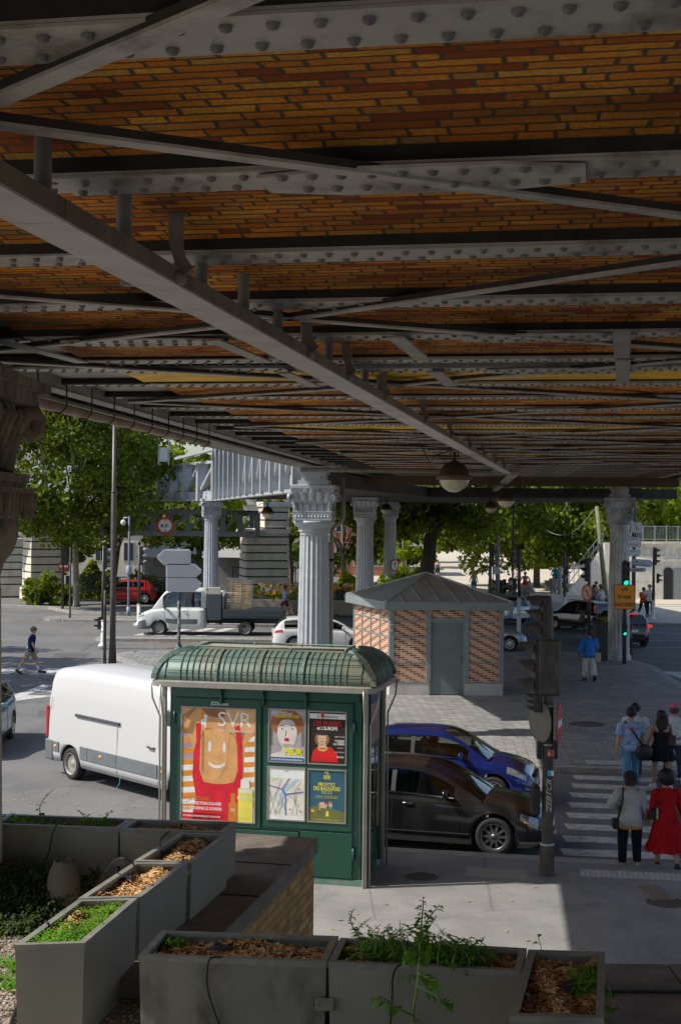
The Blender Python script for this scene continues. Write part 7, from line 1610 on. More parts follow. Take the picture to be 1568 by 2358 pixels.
def vline(P):
    for (a, b), (c_, d_) in zip(P, P[1:]): m.bar((a-VL/2, -VW/2-.001+.03*max(0, b-1.2), b), (c_-VL/2, -VW/2-.001+.03*max(0, d_-1.2), d_), .006, .01, (0, 1, 0))
vline([(2.86, .36), (2.86, 1.43)]); vline([(4.37, .4), (4.37, 2.2)]); vline([(2.86, .4), (4.37, .4)]); vline([(.2, 1.75), (.17, 1.5)])
m.build('door_gap', M('gap_grey', (.3, .3, .3), .6), v)
m = MB(); m.smooth = True; m.tube([(3.0-VL/2, -VW/2, .36), (2.98-VL/2, -VW/2-.01, .2), (2.9-VL/2, -VW/2-.06, .08)], .006, 5); m.build('strap', M('teal_strap', (.1, .45, .42), .6), v)
m = MB(); sw = [(4.5, 1.3), (5.15, 1.3), (4.7, 1.95), (4.5, 1.95)]
for sd in (-1, 1): m.add([(x-VL/2, sd*(VW/2-.02-.05*(z-1.2)), z) for x, z in sw], [(0, 1, 2, 3)])
m.build('side_window', glass, v)
m = MB(); m.add([(4.78-VL/2, -.8, 2.12), (4.78-VL/2, .8, 2.12), (5.3-VL/2, .88, 1.5), (5.3-VL/2, -.88, 1.5)], [(0, 1, 2, 3)]); m.build('windscreen', glass, v)
for a in (.98, 5.1):
    for sd in (-1, 1): wheel(v, a-VL/2, sd*(VW/2-.13), .35, .23, sd, M('steel_rim', (.35, .33, .3), .5, .4), steel_=True)
# ---- the crew cab dropside truck
q = at(366, 1463); TL = 3.35
cabP = dict(L=TL, W=1.98, r=.345, xr=-5, xf=2.26, zl=.3, round=.35, tap=.14, top=[(0, 1.3), (.1, 1.3), (2.1, 1.28), (2.55, 1.22), (2.9, 1.1), (3.2, .95), (3.32, .75), (3.35, .5)], roof=[(.0, 1.31), (.02, 2.1), (.15, 2.2), (1.2, 2.26), (1.75, 2.2), (2.05, 2.02), (2.62, 1.25)], win=[(.25, .78), (1.02, 2.1)], wsb=1.85, rwt=.05, rw=False, doors=[.1, .88, 2.02], handles=[.22, 1.05], mir=2.0, seats=[.6, 1.35], tumble=.14, hm=dkpl, mirm=dkpl, rp=1.0, steel=True,
  patches=[('headlight', 3.0, 3.3, 5.2, 6.3, lampw, .01), ('side_strip', .1, 1.95, 3.9, 4.35, band, .012), ('bumper', 2.9, 3.34, 2.05, 4.4, band, .02), ('bumper', 2.65, 2.95, 2.05, 3.4, band, .02)])
def place2(wx_, wy_, rz, P, side): x = P['xf']-P['L']/2; y = side*(P['W']/2-.02); return (wx_-(cos(rz)*x-sin(rz)*y), wy_-(sin(rz)*x+cos(rz)*y), 0)
tr_ = car('white crew cab dropside truck loaded with timber slats and wire mesh', 'truck', place2(q.x, q.y, R(180), cabP, 1), R(180), M('truck_white', (.66, .69, .66), .35, var=.03, coat=.4), cabP, M('steel_rim'), 'dropside_truck')
for o in [c for c in bpy.data.objects if c.parent == tr_ and c.name.startswith('wheel') and c.data.vertices[0].co.x < -3]:
    for c in list(o.children): bpy.data.objects.remove(c)
    bpy.data.objects.remove(o)
X0 = -TL/2; bg_ = M('bed_grey', (.06, .075, .09), .45, var=.1, coat=.2)
m = MB(); m.bbox(X0-.72, -.95, .74, X0-.05, .95, 2.0, .02); m.build('tool_box', bg_, tr_); m = MB(); m.box(X0-.7, -.9, 2.0, X0-.06, .9, 2.08); m.box(X0-.65, .5, 2.08, X0-.1, .9, 2.3); m.build('box_load', M('pale_load', (.55, .52, .45), .7), tr_)
m = MB(); m.box(X0-3.72, -.98, .84, X0-.8, .98, .92); 
for sd in (-1, 1):
    m.box(X0-3.72, sd*.98-.02, .92, X0-.8, sd*.98+.02, 1.27)
    for z in (.98, 1.08, 1.18): m.box(X0-3.7, sd*1.0-.015, z, X0-.82, sd*1.0+.015, z+.04)
m.box(X0-3.74, -.98, .86, X0-3.7, .98, 1.27); m.build('dropside_bed', bg_, tr_)
m = MB(); m.box(X0-3.6, -.35, .55, X0, -.25, .78); m.box(X0-3.6, .25, .55, X0, .35, .78); m.box(X0-1.9, .6, .4, X0-.05, .95, .5); m.smooth = True; m.lathe([(.15, -.1), (.15, .1)], 12, (X0-.6, .8, .5)); m.build('chassis', dkpl, tr_)
m = MB(); m.box(X0-1.55, .9, .42, X0-.0, .97, .52); m.build('side_guard', M('side_guard', (.5, .5, .5), .5), tr_)
xw = TL/2-(TL-2.26)-4.15
for sd in (-1, 1):
    wheel(tr_, xw, sd*.85, .345, .3, sd, M('steel_rim'), steel_=True)
    m = MB(); m.ring([[(xw+.44*cos(pi*k/10), y, .34+.44*sin(pi*k/10)) for k in range(11)] for y in (sd*.68, sd*1.0)], False, False, True); m.build('mudguard', dkpl, tr_, flip=False)
m = MB(); m.smooth = True
for (a, b, c_, d_) in ((X0-.82, X0-.82, .92, 2.15), ):
    for y in (-.9, .9): m.tube([(a, y, c_), (b, y, d_)], .03, 6)
m.tube([(X0-.82, -.9, 2.15), (X0-.82, .9, 2.15)], .03, 6); m.tube([(X0-.72, .9, 2.1), (X0-2.1, .92, 2.0), (X0-3.6, .9, 1.75)], .012, 5)
for k in range(9): y = -.8+k*.2; m.tube([(X0-.82, y, .95), (X0-.82, y, 2.15)], .01, 4)
m.build('headboard', M('rack_grey', (.3, .31, .32), .5, .3), tr_)
bl = thing('bed_slats', 'stack of pale wooden slatted bases standing on the truck bed', 'slats', tr_.location, R(180))
wd = M('slat_wood', (.7, .5, .26), .7, sc=9, var=.25)
for nm, x0, x1, y, zt in (('slat_frame', X0-1.95, X0-.9, .5, 2.72), ('slat_frame', X0-2.2, X0-1.15, .8, 2.62)):
    m = MB()
    for k in range(19): z = 1.0+k*(zt-1.05)/18; m.box(x0+.05, y, z, (x0+x1)/2-.02, y+.02, z+.045); m.box((x0+x1)/2+.02, y, z, x1-.05, y+.02, z+.045)
    f_ = m.build(nm, wd, bl); m = MB()
    for x in (x0, (x0+x1)/2, x1): m.box(x-.02, y-.02, .95, x+.02, y+.05, zt+.03)
    m.box(x0, y-.02, zt, x1, y+.04, zt+.04); m.build('tube_frame', M('rack_grey'), f_)
m = MB()
for k in range(40): x = X0-1.0-k*.065; m.box(x-.004, .9, .95, x+.004, .91, 1.95-.006*k)
for k in range(9): z = 1.0+k*.1; m.box(X0-3.65, .9, z, X0-.95, .91, z+.006)
wm = tag(m.build('wire_mesh', M('rack_grey'), None, tr_.location, R(180)), 'wire mesh panel standing along the side of the truck bed', 'mesh')
m = MB(); m.bbox(X0-3.45, .5, .93, X0-2.6, .93, 1.2, .01); tag(m.build('carton', M('white_carton', (.7, .7, .68), .7), None, tr_.location, R(180)), 'white carton lying at the tail of the truck bed', 'box')
# ---- bicycles
def bicycle(label, loc, rz, c, name='bicycle', s=1.0, cat='bicycle'):
    t = thing(name, label, cat, loc, rz); fm = M('bike_'+name+str(len(label)), c, .4)
    for x in (-.52, .52):
        m = MB(); m.smooth = True; m.tube([(x+.33*cos(2*pi*k/24), 0, .34+.33*sin(2*pi*k/24)) for k in range(25)], .016, 6); w_ = m.build('wheel', tyre_m, t); m = MB()
        for k in range(12): m.bar((x, 0, .34), (x+.32*cos(pi*k/6), 0, .34+.32*sin(pi*k/6)), .004, .004, (0, 1, 0))
        m.build('spokes', chrome, w_)
    m = MB(); m.smooth = True; A, B, C_, D_ = (-.52, 0, .34), (-.08, 0, .3), (-.2, 0, .82), (.38, 0, .86)
    for a, b in ((A, B), (A, C_), (B, C_), (B, D_), (C_, D_), (D_, (.52, 0, .34))): m.tube([a, b], .02, 6)
    m.build('frame', fm, t)
    m = MB(); m.smooth = True; m.tube([(.36, 0, .85), (.34, 0, 1.0)], .015, 6); m.tube([(.22, -.27, 1.03), (.34, -.2, 1.02), (.36, 0, 1.0), (.34, .2, 1.02), (.22, .27, 1.03)], .014, 6); m.build('handlebar', blk, t)
    m = MB(); m.smooth = True; m.tube([(-.2, 0, .8), (-.22, 0, .95)], .015, 6); m.ring([[(-.36, -.07, .95), (-.36, .07, .95), (-.36, .07, .99), (-.36, -.07, .99)], [(-.08, -.02, .96), (-.08, .02, .96), (-.08, .02, .99), (-.08, -.02, .99)]], True, True, False); m.build('saddle', blk, t); return t
q = at(668, 1418, .1); bicycle('grey city bicycle with a basket being walked by the man behind the truck', (q.x, q.y, .1), R(3), (.3, .32, .34))
m = MB(); m.ring([[(.5+.16*a, .12*b, z) for a, b in ((-1, -1), (1, -1), (1, 1), (-1, 1))] for z in (.9, 1.1)], True, True, False); tag(m.build('basket', M('wire_basket', (.12, .11, .1), .6), None, (q.x, q.y, .1)), 'dark wire basket on the front of the grey bicycle', 'basket')
rb = 'red hire bikes beside the grey column'
for px, lab in ((1372, 'red hire bike standing leftmost of the red pair'), (1384, 'red hire bike nearer the grey column')):
    q = at(px, 1420, .1); b_ = bicycle(lab, (q.x, q.y, .1), R(75 if px < 1380 else 60), (.5, .01, .03), 'hire_bike'); b_['group'] = rb
    m = MB(); m.bbox(-.6, -.06, .55, -.3, .06, .75, .02); m.bbox(.3, -.06, .4, .42, .06, .85, .02); m.build('fairing', M('red_plastic', (.55, .01, .04), .4), b_)
# ================================================================ PEOPLE
def skinmesh(V, E, sub=2):
    """V: name -> (co, radius); one continuous tapered surface grown over the joints"""
    names = list(V); me = bpy.data.meshes.new('s'); me.from_pydata([V[n][0] for n in names], [(names.index(a), names.index(b)) for a, b in E], [])
    o = bpy.data.objects.new('s', me); COL.objects.link(o); o.modifiers.new('k', 'SKIN'); me.skin_vertices or None
    if not me.skin_vertices: 
        bm = bmesh.new(); bm.from_mesh(me); bm.verts.layers.skin.verify(); bm.to_mesh(me); bm.free()
    sv = me.skin_vertices[0].data
    for i, n in enumerate(names):
        r = V[n][1]; sv[i].radius = r if isinstance(r, tuple) else (r, r); sv[i].use_root = (i == 0)
    o.modifiers['k'].use_smooth_shade = True; s = o.modifiers.new('u', 'SUBSURF'); s.levels = sub; s.render_levels = sub
    dg = bpy.context.evaluated_depsgraph_get(); dg.update(); r = bpy.data.meshes.new_from_object(o.evaluated_get(dg)); bpy.data.objects.remove(o); bpy.data.meshes.remove(me)
    out = ([tuple(v.co) for v in r.vertices], [tuple(p.vertices) for p in r.polygons]); bpy.data.meshes.remove(r); return out
SKN = {'light': (.55, .33, .24), 'tan': (.45, .24, .14), 'brown': (.26, .13, .075), 'dark': (.1, .055, .035)}
def vv(*a): return Vector(a)
def person(label, loc, rz, H=1.72, skin='light', top=None, bottom=None, hair=None, shoes=(.02, .02, .02), pose=None, female=False, sub=2, face=False, group=None, sitting=False):
    """local +y is where the person faces; pose: leg / arm angles in degrees"""
    q = dict(rl=(22, 8), ll=(-18, 22), ra=(-22, 15, 10), la=(20, 20, 10), lean=4, head=(0, 0), hip=.0)
    if pose: q.update(pose)
    t = thing('person', label, 'person', loc, rz, group); sk = M('skin_'+skin, SKN[skin], .55, var=.06, sc=12); k = H/1.75
    hz = .93; W = .165 if female else .19; hw = .1 if female else .09
    def dn(p, ang, L, side=0, ab=0):   # point L below p swung forward by ang, outwards by ab
        a = R(ang); b = R(ab); return p+vv(side*L*sin(b), L*sin(a)*cos(b), -L*cos(a)*cos(b))
    J = {}; J['pel'] = vv(0, 0, hz)
    ln = R(q['lean']); up = lambda z: vv(0, sin(ln)*z, hz+cos(ln)*z)
    J['waist'] = up(.14); J['chest'] = up(.33); J['neck0'] = up(.48); hd = up(.55)+vv(R(q['head'][1])*.06, R(q['head'][0])*-.05, 0)
    J['neck1'] = hd; J['hd1'] = hd+vv(0, .012, .08); J['hd2'] = hd+vv(0, .0, .165)
    legs = {}
    for s, n, key in ((1, 'r', 'rl'), (-1, 'l', 'll')):
        th, kn = q[key][:2]; ab = q[key][2] if len(q[key]) > 2 else 2
        h_ = vv(s*hw, 0, hz-.04); kk = dn(h_, th, .43, s, ab); an = dn(kk, th-kn, .41, s, 0); J['hip'+n] = h_; J['knee'+n] = kk; J['ank'+n] = an
        fa = R(th-kn) if th-kn < -20 else 0; J['toe'+n] = an+vv(s*.02, .15*cos(fa), -.05+.15*sin(fa)-.02); J['heel'+n] = an+vv(0, -.04*cos(fa), -.045-.03*sin(fa))
    for s, n, key in ((1, 'r', 'ra'), (-1, 'l', 'la')):
        th, el, ab = q[key][:3]; sh = up(.43)+vv(s*W, 0, 0); J['sh'+n] = sh; e = dn(sh, th, .28, s, ab); J['elb'+n] = e
        inw = q[key][3] if len(q[key]) > 3 else 0; wr = dn(e, th+el, .25, s, ab-inw); J['wr'+n] = wr; d_ = (wr-e).normalized(); J['palm'+n] = wr+d_*.055
    low = min(J['toer'].z, J['toel'].z, J['heelr'].z, J['heell'].z)-.022
    if not sitting:
        for n in J: J[n] = J[n]-vv(0, 0, low)
    base = {'pel': .125, 'waist': .112 if female else .125, 'chest': .125 if female else .14, 'neck0': .075, 'neck1': .055, 'hd1': (.082, .09), 'hd2': (.08, .088), 'knee': .058, 'ank': .04, 'toe': .03, 'heel': .036, 'hip': .09, 'sh': .06, 'elb': .042, 'wr': .027, 'palm': .03}
    def rad(n, add=0, mul=1): b = base.get(n) or base[n[:-1]]; return tuple(x*mul+add for x in b) if isinstance(b, tuple) else b*mul+add
    if top and top[0] != 'tank': base.update(waist=.085, chest=.1, pel=.1, sh=.05)
    elif top: base.update(waist=.085, pel=.1)
    spine = ['pel', 'waist', 'chest', 'neck0', 'neck1', 'hd1', 'hd2']; E = list(zip(spine, spine[1:]))
    for n in 'rl': E += [('pel', 'hip'+n), ('hip'+n, 'knee'+n), ('knee'+n, 'ank'+n), ('ank'+n, 'toe'+n), ('chest', 'sh'+n), ('sh'+n, 'elb'+n), ('elb'+n, 'wr'+n), ('wr'+n, 'palm'+n)]
    names = []; 
    for e in E:
        for n in e:
            if n not in names: names.append(n)
    V = {n: (J[n]*k, tuple(x*k for x in r) if isinstance(r := rad(n), tuple) else r*k) for n in names}
    vs, fs = skinmesh(V, E, sub); m = MB(); m.add([tuple(v) for v in vs], fs, True)
    m.smooth = True
    for n, s in (('r', 1), ('l', -1)):
        d_ = (J['palm'+n]-J['wr'+n]).normalized(); side = vv(0, 1, 0) if abs(d_.y) < .8 else vv(0, 0, 1); side = (side-d_*side.dot(d_)).normalized(); inw = d_.cross(side).normalized()*(-s if d_.cross(side).x*s > 0 else s); inw = vv(-s*.8, 0, 0)-d_*d_.dot(vv(-s*.8, 0, 0)); inw = inw.normalized() if inw.length > .1 else side
        for i, L in enumerate((.068, .078, .074, .06)):
            b0 = J['palm'+n]+side*(.026-.017*i)-d_*.01; m.tube([tuple(x*k) for x in (b0, b0+d_*L*.45+inw*.004, b0+d_*L*.75+inw*.018, b0+d_*L*.92+inw*.036)], [.0095*k, .009*k, .008*k, .006*k], 6)
        b0 = J['wr'+n]+d_*.025+side*.022; m.tube([tuple(x*k) for x in (b0, b0+side*.022+d_*.02, b0+side*.026+d_*.052+inw*.01)], [.012*k, .011*k, .008*k], 6)
    hc = (J['hd1']+J['hd2'])/2; 
    m.tube([tuple((hc+vv(0, .085, .012))*k), tuple((hc+vv(0, .108, -.014))*k), tuple((hc+vv(0, .088, -.022))*k)], [.008*k, .015*k, .008*k], 6)
    for s in (-1, 1): m.ball(tuple((hc+vv(s*.086, -.005, -.005))*k), .026*k, 8, 5, sx=.35, sy=.7)
    m.build('body', sk, t, flip=False)
    if face:
        m = MB(); m.smooth = True
        for s in (-1, 1): m.ball(tuple((hc+vv(s*.032, .082, .012))*k), .012*k, 8, 5)
        m.build('eye', M('eye_dark', (.03, .02, .02), .2), t); m = MB(); m.smooth = True; m.ball(tuple((hc+vv(0, .083, -.05))*k), .022*k, 8, 4, sy=.5, sz=.28); m.build('mouth', M('lip', (.4, .13, .11), .5), t)
    def cloth(nm, nodes, edges, mat, add, over=None):
        V = {}
        for n in nodes:
            r = rad(n, add); r = over[n] if over and n in over else r; c = over_co.get(n, J.get(n)); V[n] = (c*k, tuple(x*k for x in r) if isinstance(r, tuple) else r*k)
        vs, fs = skinmesh(V, edges, sub); m = MB(); m.add(vs, fs, True); return m.build(nm, mat, t, flip=False)
    def Mc2(nm, c): return M('cloth_'+nm+'_%02d%02d%02d' % tuple(int(99*x) for x in c), c, .85, var=.2, sc=5, bump=1.0, bs=11, spec=.2)
    N_ = 24; fz = random.random()*6
    def oval(c, a, b, fold=.004, yo=0):
        r = []
        for j in range(N_):
            an = 2*pi*j/N_; cx_, sy_ = cos(an), sin(an); f = fold*sin(5*an+c.z*14+fz)+fold*.7*sin(3*an-c.z*23+fz); r.append(((c.x+(a+f)*math.copysign(abs(cx_)**.85, cx_))*k, (c.y+yo+(b+f)*math.copysign(abs(sy_)**.9, sy_))*k, c.z*k))
        return r
    def limb(m, P, R_, n=12): 
        Q, RR = [], []
        for i in range(len(P)-1):
            for u in (0, .33, .66): Q.append(P[i]+(P[i+1]-P[i])*u); RR.append((R_[i]+(R_[i+1]-R_[i])*u)*(1+.05*sin(7*u+i*3+fz)))
        Q.append(P[-1]); RR.append(R_[-1]); m.tube([tuple(q_*k) for q_ in Q], [r_*k for r_ in RR], n)
    if top:
        kind, c = top; m = MB(); fem = female; jk = kind == 'jacket'; lo = {'jacket': -.17, 'long': -.02, 'tank': -.02}.get(kind, -.12); up_ = .012 if jk else 0
        A, B, C2, Dn = J['pel'], J['waist'], J['chest'], J['neck0']; mid = (B+C2)/2
        rg = [oval(A+vv(0, 0, lo), .19+up_*2, .14+up_*2, .009), oval(A+vv(0, 0, lo*.4+.01), .182+up_, .137+up_, .006), oval(A+(B-A)*.5, (.16 if fem else .168)+up_, .122+up_, .006), oval(B, (.145 if fem else .165)+up_, .115+up_, .005), oval(mid, (.16 if fem else .175)+up_, .125+up_)]
        if kind == 'tank': rg += [oval(C2+vv(0, 0, -.02), .165, .128)]
        else: rg += [oval(C2, W+.0+up_, .13+up_), oval(C2+(Dn-C2)*.45, W+.012+up_, .118+up_), oval(C2+(Dn-C2)*.72, W-.01, .1), oval(C2+(Dn-C2)*.95, .105, .08, .002), oval(Dn+vv(0, 0, .03), .068, .066, .001)]
        m.ring(rg, True, True, True)
        if kind != 'tank':
            for n, s in (('r', 1), ('l', -1)):
                sh, e, w2 = J['sh'+n], J['elb'+n], J['wr'+n]; s0 = sh+vv(-s*.05, 0, -.01)
                if kind == 'tee': limb(m, [s0, sh, sh+(e-sh)*.66], [.06, .074, .064])
                elif kind == 'shirt': limb(m, [s0, sh, sh+(e-sh)*.82], [.062, .078, .078])
                else: limb(m, [s0, sh, e, w2+(e-w2)*.06], [.062, .074+up_, .058+up_, .042+up_])
        m.build({'tee': 't_shirt', 'shirt': 'shirt', 'tank': 'vest', 'long': 'top', 'jacket': 'jacket'}[kind], Mc2('top', c), t, flip=False)
    if bottom:
        kind, c = bottom; mt = Mc2('bottom', c)
        if kind in ('trousers', 'shorts', 'jeans', 'wide'):
            m = MB(); A = J['pel']; m.ring([oval(A+vv(0, 0, .1), .15, .115, .002), oval(A+vv(0, 0, .02), .17, .128, .004), oval(A+vv(0, 0, -.07), .178, .132, .005), oval(A+vv(0, 0, -.14), .15, .11, .003)], True, True, True)
            for n in 'rl':
                h_, kn, an = J['hip'+n], J['knee'+n], J['ank'+n]
                if kind == 'shorts': limb(m, [h_, h_+(kn-h_)*.5, h_+(kn-h_)*.92], [.1, .1, .098])
                else: r3 = {'wide': .1, 'jeans': .078, 'trousers': .062}[kind]; limb(m, [h_, kn, an+(kn-an)*(.02 if kind != 'trousers' else .1)], [.108, .095 if kind == 'wide' else .08, r3])
            m.build('shorts' if kind == 'shorts' else 'trousers', mt, t, flip=False)
        else:   # skirts: ruffled cone from waist to hem
            hem = {'mini': J['pel'].z-.32, 'midi': J['pel'].z-.64}[kind]; fl = {'mini': .27, 'midi': .3}[kind]; wz = J['waist'].z-.02; N = 48; rg = []
            for i in range(13):
                u = i/12; z = wz+(hem-wz)*u; r = .14+(fl-.14)*(u**.8)+(.02 if i >= 10 else 0); am = .004+.022*u; yc = J['waist'].y*(1-u); rg.append([((r+am*sin(13*2*pi*j/N+.6*i/6)+.4*am*sin(29*2*pi*j/N))*cos(2*pi*j/N)*k, ((r*.8+am*sin(13*2*pi*j/N+.6*i/6))*sin(2*pi*j/N)+yc)*k, (z+(.012*sin(9*2*pi*j/N) if i == 12 else 0))*k) for j in range(N)])
            m = MB(); m.ring(rg, True, False, True); m.build('skirt', mt, t, flip=False)
    # shoes
    sm = M('shoe_%02d%02d%02d' % tuple(int(99*x) for x in shoes), shoes, .5, var=.1)
    for n in 'rl':
        a, b, c_ = J['heel'+n], J['toe'+n], J['ank'+n]; d_ = (b-a).normalized(); m = MB(); m.smooth = True
        P = [a-d_*.03, a, a+(b-a)*.5, b, b+d_*.05]; m.tube([tuple((p+vv(0, 0, .004))*k) for p in P], [.028*k, .043*k, .045*k, .042*k, .024*k], 10); m.tube([tuple((a+vv(0, 0, .0))*k), tuple((c_+vv(0, 0, .0))*k)], [.042*k, .044*k], 10); m.smooth = False
        u = d_; m.bar(tuple((a-u*.045-vv(0, 0, .03))*k), tuple((b+u*.06-vv(0, 0, .028))*k), .085*k, .02*k); m.build('shoe', sm, t)
    if hair:
        kind, c = hair; hm = M('hair_%02d%02d%02d' % tuple(int(99*x) for x in c), c, .6, var=.3, sc=30, bump=.5, bs=60); m = MB(); m.smooth = True
        def cap(r, dy, dz, zmin, jit=0):
            N = 24; rg = []
            for i in range(10):
                row = []
                for j in range(N):
                    a = 2*pi*j/N; bk = max(0, -sin(a)); fr_ = max(0, sin(a)); lo = -pi*(.2+.2*bk-.24*fr_); ph = lo+(pi/2-lo)*i/9; q_ = r+jit*random.uniform(-1, 1)
                    row.append((q_*cos(ph)*cos(a)*.95*k, q_*cos(ph)*sin(a)*1.05*k, q_*1.02*sin(ph)*k))
                rg.append(row)
            c2 = (hc+vv(0, dy, dz))*k; m.ring([[(x+c2.x, y+c2.y, z+c2.z) for x, y, z in r_] for r_ in rg], True, True, True)
        if kind != 'bald': cap(.108 if kind not in ('afro', 'curly') else .15, -.014, .018, 0, .016 if kind in ('afro', 'curly') else .005)
        if kind in ('long', 'bob', 'cap_long'):
            L = {'long': .46, 'bob': .14, 'cap_long': .12}[kind]; wd_ = 1.35 if kind == 'long' else 1.1; N = 14; rg = []
            for i in range(8):
                u = i/7; rg.append([((.1*wd_*(.75+.9*u-1.1*u*u)+.012*sin(3*j+i))*cos(2*pi*j/N)*k+hc.x*k, (-.045-.02*u+(.06*(1-.4*u)+.01*sin(5*j))*sin(2*pi*j/N)+hc.y)*k, (hc.z+.02-L*u+.01*sin(4*j))*k) for j in range(N)])
            m.ring(rg, True, True, True)
        if kind == 'bun': m.ball(tuple((hc+vv(0, -.03, .14))*k), .055*k, 10, 6)
        m.build('hair', hm, t, flip=False)
    t.location = loc; t.scale = (1.13, 1.1, 1)
    MX = Matrix.Translation(Vector(loc)) @ Matrix.Rotation(rz, 4, 'Z')
    return t, {n: MX @ (J[n]*k) for n in J}, k
def capx(t, J, k, loc, rz, c, hc=None):
    pass
def hat(par, J, rz, c, k, brim=True, back=False):
    h_ = (J['hd1']+J['hd2'])/2; L = par.matrix_basis.inverted() @ h_; m = MB(); m.smooth = True; m.lathe([(.108*k, 0), (.112*k, .03*k), (.1*k, .085*k), (.06*k, .118*k), (.001, .125*k)], 18, (L.x, L.y-.012*k, L.z+.012*k)); m.smooth = False
    s = -1 if back else 1; m.ring([[(L.x+.075*k*x, L.y+s*(.09+y*.09)*k-.0, L.z+z*k) for x in (-1, -.5, 0, .5, 1)] for y, z in ((0, .03), (1, .01))], False, False, True); m.build('cap', M('cap_%02d%02d%02d' % tuple(int(99*x) for x in c), c, .8), par, flip=False)
W = lambda px, py: at(px, py, 0)
# the pair crossing at the lower right
p = at(1450, 2004, .012); z = thing; 
pt, J, k = person('woman in pale grey jacket and black trousers, left hand on hip, crossing', (p.x, p.y, .012), R(-4), 1.64, 'tan', ('jacket', (.44, .43, .42)), ('trousers', (.012, .013, .018)), ('bob', (.03, .02, .016)), (.5, .42, .36), dict(rl=(12, 22), ll=(3, 2), ra=(8, 10, 10), la=(-22, 85, 34, 70), lean=3), True)
hat(pt, J, 0, (.012, .013, .014), k, back=True)
m = MB(); m.lathe([(.188, 0), (.185, .08)], 24, sx=1, sy=.76); m.build('blouse_hem', M('orange_cloth', (.6, .22, .03), .8), pt, (0, 0, J['pel'].z-.215))
def strap(pts, r=.012, mat=None):
    m = MB(); m.tube(pts, r, 6); return m
s0, s1 = J['shl'], J['pel']; m = strap([s0+vv(.03, .05, .05), s0+vv(.03, -.03, .07), s0+vv(.0, -.14, -.1), s0+vv(-.05, -.1, -.35), s0+vv(-.06, .0, -.5)], .016); m.bbox(s0.x-.15, s0.y-.1, s0.z-.62, s0.x-.03, s0.y+.06, s0.z-.45, .02); tag(m.build('shoulder_bag', M('bag_black', (.012, .012, .012), .5)), 'black strap bag at the left hip of the grey jacket woman', 'bag')
p = at(1533, 2005, .012); pt, J, k = person('woman in long red ruffled dress and black boots, walking with a handbag', (p.x, p.y, .012), R(3), 1.63, 'tan', ('long', (.42, .008, .012)), ('midi', (.42, .008, .012)), ('afro', (.012, .01, .01)), (.015, .015, .017), dict(rl=(-6, 22), ll=(8, 4), ra=(8, 12, 16), la=(2, 8, 10), lean=2), True)
s0 = J['shl']; b0 = J['palml']+vv(.06, -.12, .16); m = strap([s0+vv(.02, .04, .05), s0+vv(.02, -.04, .06), s0+vv(.02, -.13, -.2), b0+vv(0, 0, .2)], .009); m.bbox(b0.x-.1, b0.y-.05, b0.z-.09, b0.x+.08, b0.y+.05, b0.z+.1, .02); m.cur = 1; m.box(b0.x+.0, b0.y-.056, b0.z-.07, b0.x+.03, b0.y-.051, b0.z+.12); tag(m.build('handbag', [M('bag_black'), M('bag_gold', (.5, .42, .25), .5)]), 'small black handbag with gold trim hanging beside the red dress', 'handbag')
# the four stepping onto the island
p = at(1452, 1822, .012); pt, J, k = person('man in pale blue short sleeved shirt and jeans with a black sling bag', (p.x, p.y, .012), R(2), 1.77, 'tan', ('shirt', (.3, .4, .56)), ('jeans', (.12, .27, .42)), ('short', (.015, .012, .012)), (.3, .3, .3), dict(rl=(14, 10), ll=(-10, 14), ra=(12, 18, 8), la=(-12, 10, 10), lean=3))
L = pt.matrix_basis.inverted() @ J['chest']; m = MB(); text_into(m, 'Bellised', L.x, L.z+.02, .07, L.y-.15*k, .32, 'CENTER', .012, shear=.4); m.box(L.x-.08, L.y-.151*k, L.z-.035, L.x+.1, L.y-.15*k, L.z-.027); m.build('shirt_print', M('print_pink', (.65, .08, .16), .7), pt, flip=False)
a, b = J['shl']+vv(.05, -.03, .07), J['pel']+vv(.24, -.1, -.02); m = MB(); m.tube([a, (a+b)/2+vv(0, -.12, .02), b], .02, 6); m.smooth = True; m.ball(tuple(b+vv(.02, -.04, -.12)), .19, 14, 8, sx=1, sy=.45, sz=.95); m.smooth = False; tag(m.build('sling_bag', M('bag_black')), 'large black sling bag across the back of the blue shirt man', 'bag')
p = at(1462, 1800, .012); person('black haired person in white top half hidden behind the blue shirt man', (p.x, p.y, .012), R(0), 1.76, 'light', ('tee', (.6, .6, .62)), ('jeans', (.08, .1, .15)), ('short', (.015, .012, .012)))
p = at(1522, 1820, .012); pt, J, k = person('long haired woman in short black dress with crossed back straps', (p.x, p.y, .012), R(4), 1.7, 'tan', ('tank', (.014, .014, .018)), ('mini', (.014, .014, .018)), ('long', (.02, .012, .01)), (.6, .58, .55), dict(rl=(-8, 14), ll=(10, 6), ra=(14, 50, 12), la=(6, 30, 12), lean=2), True)
Lc = pt.matrix_basis.inverted() @ J['chest']; m = MB()
for s in (-1, 1): m.tube([(Lc.x+s*.09, Lc.y+.02, Lc.z+.13), (Lc.x+s*.07, Lc.y-.1, Lc.z+.09), (Lc.x-s*.08, Lc.y-.125, Lc.z-.07), (Lc.x-s*.1, Lc.y-.1, Lc.z-.14)], .009, 6)
m.build('dress_strap', M('bag_black'), pt)
s0 = J['shr']; m = MB(); m.tube([s0+vv(.0, .04, .05), s0+vv(.02, -.06, .05), s0+vv(.04, -.1, -.2)], .012, 6); m.bbox(s0.x-.05, s0.y-.14, s0.z-.42, s0.x+.14, s0.y-.04, s0.z-.18, .03); tag(m.build('shoulder_bag', M('bag_brown', (.06, .025, .02), .5)), 'dark brown shoulder bag of the woman in the short black dress', 'bag')
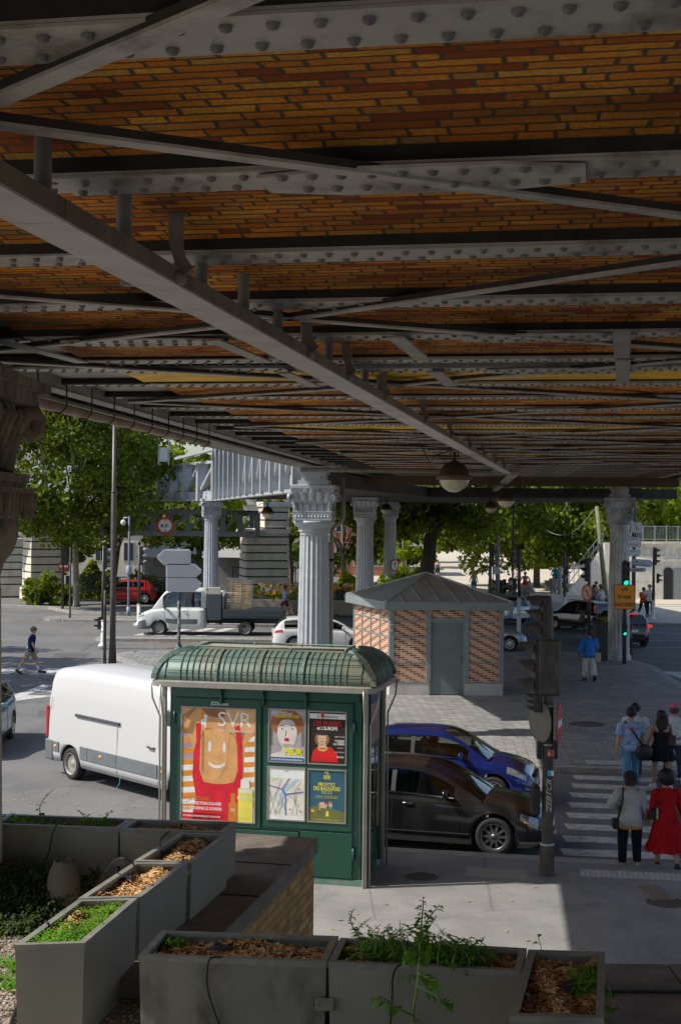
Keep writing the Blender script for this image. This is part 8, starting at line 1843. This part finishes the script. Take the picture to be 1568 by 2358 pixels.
p = at(1551, 1803, .012); pt, J, k = person('person in pink cap, white t-shirt and dark jeans at the right edge', (p.x, p.y, .012), R(-3), 1.76, 'tan', ('tee', (.6, .62, .64)), ('jeans', (.03, .05, .1)), ('cap_long', (.09, .05, .03)), (.6, .6, .58), dict(rl=(-14, 20), ll=(12, 4), ra=(10, 60, 12)))
hat(pt, J, 0, (.5, .12, .22), k)
# blue shirt walker on the setts, navy man at the left
p = at(1356, 1568, .1); pt, J, k = person('person in bright blue shirt and white trousers walking away on the setts', (p.x, p.y, .1), R(3), 1.8, 'brown', ('jacket', (.045, .2, .6)), ('wide', (.62, .6, .56)), ('short', (.03, .015, .012)), (.02, .02, .02), dict(rl=(-6, 30), ll=(4, 2), ra=(15, 80, 16, 30), la=(-10, 12, 14), lean=2))
s0 = J['shr']; m = MB(); m.tube([s0+vv(0, 0, .06), s0+vv(.04, -.1, -.1), s0+vv(.08, -.1, -.42)], .012, 6); m.bbox(s0.x-.02, s0.y-.16, s0.z-.78, s0.x+.2, s0.y-.06, s0.z-.45, .03); tag(m.build('tote_bag', M('tote_cream', (.5, .42, .3), .8)), 'cream tote bag on the shoulder of the blue shirt walker', 'bag')
p = at(70, 1552); pt, J, k = person('man in navy t-shirt and beige shorts striding right across the street', (p.x, p.y, 0), R(-84), 1.74, 'light', ('tee', (.012, .022, .09)), ('shorts', (.4, .34, .25)), ('short', (.16, .13, .11)), (.012, .012, .013), dict(rl=(-24, 12), ll=(22, 2), ra=(8, 20, 6), la=(-8, 20, 8), lean=8, head=(-25, 0)), face=True)
for n in 'rl':
    a, b = J['ank'+n], J['knee'+n]; m = MB(); m.smooth = True; inv = pt.matrix_basis.inverted(); m.tube([inv @ a, inv @ (a+(b-a)*.42)], [.045, .05], 10); m.build('sock', M('sock_blue_white', (.55, .6, .72), .8), pt)
h_ = pt.matrix_basis.inverted() @ ((J['hd1']+J['hd2'])/2); m = MB(); m.bar((h_.x-.09, h_.y+.05, h_.z+.015), (h_.x-.06, h_.y+.1, h_.z+.015), .01, .02); m.bar((h_.x+.09, h_.y+.05, h_.z+.015), (h_.x+.06, h_.y+.1, h_.z+.015), .01, .02); m.bar((h_.x-.06, h_.y+.1, h_.z+.012), (h_.x+.06, h_.y+.1, h_.z+.012), .01, .035); m.build('glasses', blk, pt)
# farther people
def far(lab, px, py, H, rz, skin, top, bottom, hair, pose=None, fem=False, z=.14, sit=False, shoes=(.05, .05, .05), face=False, Y=None):
    p = at(px, py, z) if Y is None else Vector((T(px, Y), Y, z)); return person(lab, (p.x, p.y, z), R(rz), H, skin, top, bottom, hair, shoes, pose, fem, 1, face, 'people in the square', sit)
seat = dict(rl=(88, 85, 6), ll=(84, 85, 6), ra=(30, 40, 10), la=(30, 40, 10), lean=-6)
far('man in pale blue shirt and dark red shorts walking his bicycle', 655, 1418, 1.74, -75, 'brown', ('tee', (.25, .36, .5)), ('shorts', (.1, .02, .03)), ('short', (.1, .02, .02)), dict(ra=(35, 30, 10), la=(35, 30, 10)), z=.1)
far('woman in patterned dark shirt and black shorts beyond the silver column', 784, 1416, 1.76, 170, 'tan', ('shirt', (.06, .06, .07)), ('shorts', (.01, .01, .01)), ('bob', (.02, .015, .015)), dict(ra=(20, 60, 20)), True, z=.1)
far('blonde woman in jeans walking away across the sandy square', 1091, 1367, 1.66, 5, 'light', ('tank', (.45, .45, .42)), ('jeans', (.12, .22, .35)), ('long', (.5, .36, .12)), None, True)
far('tiny distant walker in black shorts by the big chestnut', 1007, 1332, 1.7, 0, 'light', ('tank', (.05, .12, .14)), ('shorts', (.02, .02, .03)), ('bob', (.25, .15, .08)), None, True)
far('woman with a bun and pale pink top behind the ornate lamp post', 1190, 1358, 1.72, 0, 'light', ('tee', (.6, .48, .5)), ('jeans', (.04, .06, .1)), ('bun', (.35, .15, .06)), None, True)
far('bare backed man in red shorts with a blue cap', 1209, 1372, 1.72, 0, 'brown', None, ('shorts', (.55, .02, .02)), ('short', (.03, .06, .12)), dict(ra=(-10, 70, 20), la=(-10, 70, 20)))
far('man in black crouching on the low wall', 1166, 1372, 1.7, -60, 'brown', ('long', (.01, .01, .01)), ('trousers', (.012, .012, .012)), ('short', (.03, .02, .02)), dict(seat, lean=35), z=-.3, sit=True, Y=100)
far('woman with long hair sitting in a pale vest beside the black bin', 1133, 1372, 1.62, 180, 'light', ('tank', (.6, .52, .5)), ('shorts', (.03, .03, .04)), ('long', (.3, .18, .1)), seat, True, z=-.25, sit=True, Y=99)
far('cyclist in white t-shirt with arms stretched behind the traffic light', 1187, 1412, 1.7, 80, 'tan', ('tee', (.62, .62, .64)), ('shorts', (.2, .16, .22)), ('short', (.1, .05, .03)), dict(rl=(60, 70), ll=(40, 60), ra=(50, 10, 8), la=(50, 10, 8), lean=28), z=.25, sit=True, Y=90)
far('pale seated figure leaning forward left of the grey shirt man', 1228, 1388, 1.7, 120, 'light', ('tee', (.5, .48, .46)), ('trousers', (.3, .28, .26)), ('short', (.2, .1, .06)), dict(seat, lean=30), z=-.05, sit=True, Y=92.3)
far('person in turquoise shirt standing high beyond the grey shirt man', 1279, 1352, 1.75, 10, 'light', ('tee', (.02, .35, .6)), ('shorts', (.04, .04, .06)), ('short', (.3, .16, .08)))
far('man in grey t-shirt and grey shorts standing with hands in pockets', 1274, 1382, 1.78, 160, 'tan', ('tee', (.3, .32, .34)), ('shorts', (.35, .34, .32)), ('short', (.06, .04, .03)), dict(rl=(5, 2), ll=(-3, 2)), face=True)
far('person in blue and white standing behind the grey shirt man', 1287, 1379, 1.7, 200, 'light', ('tee', (.5, .55, .6)), ('jeans', (.02, .1, .3)), ('short', (.2, .12, .06)))
far('grey clad person crouching at the foot of the stairs wall', 1362, 1388, 1.7, -80, 'brown', ('tee', (.3, .3, .32)), ('shorts', (.2, .2, .2)), ('short', (.02, .015, .015)), dict(seat, lean=40), z=-.1, sit=True, Y=94)
far('woman in a blue dress left of the cyclists by the grey column', 1366, 1410, 1.66, -90, 'brown', ('tank', (.04, .12, .25)), ('jeans', (.04, .1, .2)), ('bob', (.02, .015, .012)), dict(ra=(60, 10, 10)), True)
far('short haired man in white t-shirt by the red hire bikes', 1385, 1418, 1.74, 60, 'tan', ('tee', (.62, .62, .6)), ('shorts', (.3, .3, .32)), ('short', (.12, .07, .04)), dict(ra=(30, 50, 8)))
far('seated cyclist in cream vest and pale shorts beside the grey column', 1391, 1425, 1.68, 50, 'light', ('tank', (.55, .5, .44)), ('shorts', (.4, .45, .5)), ('bob', (.25, .12, .06)), dict(rl=(60, 60), ll=(40, 50), ra=(50, 10, 8), la=(50, 10, 8), lean=20), True, z=.3, sit=True, Y=81)
far('grey haired man in white shirt and navy trousers with sunglasses by the kerb', 1496, 1420, 1.84, 150, 'light', ('shirt', (.66, .66, .68)), ('trousers', (.02, .03, .07)), ('short', (.12, .11, .1)), dict(rl=(4, 2), ll=(-4, 4), ra=(20, 70, 10, 30), la=(20, 60, 10, 30)), face=True)
far('person in orange tunic facing the white shirt man', 1481, 1418, 1.66, -40, 'brown', ('shirt', (.7, .14, .02)), ('trousers', (.02, .02, .03)), ('short', (.02, .02, .02)), None)
pj = far('person with a cream shopping bag waiting half hidden by the signal post', 1447, 1520, 1.68, 140, 'brown', ('tee', (.3, .08, .08)), ('trousers', (.05, .05, .06)), ('bob', (.02, .015, .015)), dict(rl=(4, 4), ll=(-3, 4), ra=(30, 90, 10, 20)), True, z=.1, Y=57.3)
m = MB(); q = pj[1]['wrr']; m.bbox(q.x-.1, q.y-.2, q.z-.62, q.x+.2, q.y-.08, q.z-.2, .04); m.cur = 1; m.box(q.x-.0, q.y-.206, q.z-.5, q.x+.14, q.y-.2, q.z-.32); tag(m.build('shopping_bag', [M('bag_cream', (.6, .55, .45), .8), M('bag_red', (.5, .03, .08), .7)]), 'cream shopping bag with red mark beside the signal post', 'bag')
# people in the vehicles
def inside(veh, lab, lx, ly, top, hair, skin='light', H=1.7, fem=False, pose=None, z=.02):
    w_ = veh.matrix_basis @ Vector((lx, ly, z)); return person(lab, tuple(w_), veh.rotation_euler.z-pi/2, H, skin, top, ('trousers', (.03, .03, .04)), hair, (.02, .02, .02), dict(rl=(85, 60), ll=(80, 60), ra=(45, 45, 8), la=(45, 45, 8), lean=-12, **(pose or {})), fem, 1, False, None, True)
inside(bc, 'grey haired driver in pale green shirt inside the blue hatchback', -.2, -.38, ('shirt', (.3, .42, .38)), ('short', (.4, .38, .35)), z=-.38)
inside(bc, 'passenger holding a phone beside the blue car driver', -.12, .36, ('shirt', (.25, .35, .4)), ('bob', (.15, .1, .07)), z=-.38, fem=True)
inside(kc, 'driver in white t-shirt looking down inside the black estate car', -.08, -.38, ('tee', (.5, .55, .53)), ('short', (.03, .02, .02)), 'brown', z=-.4, pose=dict(head=(-30, 0)))
inside(tr_, 'truck driver in dark t-shirt resting an arm on the door', .3, .5, ('tee', (.04, .04, .05)), ('short', (.02, .015, .015)), 'brown', z=.22)
